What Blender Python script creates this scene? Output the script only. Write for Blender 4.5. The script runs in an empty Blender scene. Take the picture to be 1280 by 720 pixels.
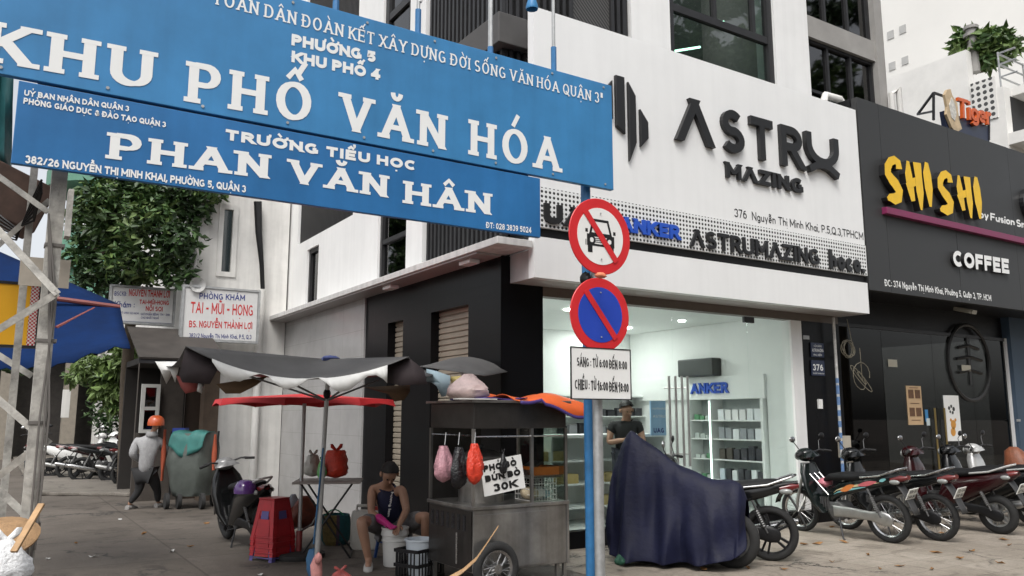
import bpy, bmesh, math, random
import numpy as np
from mathutils import Vector, Matrix
random.seed(7)
R = math.radians
SC = bpy.context.scene
COL = SC.collection

# ------------------------------------------------------------------ camera
CAM_H = 1.5
F_PX = 1017.0
PITCH = math.atan(160 / F_PX)
YAW = R(32.52)
cam = bpy.data.cameras.new('camera')
cam.sensor_width = 36.0
cam.lens = 36.0 * F_PX / 1280.0
cam.clip_start = 0.05
cam.clip_end = 2000
camo = bpy.data.objects.new('camera', cam)
COL.objects.link(camo)
camo.location = (0, 0, CAM_H)
camo.rotation_euler = (math.pi / 2 + PITCH, 0, -YAW)
SC.camera = camo

# ------------------------------------------------------------------ world, sun, exposure
SUN_EL, SUN_AZ = 56, 224          # degrees; azimuth clockwise from +Y
w = bpy.data.worlds.new('World')
SC.world = w
w.use_nodes = True
nt = w.node_tree
bg = nt.nodes['Background']
sky = nt.nodes.new('ShaderNodeTexSky')
sky.sky_type = 'NISHITA'
sky.sun_disc = False
sky.sun_elevation = R(SUN_EL)
sky.sun_rotation = R(SUN_AZ)
sky.air_density = 1.0
sky.dust_density = 4.0
hs = nt.nodes.new('ShaderNodeHueSaturation')
hs.inputs['Saturation'].default_value = 0.22
nt.links.new(sky.outputs[0], hs.inputs['Color'])
nt.links.new(hs.outputs[0], bg.inputs['Color'])
bg.inputs['Strength'].default_value = 0.15
sun = bpy.data.lights.new('sun', 'SUN')
sun.energy = 1.1
sun.angle = R(25)
sun.color = (1.0, 0.97, 0.92)
suno = bpy.data.objects.new('sun', sun)
COL.objects.link(suno)
sd = Vector((math.sin(R(SUN_AZ)) * math.cos(R(SUN_EL)), math.cos(R(SUN_AZ)) * math.cos(R(SUN_EL)), math.sin(R(SUN_EL))))
suno.rotation_euler = (-sd).to_track_quat('-Z', 'Y').to_euler()
SC.view_settings.view_transform = 'Standard'
SC.view_settings.look = 'None'
SC.view_settings.exposure = 0.62
SC.view_settings.gamma = 1.0
SC.render.engine = 'CYCLES'
SC.cycles.max_bounces = 6
SC.cycles.transparent_max_bounces = 12
SC.cycles.use_denoising = True

# ------------------------------------------------------------------ measuring on the photograph: pixel -> point of a known plane
_F = Vector((math.sin(YAW) * math.cos(PITCH), math.cos(YAW) * math.cos(PITCH), math.sin(PITCH)))
_R = Vector((math.cos(YAW), -math.sin(YAW), 0))
_U = _R.cross(_F)
_O = Vector((0, 0, CAM_H))
def _ray(px, py): return _F + _R * ((px - 640) / F_PX) - _U * ((py - 360) / F_PX)
def PX(px, py, x): d = _ray(px, py); return _O + d * (x / d.x)
def PY(px, py, y): d = _ray(px, py); return _O + d * (y / d.y)
def PZ(px, py, z=0.0): d = _ray(px, py); return _O + d * ((z - CAM_H) / d.z)
def PD(px, py, dep): return _O + _ray(px, py) * dep

# ------------------------------------------------------------------ materials
MATS = {}
def mat(name, col, rough=0.6, metal=0.0, var=0.12, scale=5.0, bump=0.0, coat=0.0, emit=0.0, spec=0.5, streak=0.0):
    if name in MATS: return MATS[name]
    m = bpy.data.materials.new(name)
    m.use_nodes = True
    t = m.node_tree
    b = t.nodes['Principled BSDF']
    b.inputs['Roughness'].default_value = rough
    b.inputs['Metallic'].default_value = metal
    b.inputs['Specular IOR Level'].default_value = spec
    if coat: b.inputs['Coat Weight'].default_value = coat; b.inputs['Coat Roughness'].default_value = 0.08
    c = (*col, 1)
    if var > 0:
        tc = t.nodes.new('ShaderNodeTexCoord')
        n = t.nodes.new('ShaderNodeTexNoise'); n.inputs['Scale'].default_value = scale; n.inputs['Detail'].default_value = 6
        n.inputs['Roughness'].default_value = 0.65
        t.links.new(tc.outputs['Object'], n.inputs['Vector'])
        r = t.nodes.new('ShaderNodeValToRGB')
        r.color_ramp.elements[0].position = 0.3; r.color_ramp.elements[1].position = 0.7
        r.color_ramp.elements[0].color = tuple(max(0, x * (1 - var)) for x in col) + (1,)
        r.color_ramp.elements[1].color = tuple(min(1, x * (1 + var * 0.6)) for x in col) + (1,)
        t.links.new(n.outputs['Fac'], r.inputs['Fac'])
        cout = r.outputs['Color']
        if streak:
            mp = t.nodes.new('ShaderNodeMapping'); mp.inputs['Scale'].default_value = (9, 9, .55); t.links.new(tc.outputs['Object'], mp.inputs[0])
            n3 = t.nodes.new('ShaderNodeTexNoise'); n3.inputs['Scale'].default_value = 1.0; n3.inputs['Detail'].default_value = 7; t.links.new(mp.outputs[0], n3.inputs['Vector'])
            m3 = t.nodes.new('ShaderNodeMapRange'); m3.inputs['From Min'].default_value = .42; m3.inputs['From Max'].default_value = .66
            m3.inputs['To Min'].default_value = 1.0; m3.inputs['To Max'].default_value = 1 - streak; t.links.new(n3.outputs['Fac'], m3.inputs[0])
            x3 = t.nodes.new('ShaderNodeMix'); x3.data_type = 'RGBA'; x3.blend_type = 'MULTIPLY'; x3.inputs[0].default_value = 1
            t.links.new(cout, x3.inputs[6]); t.links.new(m3.outputs[0], x3.inputs[7]); cout = x3.outputs[2]
        t.links.new(cout, b.inputs['Base Color'])
        rr = t.nodes.new('ShaderNodeMapRange')
        rr.inputs['To Min'].default_value = max(0.02, rough - 0.12); rr.inputs['To Max'].default_value = min(1, rough + 0.12)
        t.links.new(n.outputs['Fac'], rr.inputs['Value']); t.links.new(rr.outputs[0], b.inputs['Roughness'])
        if bump:
            bp = t.nodes.new('ShaderNodeBump'); bp.inputs['Strength'].default_value = bump; bp.inputs['Distance'].default_value = 0.02
            n2 = t.nodes.new('ShaderNodeTexNoise'); n2.inputs['Scale'].default_value = scale * 5; n2.inputs['Detail'].default_value = 4
            t.links.new(tc.outputs['Object'], n2.inputs['Vector'])
            t.links.new(n2.outputs['Fac'], bp.inputs['Height']); t.links.new(bp.outputs[0], b.inputs['Normal'])
    else:
        b.inputs['Base Color'].default_value = c
    if emit:
        b.inputs['Emission Color'].default_value = c; b.inputs['Emission Strength'].default_value = emit
    MATS[name] = m
    return m

def glass_mat(name, tint=(0.9, 0.97, 0.94), refl=1.0, rough=0.02, ior=1.45):
    if name in MATS: return MATS[name]
    m = bpy.data.materials.new(name); m.use_nodes = True
    t = m.node_tree; t.nodes.clear()
    o = t.nodes.new('ShaderNodeOutputMaterial')
    tr = t.nodes.new('ShaderNodeBsdfTransparent'); tr.inputs[0].default_value = (*tint, 1)
    gl = t.nodes.new('ShaderNodeBsdfGlossy'); gl.inputs['Roughness'].default_value = rough
    gl.inputs[0].default_value = (refl, refl, refl, 1)
    fr = t.nodes.new('ShaderNodeFresnel'); fr.inputs[0].default_value = ior
    mx = t.nodes.new('ShaderNodeMixShader')
    ge = t.nodes.new('ShaderNodeNewGeometry'); iv = t.nodes.new('ShaderNodeMath'); iv.operation = 'SUBTRACT'; iv.inputs[0].default_value = 1
    ml = t.nodes.new('ShaderNodeMath'); ml.operation = 'MULTIPLY'
    t.links.new(ge.outputs['Backfacing'], iv.inputs[1]); t.links.new(iv.outputs[0], ml.inputs[0]); t.links.new(fr.outputs[0], ml.inputs[1])
    t.links.new(ml.outputs[0], mx.inputs[0]); t.links.new(tr.outputs[0], mx.inputs[1]); t.links.new(gl.outputs[0], mx.inputs[2])
    t.links.new(mx.outputs[0], o.inputs[0])
    MATS[name] = m
    return m

def pattern_mat(name, c1, c2, kind, sx, sy, frac=0.5, rough=0.6, axes='XZ', var=0.08, metal=0, mortar=0.02, spec=.5):
    """tile grid / stripes / dots on object coordinates"""
    if name in MATS: return MATS[name]
    m = bpy.data.materials.new(name); m.use_nodes = True
    t = m.node_tree; b = t.nodes['Principled BSDF']
    b.inputs['Roughness'].default_value = rough; b.inputs['Metallic'].default_value = metal; b.inputs['Specular IOR Level'].default_value = spec
    tc = t.nodes.new('ShaderNodeTexCoord'); sp = t.nodes.new('ShaderNodeSeparateXYZ'); t.links.new(tc.outputs['Object'], sp.inputs[0])
    ax = {'X': 0, 'Y': 1, 'Z': 2}
    def M(op, a, bb):
        n = t.nodes.new('ShaderNodeMath'); n.operation = op
        for i, v in enumerate((a, bb)):
            if v is None: continue
            if isinstance(v, (int, float)): n.inputs[i].default_value = v
            else: t.links.new(v, n.inputs[i])
        return n.outputs[0]
    u = M('DIVIDE', sp.outputs[ax[axes[0]]], sx); v = M('DIVIDE', sp.outputs[ax[axes[1]]], sy)
    if kind == 'dots':
        fu = M('SUBTRACT', M('FRACT', u, None), 0.5); fv = M('SUBTRACT', M('FRACT', v, None), 0.5)
        d = M('SQRT', M('ADD', M('MULTIPLY', fu, fu), M('MULTIPLY', fv, fv)), None)
        fac = M('LESS_THAN', d, frac)
    elif kind == 'stripes':
        fac = M('LESS_THAN', M('FRACT', v, None), frac)
    elif kind == 'diag':
        fac = M('LESS_THAN', M('FRACT', M('ADD', u, v), None), frac)
    elif kind == 'check':
        fac = M('MODULO', M('ABSOLUTE', M('ADD', M('FLOOR', u, None), M('FLOOR', v, None)), None), 2.0)
    else:
        fac = M('MAXIMUM', M('LESS_THAN', M('FRACT', u, None), mortar / sx), M('LESS_THAN', M('FRACT', v, None), mortar / sy))
    n = t.nodes.new('ShaderNodeTexNoise'); n.inputs['Scale'].default_value = 3; n.inputs['Detail'].default_value = 7
    t.links.new(tc.outputs['Object'], n.inputs['Vector'])
    mx = t.nodes.new('ShaderNodeMix'); mx.data_type = 'RGBA'
    mx.inputs[6].default_value = (*c1, 1); mx.inputs[7].default_value = (*c2, 1)
    t.links.new(fac, mx.inputs[0])
    mm = t.nodes.new('ShaderNodeMix'); mm.data_type = 'RGBA'; mm.blend_type = 'MULTIPLY'; mm.inputs[0].default_value = 1
    rp = t.nodes.new('ShaderNodeMapRange'); rp.inputs['From Min'].default_value = .3; rp.inputs['From Max'].default_value = .7
    rp.inputs['To Min'].default_value = 1 - var; rp.inputs['To Max'].default_value = 1 + var * .3
    t.links.new(n.outputs['Fac'], rp.inputs[0]); t.links.new(mx.outputs[2], mm.inputs[6]); t.links.new(rp.outputs[0], mm.inputs[7])
    t.links.new(mm.outputs[2], b.inputs['Base Color'])
    bp = t.nodes.new('ShaderNodeBump'); bp.inputs['Strength'].default_value = 0.25; bp.inputs['Distance'].default_value = 0.005; bp.invert = True
    t.links.new(fac, bp.inputs['Height']); t.links.new(bp.outputs[0], b.inputs['Normal'])
    MATS[name] = m
    return m

# ------------------------------------------------------------------ mesh builder
def V(*a): return Vector(a)
class MB:
    def __init__(s): s.v = []; s.f = []; s.m = []
    def add(s, vs, fs, m=0):
        o = len(s.v); s.v += [Vector(p) for p in vs]
        s.f += [tuple(i + o for i in f) for f in fs]; s.m += [m] * len(fs)
        return s
    def box(s, x0, y0, z0, x1, y1, z1, m=0):
        x0, x1 = sorted((x0, x1)); y0, y1 = sorted((y0, y1)); z0, z1 = sorted((z0, z1))
        return s.add([(x0, y0, z0), (x1, y0, z0), (x1, y1, z0), (x0, y1, z0), (x0, y0, z1), (x1, y0, z1), (x1, y1, z1), (x0, y1, z1)],
                     [(0, 3, 2, 1), (4, 5, 6, 7), (0, 1, 5, 4), (1, 2, 6, 5), (2, 3, 7, 6), (3, 0, 4, 7)], m)
    def obox(s, c, size, rz=0, rx=0, ry=0, m=0):
        M = Matrix.Translation(Vector(c)) @ Matrix.Rotation(rz, 4, 'Z') @ Matrix.Rotation(ry, 4, 'Y') @ Matrix.Rotation(rx, 4, 'X')
        t = MB().box(*[-k / 2 for k in size], *[k / 2 for k in size])
        return s.add([M @ p for p in t.v], t.f, m)
    def beam(s, a, b, wd, ht, m=0, up=(0, 0, 1)):
        a = Vector(a); b = Vector(b); d = (b - a).normalized(); up = Vector(up)
        if abs(d.dot(up)) > .98: up = Vector((0, 1, 0))
        sx = d.cross(up).normalized() * wd / 2; sz = sx.cross(d).normalized() * ht / 2
        return s.add([a - sx - sz, a + sx - sz, a + sx + sz, a - sx + sz, b - sx - sz, b + sx - sz, b + sx + sz, b - sx + sz],
                     [(0, 1, 2, 3), (7, 6, 5, 4), (0, 4, 5, 1), (1, 5, 6, 2), (2, 6, 7, 3), (3, 7, 4, 0)], m)
    def tube(s, pts, r, n=8, m=0, close=False):
        pts = [Vector(p) for p in pts]; rs = r if isinstance(r, (list, tuple)) else [r] * len(pts)
        rings = []; prev = None
        for i, p in enumerate(pts):
            if close: d = pts[(i + 1) % len(pts)] - pts[i - 1]
            else: d = (pts[min(i + 1, len(pts) - 1)] - pts[max(i - 1, 0)])
            d = d.normalized() if d.length > 1e-9 else Vector((0, 0, 1))
            if prev is None:
                a = d.cross(Vector((0, 0, 1)))
                if a.length < .05: a = d.cross(Vector((1, 0, 0)))
            else: a = prev - d * prev.dot(d)
            a.normalize(); prev = a; bb = d.cross(a)
            rings.append([p + (a * math.cos(2 * math.pi * k / n) + bb * math.sin(2 * math.pi * k / n)) * rs[i] for k in range(n)])
        vs = [q for rg in rings for q in rg]; fs = []
        L = len(rings)
        for i in range(L if close else L - 1):
            j = (i + 1) % L
            for k in range(n): fs.append((i * n + k, i * n + (k + 1) % n, j * n + (k + 1) % n, j * n + k))
        if not close: fs += [tuple(range(n))[::-1], tuple((L - 1) * n + k for k in range(n))]
        return s.add(vs, fs, m)
    def lathe(s, prof, c, n=24, m=0, axis='Z', caps=True):
        c = Vector(c); vs = []; fs = []
        for (r, h) in prof:
            for k in range(n):
                a = 2 * math.pi * k / n; x, y = r * math.cos(a), r * math.sin(a)
                vs.append(c + (Vector((x, y, h)) if axis == 'Z' else Vector((x, h, y)) if axis == 'Y' else Vector((h, x, y))))
        for i in range(len(prof) - 1):
            for k in range(n): fs.append((i * n + k, i * n + (k + 1) % n, (i + 1) * n + (k + 1) % n, (i + 1) * n + k))
        if caps: fs += [tuple(range(n))[::-1], tuple((len(prof) - 1) * n + k for k in range(n))]
        return s.add(vs, fs, m)
    def prism(s, pts, f, d, m=0):
        """pts: 2d outline; f: (u,v)->point; d: thickness vector"""
        a = [Vector(f(*p)) for p in pts]; d = Vector(d); n = len(a)
        return s.add(a + [p + d for p in a], [tuple(range(n)), tuple(range(2 * n - 1, n - 1, -1))] + [(i, i + n, (i + 1) % n + n, (i + 1) % n) for i in range(n)], m)
    def loft(s, secs, n=14, e=2.0, m=0):
        """secs: (centre, u half-vector, v half-vector)"""
        vs = []; fs = []
        for c, u, v in secs:
            c = Vector(c); u = Vector(u); v = Vector(v)
            for k in range(n):
                a = 2 * math.pi * k / n; ca, sa = math.cos(a), math.sin(a)
                vs.append(c + u * math.copysign(abs(ca) ** (2 / e), ca) + v * math.copysign(abs(sa) ** (2 / e), sa))
        for i in range(len(secs) - 1):
            for k in range(n): fs.append((i * n + k, i * n + (k + 1) % n, (i + 1) * n + (k + 1) % n, (i + 1) * n + k))
        fs += [tuple(range(n))[::-1], tuple((len(secs) - 1) * n + k for k in range(n))]
        return s.add(vs, fs, m)
    def ell(s, c, r, n=14, m=0, M=None, noise=0.0, seed=0):
        rg = random.Random(seed); c = Vector(c); h = n // 2; vs = []; fs = []
        for i in range(h + 1):
            t = math.pi * i / h
            for k in range(n):
                a = 2 * math.pi * k / n; q = 1 + (rg.random() - .5) * noise
                p = Vector((r[0] * math.sin(t) * math.cos(a), r[1] * math.sin(t) * math.sin(a), r[2] * math.cos(t))) * q
                vs.append(c + ((M @ p) if M else p))
        for i in range(h):
            for k in range(n): fs.append((i * n + k, (i + 1) * n + k, (i + 1) * n + (k + 1) % n, i * n + (k + 1) % n))
        return s.add(vs, fs, m)
    def sheet(s, grid, m=0):
        h = len(grid); wd = len(grid[0])
        return s.add([p for row in grid for p in row], [(i * wd + j, i * wd + j + 1, (i + 1) * wd + j + 1, (i + 1) * wd + j) for i in range(h - 1) for j in range(wd - 1)], m)
    def build_each(s, name, mats, parent=None, **kw):
        """every connected piece becomes an object of its own"""
        par = list(range(len(s.v)))
        def root(i):
            while par[i] != i: par[i] = par[par[i]]; i = par[i]
            return i
        for f in s.f:
            for i in f[1:]: par[root(i)] = root(f[0])
        grp = {}
        for k, f in enumerate(s.f): grp.setdefault(root(f[0]), []).append(k)
        for fl_ in grp.values():
            ids = sorted({i for k in fl_ for i in s.f[k]}); mp = {i: n for n, i in enumerate(ids)}
            q = MB(); q.v = [s.v[i] for i in ids]; q.f = [tuple(mp[i] for i in s.f[k]) for k in fl_]; q.m = [s.m[k] for k in fl_]
            q.build(name, mats, parent, **kw)
    def build(s, name, mats, parent=None, smooth=None, bevel=0, solid=0, sub=0, **tags):
        me = bpy.data.meshes.new(name)
        off = Vector((0, 0, 0)); p = parent
        while p is not None: off += p.location; p = p.parent
        if parent is None and 'at' in tags: off = Vector(tags['at'])
        me.from_pydata([tuple(q - off) for q in s.v], [], s.f)
        for mm in (mats if isinstance(mats, (list, tuple)) else [mats]): me.materials.append(mm)
        me.polygons.foreach_set('material_index', s.m)
        if smooth is not None:
            me.polygons.foreach_set('use_smooth', [True] * len(s.f))
            me.set_sharp_from_angle(angle=R(smooth))
        me.update()
        o = bpy.data.objects.new(name, me); COL.objects.link(o)
        if parent is not None: o.parent = parent
        else: o.location = off
        if solid:
            k = o.modifiers.new('thickness', 'SOLIDIFY'); k.thickness = solid; k.offset = 0
        if bevel:
            k = o.modifiers.new('edge', 'BEVEL'); k.width = bevel; k.segments = 2; k.limit_method = 'ANGLE'; k.angle_limit = R(40)
        if sub:
            k = o.modifiers.new('round', 'SUBSURF'); k.levels = sub; k.render_levels = sub
        for kk in ('label', 'category', 'group', 'kind'):
            if tags.get(kk): o[kk] = tags[kk]
        return o

def thing(name, label, cat, loc=(0, 0, 0), group=None, kind=None):
    o = bpy.data.objects.new(name, None); o.empty_display_size = .1; COL.objects.link(o)
    o.location = loc; o['label'] = label; o['category'] = cat
    if group: o['group'] = group
    if kind: o['kind'] = kind
    return o
KIDS = {}
def copy_tree(o, parent=None):
    c = o.copy(); COL.objects.link(c)
    if parent is not None: c.parent = parent
    for ch in list(o.children): copy_tree(ch, c)
    return c

# ------------------------------------------------------------------ stroke lettering (capitals, lower case, figures, Vietnamese marks)
def _arc(cx, cy, rx, ry, a0, a1, n=10):
    return [(cx + rx * math.cos(R(a0 + (a1 - a0) * i / n)), cy + ry * math.sin(R(a0 + (a1 - a0) * i / n))) for i in range(n + 1)]
G = {}
def g(ch, wd, *st): G[ch] = (wd, [list(x) for x in st])
g('A', .8, [(0, 0), (.4, 1)], [(.4, 1), (.8, 0)], [(.15, .32), (.65, .32)])
g('\u039b', .8, [(0, 0), (.4, 1)], [(.4, 1), (.8, 0)])
g('B', .62, [(0, 0), (0, 1)], [(0, 1), (.32, 1)] + _arc(.32, .76, .26, .24, 90, -90)[1:] + [(0, .52)], [(.3, .52)] + _arc(.34, .26, .28, .26, 90, -90)[0:] + [(0, 0)])
g('C', .7, _arc(.38, .5, .38, .5, 48, 312, 16))
g('D', .7, [(0, 0), (0, 1)], [(0, 1), (.28, 1)] + _arc(.28, .5, .42, .5, 90, -90, 14)[1:] + [(0, 0)])
g('E', .56, [(0, 0), (0, 1)], [(0, 1), (.56, 1)], [(0, .51), (.48, .51)], [(0, 0), (.56, 0)])
g('F', .54, [(0, 0), (0, 1)], [(0, 1), (.54, 1)], [(0, .5), (.46, .5)])
g('G', .74, _arc(.38, .5, .38, .5, 48, 300, 16) + [(.7, .1), (.7, .45)], [(.7, .45), (.42, .45)])
g('H', .66, [(0, 0), (0, 1)], [(.66, 0), (.66, 1)], [(0, .51), (.66, .51)])
g('I', .0, [(0, 0), (0, 1)])
g('K', .64, [(0, 0), (0, 1)], [(.62, 1), (.02, .4)], [(.2, .58), (.64, 0)])
g('L', .5, [(0, 0), (0, 1)], [(0, 0), (.5, 0)])
g('M', .84, [(0, 0), (0, 1)], [(0, 1), (.42, .2)], [(.42, .2), (.84, 1)], [(.84, 1), (.84, 0)])
g('N', .68, [(0, 0), (0, 1)], [(0, 1), (.68, 0)], [(.68, 1), (.68, 0)])
g('O', .78, _arc(.39, .5, .39, .5, 90, 450, 22))
g('P', .58, [(0, 0), (0, 1)], [(.03, 1), (.3, 1)] + _arc(.3, .73, .28, .27, 90, -90)[1:] + [(.03, .46)])
g('Q', .78, _arc(.39, .5, .39, .5, 90, 450, 22), [(.46, .22), (.78, -.06)])
g('R', .62, [(0, 0), (0, 1)], [(0, 1), (.3, 1)] + _arc(.3, .74, .28, .26, 90, -90)[1:] + [(0, .48)], [(.28, .48), (.62, 0)])
g('S', .58, _arc(.29, .745, .27, .255, 40, 250, 12) + _arc(.29, .255, .29, .255, 80, -145, 12))
g('T', .64, [(0, 1), (.64, 1)], [(.32, 0), (.32, 1)])
g('U', .66, [(0, 1), (0, .32)] + _arc(.33, .32, .33, .32, 180, 360, 12)[1:] + [(.66, 1)])
g('V', .76, [(0, 1), (.38, 0)], [(.38, 0), (.76, 1)])
g('X', .68, [(0, 1), (.68, 0)], [(0, 0), (.68, 1)])
g('Y', .7, [(0, 1), (.35, .45)], [(.7, 1), (.35, .45)], [(.35, .45), (.35, 0)])
g('Z', .6, [(0, 1), (.6, 1)], [(.6, 1), (0, 0)], [(0, 0), (.6, 0)])
g('0', .54, _arc(.27, .5, .27, .5, 90, 450, 18))
g('1', .3, [(.0, .78), (.22, 1)], [(.22, 1), (.22, 0)])
g('2', .54, _arc(.27, .73, .27, .27, 170, -35, 10) + [(0, 0)], [(0, 0), (.54, 0)])
g('3', .52, _arc(.24, .745, .25, .255, 160, -75, 12), _arc(.25, .265, .28, .265, 75, -160, 12))
g('4', .58, [(.42, 0), (.42, 1)], [(.42, 1), (0, .28)], [(0, .28), (.58, .28)])
g('5', .52, [(.06, 1), (.48, 1)], [(.06, 1), (.03, .55)] + _arc(.25, .31, .27, .31, 128, -150, 12))
g('6', .54, _arc(.27, .3, .27, .3, 90, 450, 16), [(.0, .3), (.03, .6), (.14, .85), (.42, 1)])
g('7', .5, [(0, 1), (.5, 1)], [(.5, 1), (.17, 0)])
g('8', .54, _arc(.27, .75, .23, .25, 90, 450, 16), _arc(.27, .26, .27, .26, 90, 450, 16))
g('9', .54, _arc(.27, .7, .27, .3, 90, 450, 16), [(.54, .7), (.5, .35), (.36, .08), (.12, 0)])
g('/', .4, [(0, -.05), (.4, 1.05)])
g('-', .3, [(0, .45), (.3, .45)])
g('&', .66, [(.66, 0), (.16, .66)] + _arc(.3, .8, .17, .2, 200, -20, 10) + [(.1, .4)] + _arc(.25, .24, .25, .24, 150, 330, 10) + [(.64, .42)])
g('.', .0, [(0, 0), (0, .02)])
g(',', .0, [(0.02, .03), (-.04, -.14)])
g(':', .0, [(0, .1), (0, .13)], [(0, .6), (0, .63)])
g('"', .16, [(0, 1), (0, .72)], [(.16, 1), (.16, .72)])
g('a', .46, _arc(.23, .3, .23, .3, 90, 450, 16), [(.46, .6), (.46, 0)])
g('b', .46, [(0, 1), (0, 0)], _arc(.23, .3, .23, .3, 90, 450, 16))
g('c', .42, _arc(.24, .3, .24, .3, 45, 315, 12))
g('d', .46, [(.46, 1), (.46, 0)], _arc(.23, .3, .23, .3, 90, 450, 16))
g('e', .48, [(.02, .3), (.46, .3)] + _arc(.24, .3, .23, .3, 0, 310, 14)[1:])
g('f', .3, [(.12, 0), (.12, .8)] + _arc(.28, .8, .16, .2, 180, 80, 5)[1:], [(0, .6), (.28, .6)])
g('g', .46, _arc(.23, .3, .23, .3, 90, 450, 16), [(.46, .6), (.46, -.1)] + _arc(.24, -.08, .22, .2, 0, -150, 8)[1:])
g('h', .44, [(0, 1), (0, 0)], [(0, .36)] + _arc(.22, .38, .22, .22, 170, 0, 8) + [(.44, 0)])
g('i', .0, [(0, .56), (0, 0)], [(0, .93), (0, .95)])
g('j', .05, [(.05, .6), (.05, -.2)])
g('k', .42, [(0, 1), (0, 0)], [(.4, .6), (.02, .22)], [(.14, .34), (.42, 0)])
g('l', .0, [(0, 1), (0, 0)])
g('m', .76, [(0, .6), (0, 0)], [(0, .36)] + _arc(.19, .4, .19, .2, 170, 0, 8) + [(.38, 0)], [(.38, .36)] + _arc(.57, .4, .19, .2, 170, 0, 8) + [(.76, 0)])
g('n', .44, [(0, .6), (0, 0)], [(0, .36)] + _arc(.22, .38, .22, .22, 170, 0, 8) + [(.44, 0)])
g('o', .48, _arc(.24, .3, .24, .3, 90, 450, 16))
g('p', .46, [(0, .6), (0, -.28)], _arc(.23, .3, .23, .3, 90, 450, 16))
g('q', .46, [(.46, .6), (.46, -.28)], _arc(.23, .3, .23, .3, 90, 450, 16))
g('r', .28, [(0, .6), (0, 0)], [(0, .34)] + _arc(.22, .36, .22, .24, 170, 70, 6))
g('s', .38, _arc(.19, .45, .18, .15, 40, 250, 8) + _arc(.19, .15, .19, .15, 80, -145, 8))
g('t', .28, [(.12, .82), (.12, .14), (.26, .0)], [(0, .6), (.28, .6)])
g('u', .44, [(0, .6), (0, .22)] + _arc(.22, .22, .22, .22, 180, 350, 8)[1:], [(.44, .6), (.44, 0)])
g('v', .44, [(0, .6), (.22, 0)], [(.22, 0), (.44, .6)])
g('x', .42, [(0, .6), (.42, 0)], [(0, 0), (.42, .6)])
g('y', .46, [(0, .6), (.24, 0)], [(.46, .6), (.16, -.26)])
# letter -> base, marks
import unicodedata
_MK = {'\u0300': 'grave', '\u0301': 'acute', '\u0302': 'circ', '\u0303': 'tilde', '\u0306': 'breve', '\u0309': 'hook', '\u031b': 'horn', '\u0323': 'dot'}
def _decomp(ch):
    if ch in 'Đđ': return ('D' if ch == 'Đ' else 'd'), ['bar']
    d = unicodedata.normalize('NFD', ch)
    return d[0], [_MK[c] for c in d[1:] if c in _MK]
def _marks(base, wd, marks, t):
    low = base.islower(); top = (.6 if low else 1.0) + .09 + t * .18
    if base == 'i': top = .72 + t * .5
    cx = wd / 2; out = []; s = .2
    both = ('circ' in marks or 'breve' in marks)
    for k in marks:
        x0 = cx; y0 = top
        if both and k in ('acute', 'grave', 'hook', 'tilde'):
            x0 = cx + .24 if k != 'tilde' else cx; y0 = top + (.14 if k != 'tilde' else .24)
        if k == 'acute': out.append([(x0 - .05, y0), (x0 + .12, y0 + .2)])
        elif k == 'grave': out.append([(x0 - .12, y0 + .2), (x0 + .05, y0)])
        elif k == 'circ': out.append([(cx - s, top), (cx, top + .17), (cx + s, top)])
        elif k == 'breve': out.append(_arc(cx, top + .17, .19, .17, 180, 360, 8))
        elif k == 'tilde': out.append([(x0 - .2, y0 + .02), (x0 - .1, y0 + .1), (x0 + .08, y0 + .02), (x0 + .2, y0 + .1)])
        elif k == 'hook': out.append([(x0 - .08, y0 + .2), (x0 + .06, y0 + .22), (x0 + .07, y0 + .12), (x0, y0)])
        elif k == 'horn': yy = .6 if low else 1.0; out.append([(wd - .03, yy - .1), (wd + .12, yy - .02), (wd + .13, yy + .1)])
        elif k == 'dot': out.append([(cx, -.2 - t * .4), (cx, -.22 - t * .4)])
        elif k == 'bar': out.append([(-.14, .5), (.26, .5)] if not low else [(.2, .82), (.56, .82)])
    return out

def ribbon(pts, hw, cap=True):
    pts = [Vector(p) for p in pts]
    closed = (pts[0] - pts[-1]).length < 1e-6 and len(pts) > 3
    if closed: pts = pts[:-1]
    n = len(pts); L = []; Rr = []
    if cap and not closed:
        pts[0] = pts[0] - (pts[1] - pts[0]).normalized() * cap
        pts[-1] = pts[-1] + (pts[-1] - pts[-2]).normalized() * cap
    for i in range(n):
        a = pts[i] - pts[i - 1] if (i > 0 or closed) else None
        b = pts[(i + 1) % n] - pts[i] if (i < n - 1 or closed) else None
        da = a.normalized() if a else b.normalized(); db = b.normalized() if b else da
        na = Vector((-da.y, da.x)); nb = Vector((-db.y, db.x))
        nn = na + nb
        if nn.length < .3: nn = nb
        nn.normalize(); k = min(1.6, 1 / max(.5, nn.dot(nb)))
        d = da + db; d = d.normalized() if d.length > .1 else db
        h = hw(d) * k
        L.append(pts[i] + nn * h); Rr.append(pts[i] - nn * h)
    q = [(L[i], Rr[i], Rr[(i + 1) % n], L[(i + 1) % n]) for i in range(n if closed else n - 1)]
    return L, Rr, closed

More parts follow.
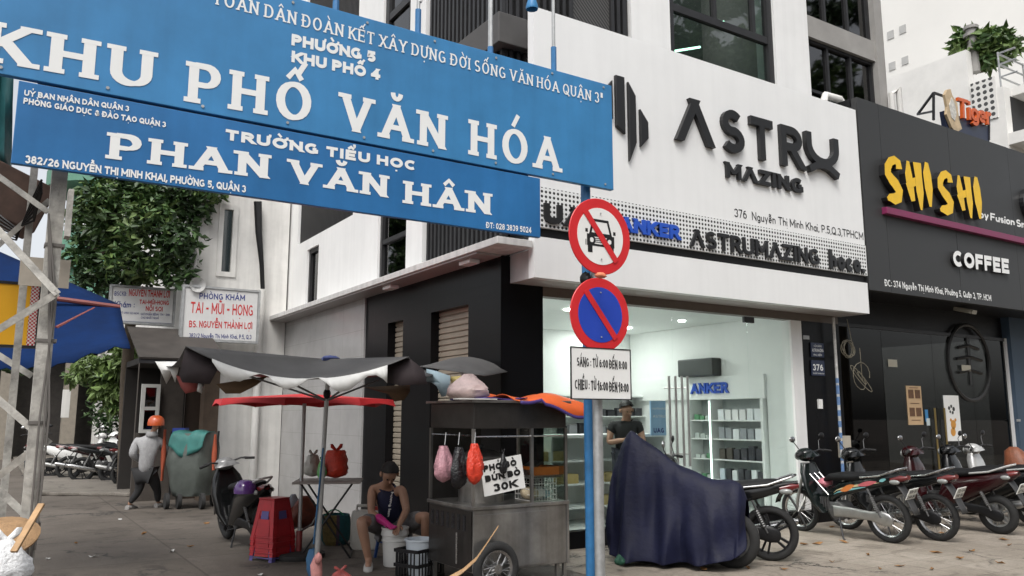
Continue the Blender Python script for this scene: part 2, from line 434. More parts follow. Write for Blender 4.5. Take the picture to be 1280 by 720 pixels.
def text_mesh(mb, s, fn, W, H, t=.16, thin=None, slab=False, gap=.16, space=.42, depth=0.0, lift=0.0002, nrm=(0, -1, 0), m=0, mside=None, skew=0.0, stretch=None):
    """fn(u,v)->point with u along the line (0..W) and v upward (0..H cap height). Fits the whole line into width W.
    stretch: x scale before fitting is irrelevant; stroke weight is in cap heights."""
    thin = thin or t; tv = thin if slab else t; nrm = Vector(nrm)
    items = []; x = 0.0; sl = .075 + t * .25 if slab else 0; xf = 1 + max(0, t - .17) * (2.0 if slab else .9)
    glyphs = []
    for ch in s:
        if ch == ' ': x += space; continue
        b, mk = _decomp(ch)
        if b not in G: b = 'O'
        wd, st = G[b]; wd = wd * xf; st = [[(qx * xf, qy) for qx, qy in q] for q in st]
        glyphs.append((x + sl, b, wd, st, mk)); x += wd + 2 * sl + t + gap
    tot = x - gap
    kx = W / tot / H            # horizontal squeeze in cap units
    cnt = 0
    for (gx, b, wd, st, mk) in glyphs:
        ch_low = b.islower()
        allst = [(q, True) for q in st] + [(q, False) for q in _marks(b, wd, mk, t)]
        for q, main in allst:
            pts = []
            for (px, py) in q:
                yy = tv / 2 + py * (1 - tv) if main else py
                pts.append(((gx + t / 2 + px) * kx, yy))
            tw = t * (1 if main else .62 if t > .2 else .8); tn = thin * (1 if main else .9)
            def hw(d, tw=tw, tn=tn):
                a = abs(math.sin(math.atan2(d.y, d.x) - R(12 if slab else 0)))
                kk = max(.34, kx)
                return .5 * (tn + (tw * kk - tn) * a) if slab else .5 * (tw * kk * a + tn * (1 - a))
            dd = Vector(pts[-1]) - Vector(pts[0]); straight = len(pts) == 2
            capv = t / 2 if main else t * .25
            if straight and main and abs(dd.x) > .05 and abs(dd.y) > .3: capv = t * .42
            if len(pts) > 3: capv = tv / 2 if (b == 'U' and main) else .001
            if straight and main and abs(dd.y) < .05: capv = .001 if b in 'HAGe' else t / 2 * min(1, kx)
            L, Rr, closed = ribbon(pts, hw, capv)
            if straight and main and abs(dd.y) > .3 and not ch_low:
                ea, eb = pts; d0 = (Vector(eb) - Vector(ea)).normalized(); sl_ = abs(d0.y); hx = hw(d0) / max(.3, sl_)
                def cut(p, py_):
                    p = Vector(p); ty = 0.0 if py_ == 0 else 1.0 if py_ == 1 else p.y
                    return p + d0 * ((ty - p.y) / d0.y)
                A_, B_c = cut(ea, q[0][1]), cut(eb, q[1][1]); sg = 1 if d0.y > 0 else -1
                L = [A_ - Vector((hx * sg, 0)), B_c - Vector((hx * sg, 0))]; Rr = [A_ + Vector((hx * sg, 0)), B_c + Vector((hx * sg, 0))]
            cnt += 1; z = lift * (1 + cnt * .06); n = len(L)
            lo = [fn((p.x + skew * p.y) * H, p.y * H) + nrm * (z + depth) for p in L] + [fn((p.x + skew * p.y) * H, p.y * H) + nrm * (z + depth) for p in Rr]
            rng = range(n if closed else n - 1)
            fs = [(i, i + n, (i + 1) % n + n, (i + 1) % n) for i in rng]
            mb.add(lo, fs, m)
            if depth:
                back = [p - nrm * (depth + z) for p in lo]
                vs = lo + back; o = 2 * n
                sf = [(i, (i + 1) % n, (i + 1) % n + o, i + o) for i in rng] + [((i + 1) % n + n, i + n, i + n + o, (i + 1) % n + n + o) for i in rng]
                if not closed: sf += [(0, o, o + n, n), (n - 1, 2 * n - 1, o + 2 * n - 1, o + n - 1)]
                mb.add(vs, sf, m if mside is None else mside)
            if slab and main and (abs(dd.y) > .3 or b == 'U'):
                for p, other in ((L[0] + Rr[0]) / 2, 0), ((L[-1] + Rr[-1]) / 2, 1):
                    py = q[0][1] if other == 0 else q[-1][1]
                    pxx = q[0][0] if other == 0 else q[-1][0]
                    if len(q) > 3 and b not in 'U': continue
                    if py not in (0, 1): continue
                    pxx = round(pxx / xf, 3)
                    if b in 'AV' and pxx == .4 or b == 'V' and pxx == .38 or b == 'Λ': continue
                    if b == 'N' and ((py == 0 and pxx == .68)): continue
                    if b == 'M' and pxx == .42: continue
                    if b in 'BDEFLPR' and pxx == 0: 
                        ex = (sl * .8, t * .3)
                    else: ex = (sl * .7, sl * .7) if b not in 'UHN' else ((sl * .8, sl * .45) if pxx == 0 else (sl * .45, sl * .8))
                    cx = p.x; th = thin * .95
                    y0, y1 = (0, th) if py == 0 else (1 - th, 1)
                    hwid = t / 2 * max(.34, kx)
                    x0, x1 = cx - hwid - ex[0] * kx, cx + hwid + ex[1] * kx
                    cnt += 1; z2 = lift * (3 + cnt * .06)
                    mb.add([fn((a) * H, bb * H) + nrm * (z2 + depth) for a, bb in ((x0, y0), (x1, y0), (x1, y1), (x0, y1))], [(0, 1, 2, 3)], m)
            if slab and main and b in 'ETLFSCGZ' and straight and abs(dd.y) < .05 and abs(dd.x) > .2:
                yy = pts[0][1]; ends = [pts[1]] if b != 'T' else pts
                for e in ends:
                    yc = q[0][1]
                    dn = -1 if yc > .9 else (1 if yc < .1 else 0)
                    y0 = yy - thin / 2 if dn >= 0 else yy - .2; y1 = yy + .2 if dn >= 0 else yy + thin / 2
                    if dn == 0: y0, y1 = yy - .14, yy + .14
                    sgn = -1 if (b == 'T' and e is pts[0]) else 1
                    xa = e[0] + sgn * t / 2 * kx; xb = xa - sgn * thin * .7 * kx
                    cnt += 1; z2 = lift * (3 + cnt * .06)
                    mb.add([fn(a * H, bb * H) + nrm * (z2 + depth) for a, bb in ((min(xa, xb), y0), (max(xa, xb), y0), (max(xa, xb), y1), (min(xa, xb), y1))], [(0, 1, 2, 3)], m)
    return mb

def plane_text(parent, s, y, px0, py0, px1, py1, cap, m, t=.18, thin=None, slab=False, depth=0, mside=None, skew=0, gap=.16, space=.42, name='lettering', proud=.003):
    """a line of lettering on the plane Y=y, measured on the photo: baseline from (px0,py0) to (px1,py1), cap height in pixels at its start"""
    a = PY(px0, py0, y); b = PY(px1, py1, y); h = PY(px0, py0 - cap, y).z - a.z
    z0 = a.z; dz = b.z - a.z; W = b.x - a.x
    fn = lambda u, v: Vector((a.x + u, y - proud, z0 + dz * u / W + v))
    mb = text_mesh(MB(), s, fn, W, h, t=t, thin=thin, slab=slab, depth=depth, m=0, mside=(1 if mside else None), skew=skew, gap=gap, space=space)
    return mb.build(name, [m] + ([mside] if mside else []), parent)
# ------------------------------------------------------------------ material set
white_paint = mat('white_paint', (.79, .79, .78), .55, var=.06, scale=1.2, streak=.045)
old_white = mat('old_white_paint', (.70, .69, .66), .7, var=.16, scale=1.5, bump=.08, streak=.14)
grey_paint = mat('grey_paint', (.42, .42, .41), .7, var=.15, scale=2)
warm_paint = mat('warm_paint', (.50, .47, .41), .75, var=.22, scale=1.2, bump=.1)
dark_metal = mat('dark_metal', (.035, .035, .037), .45, .4, var=.2, scale=6)
charcoal = mat('charcoal_panel', (.045, .046, .047), .5, .2, var=.12, scale=1.2)
black_plastic = mat('black_plastic', (.010, .010, .011), .45, var=.2, scale=14, spec=.3)
black_gloss = mat('black_gloss', (.012, .012, .014), .12, var=.15, scale=9, coat=.6)
seat_vinyl = mat('seat_vinyl', (.010, .010, .011), .6, spec=.25, var=.25, scale=18, bump=.2)
rubber = mat('tyre_rubber', (.02, .02, .02), .85, var=.3, scale=25, bump=.3)
chrome = mat('chrome', (.48, .48, .48), .26, 1, var=.15, scale=12)
alloy = mat('cast_alloy', (.42, .42, .41), .42, .85, var=.2, scale=10)
steel = mat('stainless_steel', (.36, .35, .335), .34, .85, var=.35, scale=3.0, bump=.05, streak=.3)
galv = mat('galvanised_pipe', (.44, .45, .45), .5, .6, var=.25, scale=9)
board_white = mat('board_white', (.80, .80, .78), .45, var=.05, scale=3)
sign_blue = mat('sign_blue', (.042, .22, .47), .42, var=.2, scale=1.3, streak=.08)
letter_white = mat('letter_white', (.82, .83, .82), .45, var=.03)
letter_black = mat('letter_black', (.014, .014, .015), .4, var=.1)
letter_red = mat('letter_red', (.55, .03, .03), .5, var=.1)
letter_blue = mat('letter_blue', (.02, .09, .5), .4, var=.1)
letter_navy = mat('letter_navy', (.03, .045, .2), .5, var=.1)
blue_post = mat('blue_post_paint', (.03, .16, .36), .45, var=.25, scale=8, bump=.1)
red_paint = mat('sign_red', (.62, .025, .03), .4, var=.08)
signal_blue = mat('signal_blue', (.02, .06, .42), .4, var=.08)
wood = mat('bare_wood', (.42, .26, .13), .6, var=.3, scale=9, bump=.15)
skin = mat('skin', (.34, .19, .125), .55, var=.12, scale=9)
hair = mat('black_hair', (.012, .01, .009), .6, var=.3, scale=40, bump=.3)

# ------------------------------------------------------------------ ground
def ground_mat(name, c1, c2, crack=(.03, .028, .025), tile=None):
    m = bpy.data.materials.new(name); m.use_nodes = True; t = m.node_tree; b = t.nodes['Principled BSDF']
    L = t.links.new
    tc = t.nodes.new('ShaderNodeTexCoord')
    def noise(sc, det=8, rg=.65, dist=0):
        n = t.nodes.new('ShaderNodeTexNoise'); n.inputs['Scale'].default_value = sc; n.inputs['Detail'].default_value = det
        n.inputs['Roughness'].default_value = rg; n.inputs['Distortion'].default_value = dist
        L(tc.outputs['Object'], n.inputs['Vector']); return n
    def ramp(src, p0, p1, a, bb):
        r = t.nodes.new('ShaderNodeValToRGB'); r.color_ramp.elements[0].position = p0; r.color_ramp.elements[1].position = p1
        r.color_ramp.elements[0].color = (*a, 1); r.color_ramp.elements[1].color = (*bb, 1); L(src, r.inputs[0]); return r.outputs[0]
    def mix(f, a, bb, mode='MIX'):
        k = t.nodes.new('ShaderNodeMix'); k.data_type = 'RGBA'; k.blend_type = mode
        if isinstance(f, (int, float)): k.inputs[0].default_value = f
        else: L(f, k.inputs[0])
        L(a, k.inputs[6]); L(bb, k.inputs[7]); return k.outputs[2]
    big = noise(.55, 9, .7, .6); fine = noise(38, 5, .7); mid = noise(4.5, 8, .7, .3)
    c = ramp(big.outputs['Fac'], .32, .68, c1, c2)
    c = mix(.5, c, ramp(mid.outputs['Fac'], .3, .72, (.62, .6, .58), (1.15, 1.14, 1.12)), 'MULTIPLY')
    c = mix(.45, c, ramp(fine.outputs['Fac'], .3, .7, (.55, .55, .55), (1.25, 1.25, 1.25)), 'MULTIPLY')
    st = noise(1.7, 6, .6, 1.2)
    stain = ramp(st.outputs['Fac'], .54, .68, (1, 1, 1), (.42, .40, .38))
    c = mix(.75, c, stain, 'MULTIPLY')
    # cracks: thin ridges of a warped voronoi
    vo = t.nodes.new('ShaderNodeTexVoronoi'); vo.feature = 'DISTANCE_TO_EDGE'; vo.inputs['Scale'].default_value = .42
    wv = t.nodes.new('ShaderNodeVectorMath'); wv.operation = 'ADD'
    wn = noise(1.3, 6, .7); sc = t.nodes.new('ShaderNodeVectorMath'); sc.operation = 'SCALE'; sc.inputs['Scale'].default_value = .9
    L(wn.outputs['Color'], sc.inputs[0]); L(tc.outputs['Object'], wv.inputs[0]); L(sc.outputs[0], wv.inputs[1]); L(wv.outputs[0], vo.inputs['Vector'])
    cr = ramp(vo.outputs['Distance'], .003, .011, (1, 1, 1), (0, 0, 0))
    msk = ramp(noise(.8, 3).outputs['Fac'], .45, .55, (0, 0, 0), (1, 1, 1))
    cm = mix(1.0, cr, msk, 'MULTIPLY')
    h = None
    ck = t.nodes.new('ShaderNodeRGB'); ck.outputs[0].default_value = (*crack, 1)
    c = mix(cm, c, ck.outputs[0])
    if tile:
        br = t.nodes.new('ShaderNodeTexBrick'); br.inputs['Scale'].default_value = 1; br.offset = 0.0
        br.inputs['Brick Width'].default_value = tile; br.inputs['Row Height'].default_value = tile; br.inputs['Mortar Size'].default_value = .006 if tile < 1 else .013
        br.inputs['Color1'].default_value = (1, 1, 1, 1); br.inputs['Color2'].default_value = (.8, .79, .77, 1); br.inputs['Mortar'].default_value = (.5, .48, .46, 1)
        L(tc.outputs['Object'], br.inputs['Vector']); c = mix(.8, c, br.outputs['Color'], 'MULTIPLY')
    L(c, b.inputs['Base Color'])
    rr = t.nodes.new('ShaderNodeMapRange'); rr.inputs['To Min'].default_value = .62; rr.inputs['To Max'].default_value = .95
    L(mid.outputs['Fac'], rr.inputs[0]); L(rr.outputs[0], b.inputs['Roughness'])
    bp = t.nodes.new('ShaderNodeBump'); bp.inputs['Strength'].default_value = .5; bp.inputs['Distance'].default_value = .012
    ad = t.nodes.new('ShaderNodeMath'); ad.operation = 'ADD'; L(mid.outputs['Fac'], ad.inputs[0]); L(fine.outputs['Fac'], ad.inputs[1])
    L(ad.outputs[0], bp.inputs['Height']); L(bp.outputs[0], b.inputs['Normal'])
    return m
alley_ground = ground_mat('alley_concrete', (.095, .081, .068), (.16, .138, .118), tile=1.9)
paver_ground = ground_mat('sidewalk_pavers', (.25, .218, .18), (.36, .32, .272), tile=.4)
MB().add([(-300, -200, 0), (300, -200, 0), (300, 400, 0), (-300, 400, 0)], [(0, 1, 2, 3)]).build('ground', alley_ground, kind='structure')
MB().add([(4.95, -1, .004), (60, -1, .004), (60, 7.72, .004), (4.95, 7.72, .004)], [(0, 1, 2, 3)]).build('pavement', paver_ground, kind='structure')
# raised concrete apron where the alley scooters stand
ap = []
for i in range(15):
    a = i / 14
    ap.append((.9 + 2.5 * a, 18.2 - 1.5 * math.sin(a * 1.5) ** 1.5 + .08 * math.sin(i * 2.1)))
MB().prism(ap + [(3.4, 40), (.9, 40)], lambda u, v: (u, v, 0), (0, 0, .07)).build('concrete_path', ground_mat('apron_concrete', (.15, .135, .115), (.22, .2, .175)), kind='structure', bevel=.02)

# ------------------------------------------------------------------ corner shop building
WX, WY = 4.77, 7.715
bld = thing('shop_building', 'tall white corner building with a black tiled ground floor, glass shopfront and dark louvres above', 'building', (WX, WY, 0))
blk_tile = pattern_mat('black_tile', (.005, .005, .006), (.002, .002, .002), 'grid', .9, .6, rough=.3, axes='YZ', mortar=.006, spec=.18)
blk_tile_f = pattern_mat('black_tile_front', (.005, .005, .006), (.002, .002, .002), 'grid', .6, .6, rough=.3, axes='XZ', mortar=.006, spec=.18)
grey_tile = pattern_mat('grey_wall_tile', (.36, .355, .35), (.27, .265, .26), 'grid', .8, .4, rough=.2, axes='YZ', mortar=.006, var=.12)
ySA, ySB = PX(585, 450, WX).y, PX(538, 450, WX).y      # wide shutter
yTA, yTB = PX(503, 450, WX).y, PX(484, 450, WX).y      # narrow shutter
zS = PX(560, 386, WX).z; zT = PX(494, 402, WX).z
yG = 11.63
b = MB()
b.box(WX, WY, 0, WX + .25, ySA, 3.3); b.box(WX, ySA, zS, WX + .25, ySB, 3.3); b.box(WX, ySB, 0, WX + .25, yTA, 3.3)
b.box(WX, yTA, zT, WX + .25, yTB, 3.3); b.box(WX, yTB, 0, WX + .25, yG, 3.3)
b.build('black_cladding', blk_tile, bld)
MB().box(WX + .003, WY - .006, 0, 5.34, WY + .3, 3.3).build('corner_column', blk_tile_f, bld)
shut = mat('shutter_metal', (.30, .26, .205), .5, .1, var=.18, scale=4)
def shutter(y0, y1, z1):
    g_ = []; n = int(z1 / .075)
    prof = []
    for i in range(n):
        for dz, dx in ((0, .02), (.008, 0), (.055, 0), (.066, .02)):
            prof.append((i * .075 + dz, dx))
    MB().sheet([[(WX + .12 + dx, y, min(z, z1)) for y in (y0, y1)] for z, dx in prof]).build('roller_shutter', shut, bld, solid=.004)
shutter(ySA - .02, ySB + .02, zS + .1); shutter(yTA - .02, yTB + .02, zT + .1)
MB().box(WX - .03, yG, 0, WX + .2, 17.6, 3.3).build('tiled_wall', grey_tile, bld)
# long concrete canopy over the alley side
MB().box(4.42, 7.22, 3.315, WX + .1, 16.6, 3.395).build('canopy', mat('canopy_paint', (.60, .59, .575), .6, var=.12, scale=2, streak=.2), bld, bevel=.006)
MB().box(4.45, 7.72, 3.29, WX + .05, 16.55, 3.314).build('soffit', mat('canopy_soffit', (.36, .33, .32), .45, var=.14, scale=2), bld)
for px, py in ((588, 323), (490, 352)):
    p = PX(px, py, 4.6); MB().box(4.52, p.y - .12, 3.24, 4.66, p.y + .14, 3.289).build('soffit_light', board_white, bld, bevel=.01)
# upper storeys, alley side: piers between openings measured on the photo
def yb(px, py=270): return PX(px, py, WX).y
yA, yB, yC, yD, yE = yb(528), yb(508), yb(473), yb(400), yb(386)
ZT = 14.0; ZL = 4.75
b = MB()
b.box(WX, yA, 3.4, WX + .3, yB, ZT)
b.box(WX, yC, 3.4, WX + .3, yb(441), ZT); b.box(WX, yb(441), 3.4, WX + .3, yD, ZL); b.box(WX, yE, 3.4, WX + .3, 17.6, ZL)
b.box(WX, yD, ZL - .2, WX + .3, yE, ZL); b.box(WX, yE + .6, ZL, WX + .3, 17.6, ZT)
b.build_each('upper_wall', white_paint, bld)
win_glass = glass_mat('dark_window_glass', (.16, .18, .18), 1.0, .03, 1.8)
def framed_window(parent, kind, a0, a1, z0, z1, at, cols=1, rows=(), fr=.07, mframe=dark_metal, mglass=win_glass, proud=.02, label=None):
    """kind 'x': plane X=at spanning Y a0..a1; kind 'y': plane Y=at spanning X"""
    f = MB(); q = MB()
    def bx(mb, u0, w0, u1, w1, d0, d1):
        if kind == 'x': mb.box(at + d0, u0, w0, at + d1, u1, w1)
        else: mb.box(u0, at + d0, w0, u1, at + d1, w1)
    bx(f, a0, z0, a0 + fr, z1, -proud, .08); bx(f, a1 - fr, z0, a1, z1, -proud, .08)
    bx(f, a0 + fr, z0, a1 - fr, z0 + fr, -proud, .08); bx(f, a0 + fr, z1 - fr, a1 - fr, z1, -proud, .08)
    for i in range(1, cols):
        c = a0 + (a1 - a0) * i / cols; bx(f, c - fr / 2, z0 + fr, c + fr / 2, z1 - fr, -proud * .8, .07)
    for rz_ in rows: bx(f, a0 + fr, rz_ - fr / 2, a1 - fr, rz_ + fr / 2, -proud * .6, .065)
    o = f.build('window_frame', mframe, parent)
    bx(q, a0 + fr * .5, z0 + fr * .5, a1 - fr * .5, z1 - fr * .5, .028, .036)
    q.build('pane', mglass, o)
    return o
framed_window(bld, 'x', yB, yC, 3.42, 5.3, WX + .06, rows=(PX(490, 296, WX).z,))
framed_window(bld, 'x', yB, yC, 5.32, ZT, WX + .06, rows=(6.4, 7.7), fr=.12)
framed_window(bld, 'x', yD, yE, 3.42, ZL - .2, WX + .06, fr=.08)
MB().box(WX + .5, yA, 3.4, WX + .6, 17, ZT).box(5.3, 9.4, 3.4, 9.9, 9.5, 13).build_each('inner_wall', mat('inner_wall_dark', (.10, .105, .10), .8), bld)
# louvres and balcony at the corner
def louvre_x(y0, y1, z0, z1, at, step=.11):
    f = MB(); n = int((y1 - y0) / step)
    for i in range(n): f.box(at, y0 + i * step, z0, at + .05, y0 + i * step + step * .45, z1)
    f.box(at + .055, y0, z0, at + .085, y1, z1)
    f.build('louvre_panel', dark_metal, bld)
def louvre_y(x0, x1, z0, z1, at, step=.1, fr=.45):
    f = MB(); n = int((x1 - x0) / step)
    for i in range(n): f.box(x0 + i * step, at, z0, x0 + i * step + step * fr, at + .05, z1)
    f.box(x0, at + .055, z0, x1, at + .085, z1)
    f.build('louvre_panel', dark_metal, bld)
zB = PY(620, 42, WY).z
louvre_x(WY + .02, yA, 3.42, zB - .15, WX + .02); louvre_x(WY + .02, yA, zB + .25, 10, WX + .02)
louvre_x(yb(441), yE + .6, ZL, 10, WX + .03, .06)
louvre_y(WX + .12, 5.3, 3.6, zB - .15, WY); louvre_y(WX + .12, 5.9, zB + .25, 10, WY + .02)
MB().box(WX - .1, WY - .1, zB - .14, WX + .3, yA - .02, zB + .24).box(WX + .3, WY - .1, zB - .14, 5.3, WY + .3, zB + .24).build('balcony_ledge', mat('ledge_grey', (.075, .072, .07), .6, var=.15), bld, bevel=.01)
xP, xQ = PY(789, 43, 7.75).x, PY(838, 62, 7.75).x
xU, xW = PY(971, 106, 7.75).x, PY(1014, 120, 7.75).x
diag = pattern_mat('diagonal_mesh', (.085, .083, .08), (.02, .02, .02), 'diag', .06, .06, .5, .55, 'XZ')
MB().box(5.31, 7.80, 5.6, xP - .33, 7.84, 10).build('mesh_screen', diag, bld)
louvre_y(xP - .33, xP, 5.6, 10, 7.76, .1, .55)
MB().box(xP, 7.74, 5.5, xQ, 8.1, ZT).box(xU, 7.74, 5.5, xW, 8.1, ZT).box(5.2, 7.9, 3.3, 10.8, 8.2, 5.5).build_each('front_pier', white_paint, bld)
clear_glass = glass_mat('upper_window_glass', (.62, .68, .66), 1.0, .02, 1.9)
zt = PY(900, 30, 7.8).z
framed_window(bld, 'y', xQ, xU, 5.5, 10.2, 7.80, cols=1, rows=(zt,), fr=.11, mglass=clear_glass)
MB().box(xQ + (xU - xQ) * .42, 7.79, zt + .055, xQ + (xU - xQ) * .42 + .07, 7.86, 10.1).box(xQ + (xU - xQ) * .80, 7.79, zt + .055, xQ + (xU - xQ) * .80 + .07, 7.86, 10.1).build_each('mullion', dark_metal, bld)

# room behind the upper window
led = mat('led_strip', (.55, 1.0, .75), emit=4, var=0)
for i, (a, c) in enumerate((((8.2, 8.6, 6.95), (9.0, 8.6, 7.25)), ((9.5, 8.9, 7.9), (9.9, 8.9, 8.05)))):
    MB().beam(a, c, .03, .03).build('strip_light', led, label=['thin green tinted strip light low behind the upper window', 'short green tinted strip light high behind the upper window'][i], category='lamp', at=a)

# ------------------------------------------------------------------ shop front glazing and interior
z0g = .2; zg = 2.875
shopgl = glass_mat('shop_glass', (.93, .965, .952), .9, .015, 1.5)
edge = [5.345, PY(737, 500, WY).x, PY(845, 500, WY).x, PY(940, 500, WY).x, 9.70]
for i in range(4):
    MB().box(edge[i] + .004, WY + .03, z0g, edge[i + 1] - .004, WY + .042, zg).build('glass_panel', shopgl, bld)
MB().box(5.345, WY - .01, .01, 9.93, WY + .12, z0g - .004).build('plinth', blk_tile_f, bld)
MB().box(5.345, WY - .005, zg + .004, 10.79, WY + .14, 3.3).build('head_beam', mat('bronze_trim', (.13, .105, .085), .5), bld)
MB().box(9.70, WY - .004, .02, 9.935, WY + .16, zg).build('white_jamb', white_paint, bld)
MB().box(9.94, WY - .008, .0, 10.80, WY + .2, zg + .003).build('party_pillar', blk_tile_f, bld)
def handle(px):
    a = PY(px, 470, WY - .06); z1_, z2_ = PY(px, 470, WY - .06).z, PY(px, 583, WY - .06).z
    m = MB().tube([(a.x, WY - .06, z2_), (a.x, WY - .06, z1_)], .016, 8)
    for zz in (z1_ - .15, z2_ + .15): m.tube([(a.x, WY - .06, zz), (a.x, WY + .03, zz)], .01, 6)
    m.build('door_handle', alloy, bld, smooth=40)
for px in (836, 844, 852, 859): handle(px)
for px in (737, 938):
    a = PY(px, 404, WY); MB().box(a.x - .1, WY + .016, zg - .09, a.x + .1, WY + .054, zg - .01).build('door_clamp', dark_metal, bld)
shop_white = mat('shop_wall_white', (.78, .80, .785), .5, var=.03)
SB = 11.6
MB().box(5.0, SB, 0, 10.4, SB + .1, 3.3).build('back_wall', shop_white, bld)
MB().box(10.26, 7.95, 0, 10.36, SB, 3.3).box(5.03, 8.05, .1, 5.06, SB, 3.2).build('side_wall', shop_white, bld)
MB().box(10.0, 7.95, .101, 10.255, PX(958, 550, 9.94).y, 2.999).box(10.0, PX(862, 550, 9.94).y, .101, 10.255, SB - .01, 2.999).box(10.0, PX(958, 550, 9.94).y, PX(900, 499, 9.94).z, 10.255, PX(862, 550, 9.94).y, 2.999).build_each('side_lining', shop_white, bld)
MB().box(5.06, 7.86, .08, 10.25, SB, .1).build('shop_floor', mat('shop_floor_tile', (.5, .52, .5), .2, var=.05), bld)
MB().box(5.06, 7.87, 3.0, 10.25, SB, 3.06).build('shop_ceiling', shop_white, bld)
glow = mat('ceiling_light_glow', (1, 1, .97), emit=15, var=0)
panel_l = ['wide square ceiling light in the shop right of the round blue sign', 'square ceiling light in the shop left of the blue no parking disc', 'square ceiling light deep in the shop near the back wall']
for i, (x, y) in enumerate(((7.1, 9.0), (5.75, 9.1), (8.9, 10.9))):
    MB().box(x - .3, y - .3, 2.985, x + .3, y + .3, 2.998).build('ceiling_light', glow, label=panel_l[i], category='lamp', at=(x, y, 2.99), group='ceiling lights in the phone shop')
k = 0
for x, y in ((6.6, 8.4), (8.2, 8.4), (7.7, 9.6), (6.2, 10.0), (9.2, 9.4)):
    MB().lathe([(.055, 0), (.055, .012)], (x, y, 2.985), 14).build('downlight', glow, label='small round recessed spotlight in the white shop ceiling', category='lamp', at=(x, y, 2.985), group='recessed spotlights in the phone shop')
# display wall with shelving, along the right side of the shop
DW = 9.94
def px_text(parent, s, x, px0, py0, px1, py1, cap, m, t=.24, depth=.03):
    """lettering on a plane X=x read from the left (viewer looks towards +X, text runs towards -Y)"""
    a = PX(px0, py0, x); c = PX(px1, py1, x); h = PX(px0, py0 - cap, x).z - a.z; W = a.y - c.y
    fn = lambda u, v: Vector((x - .003, a.y - u, a.z + v))
    mb = text_mesh(MB(), s, fn, W, h, t=t, depth=depth, nrm=(-1, 0, 0)); return mb.build('lettering', m, parent)
yq = [PX(p, 550, DW).y for p in (800, 862, 888, 894, 953, 958)]
dw = thing('display_wall', 'white display wall with blue lettering, a bulkhead and lit shelves behind the shop glass', 'display', (DW, yq[3], .1))
zbk = PX(900, 470, DW).z; zt_ = PX(900, 499, DW).z; zb_ = .1
MB().box(DW, yq[5], zt_, 10.0, yq[0], zbk).build('bulkhead', shop_white, dw)
px_text(dw, 'ANKER', DW, 865, 492.5, 911, 490.5, 13, letter_blue)
m = MB()
for y in (yq[1], yq[2], yq[4]): m.box(DW - .02, y - .05, zb_, 10.24, y, zt_ - .001)
m.build_each('shelf_upright', shop_white, dw)
MB().box(10.2, yq[4], zb_, 10.25, yq[1] - .051, zt_ - .001).build('shelf_back', mat('shelf_back_grey', (.40, .44, .43), .5, var=.1), dw)
MB().box(DW - .03, yq[2] - .035, zb_ + .2, DW - .021, yq[2] - .015, zt_ - .03).build('edge_light', mat('edge_light_glow', (.8, 1, .92), emit=2.5, var=0), dw)
shz = [PX(920, p, DW).z for p in (525, 549, 575, 601)]
for z in shz + [.35]: MB().box(DW, yq[4] + .001, z - .02, 10.2, yq[1] - .052, z).build('shelf', shop_white, dw)
def goods(n, z, ya, yb_, cols, hmin, hmax, label, grp, x=DW + .03):
    ms = [mat('goods_%02d_%02d_%02d' % tuple(int(c * 99) for c in cc), cc, .45, var=.05) for cc in cols]
    wdt = (yb_ - ya) / n
    for i in range(n):
        h = random.uniform(hmin, hmax); q = MB().box(x, ya + i * wdt + .01, z + .001, x + .08, ya + (i + .85) * wdt, z + h)
        q.build('product_box', random.choice(ms), label=label, category='box', group=grp, at=(x, ya + (i + .5) * wdt, z))
WHT = [(.75, .78, .8), (.55, .65, .75), (.8, .8, .8)]
ga, gb = yq[4] + .03, yq[3] - .03
goods(6, shz[0], ga, gb, WHT, .16, .2, 'small pale box on the upper lit shelf under blue lettering', 'white boxes on the upper shop shelf')
goods(6, shz[1], ga, gb, [(.75, .78, .8), (.7, .72, .72), (.3, .32, .34)], .15, .19, 'small pale box on the second lit shelf under blue lettering', 'white boxes on the second shop shelf')
goods(6, shz[2], ga, gb, [(.04, .04, .05), (.05, .07, .15), (.08, .07, .06)], .14, .22, 'dark packet on the third lit shelf under blue lettering', 'dark packets on the third shop shelf')
goods(7, shz[3], ga, gb, [(.75, .78, .8), (.6, .68, .76), (.05, .05, .06)], .15, .2, 'small pale box on the lowest visible lit shelf', 'white boxes on the lower shop shelf')
for q in range(4):
    goods(3, shz[q], yq[2] + .02, yq[1] - .08, [(.12, .3, .16), (.5, .55, .52)], .05, .1, 'flat green packet on the narrow shelf by the door handles', 'green packets on the narrow shop shelf')
DW = 11.2
def goods_x(n, z, xa, xb, cols, hmin, hmax, label, grp, y):
    ms = [mat('goods_%02d_%02d_%02d' % tuple(int(c * 99) for c in cc), cc, .45, var=.05) for cc in cols]
    wdt = (xb - xa) / n
    for i in range(n):
        h = random.uniform(hmin, hmax); q = MB().box(xa + i * wdt + .01, y, z + .001, xa + (i + .82) * wdt, y + .08, z + h)
        q.build('product_box', random.choice(ms), label=label, category='box', group=grp, at=(xa + (i + .5) * wdt, y, z))
# dark goods wall at left
lw = thing('wall_rack', 'white wall rack with dark stock behind the shop counter', 'rack', (6.6, DW + .3, .1))
m = MB(); xa, xb = PY(700, 530, DW).x, PY(812, 530, DW).x
m.box(xa, DW + .3, .1, xb, DW + .34, 1.85)
for z in (.9, 1.2, 1.5, 1.85): m.box(xa, DW + .0, z - .02, xb, DW + .3, z)
m.build('rack_frame', shop_white, lw)
for z in (1.2, 1.5):
    goods_x(9, z, xa + .05, xb - .05, [(.02, .02, .025), (.06, .06, .07), (.3, .3, .32)], .1, .2, 'small dark box on the rack behind the counter', 'dark boxes behind the shop counter', DW + .1)
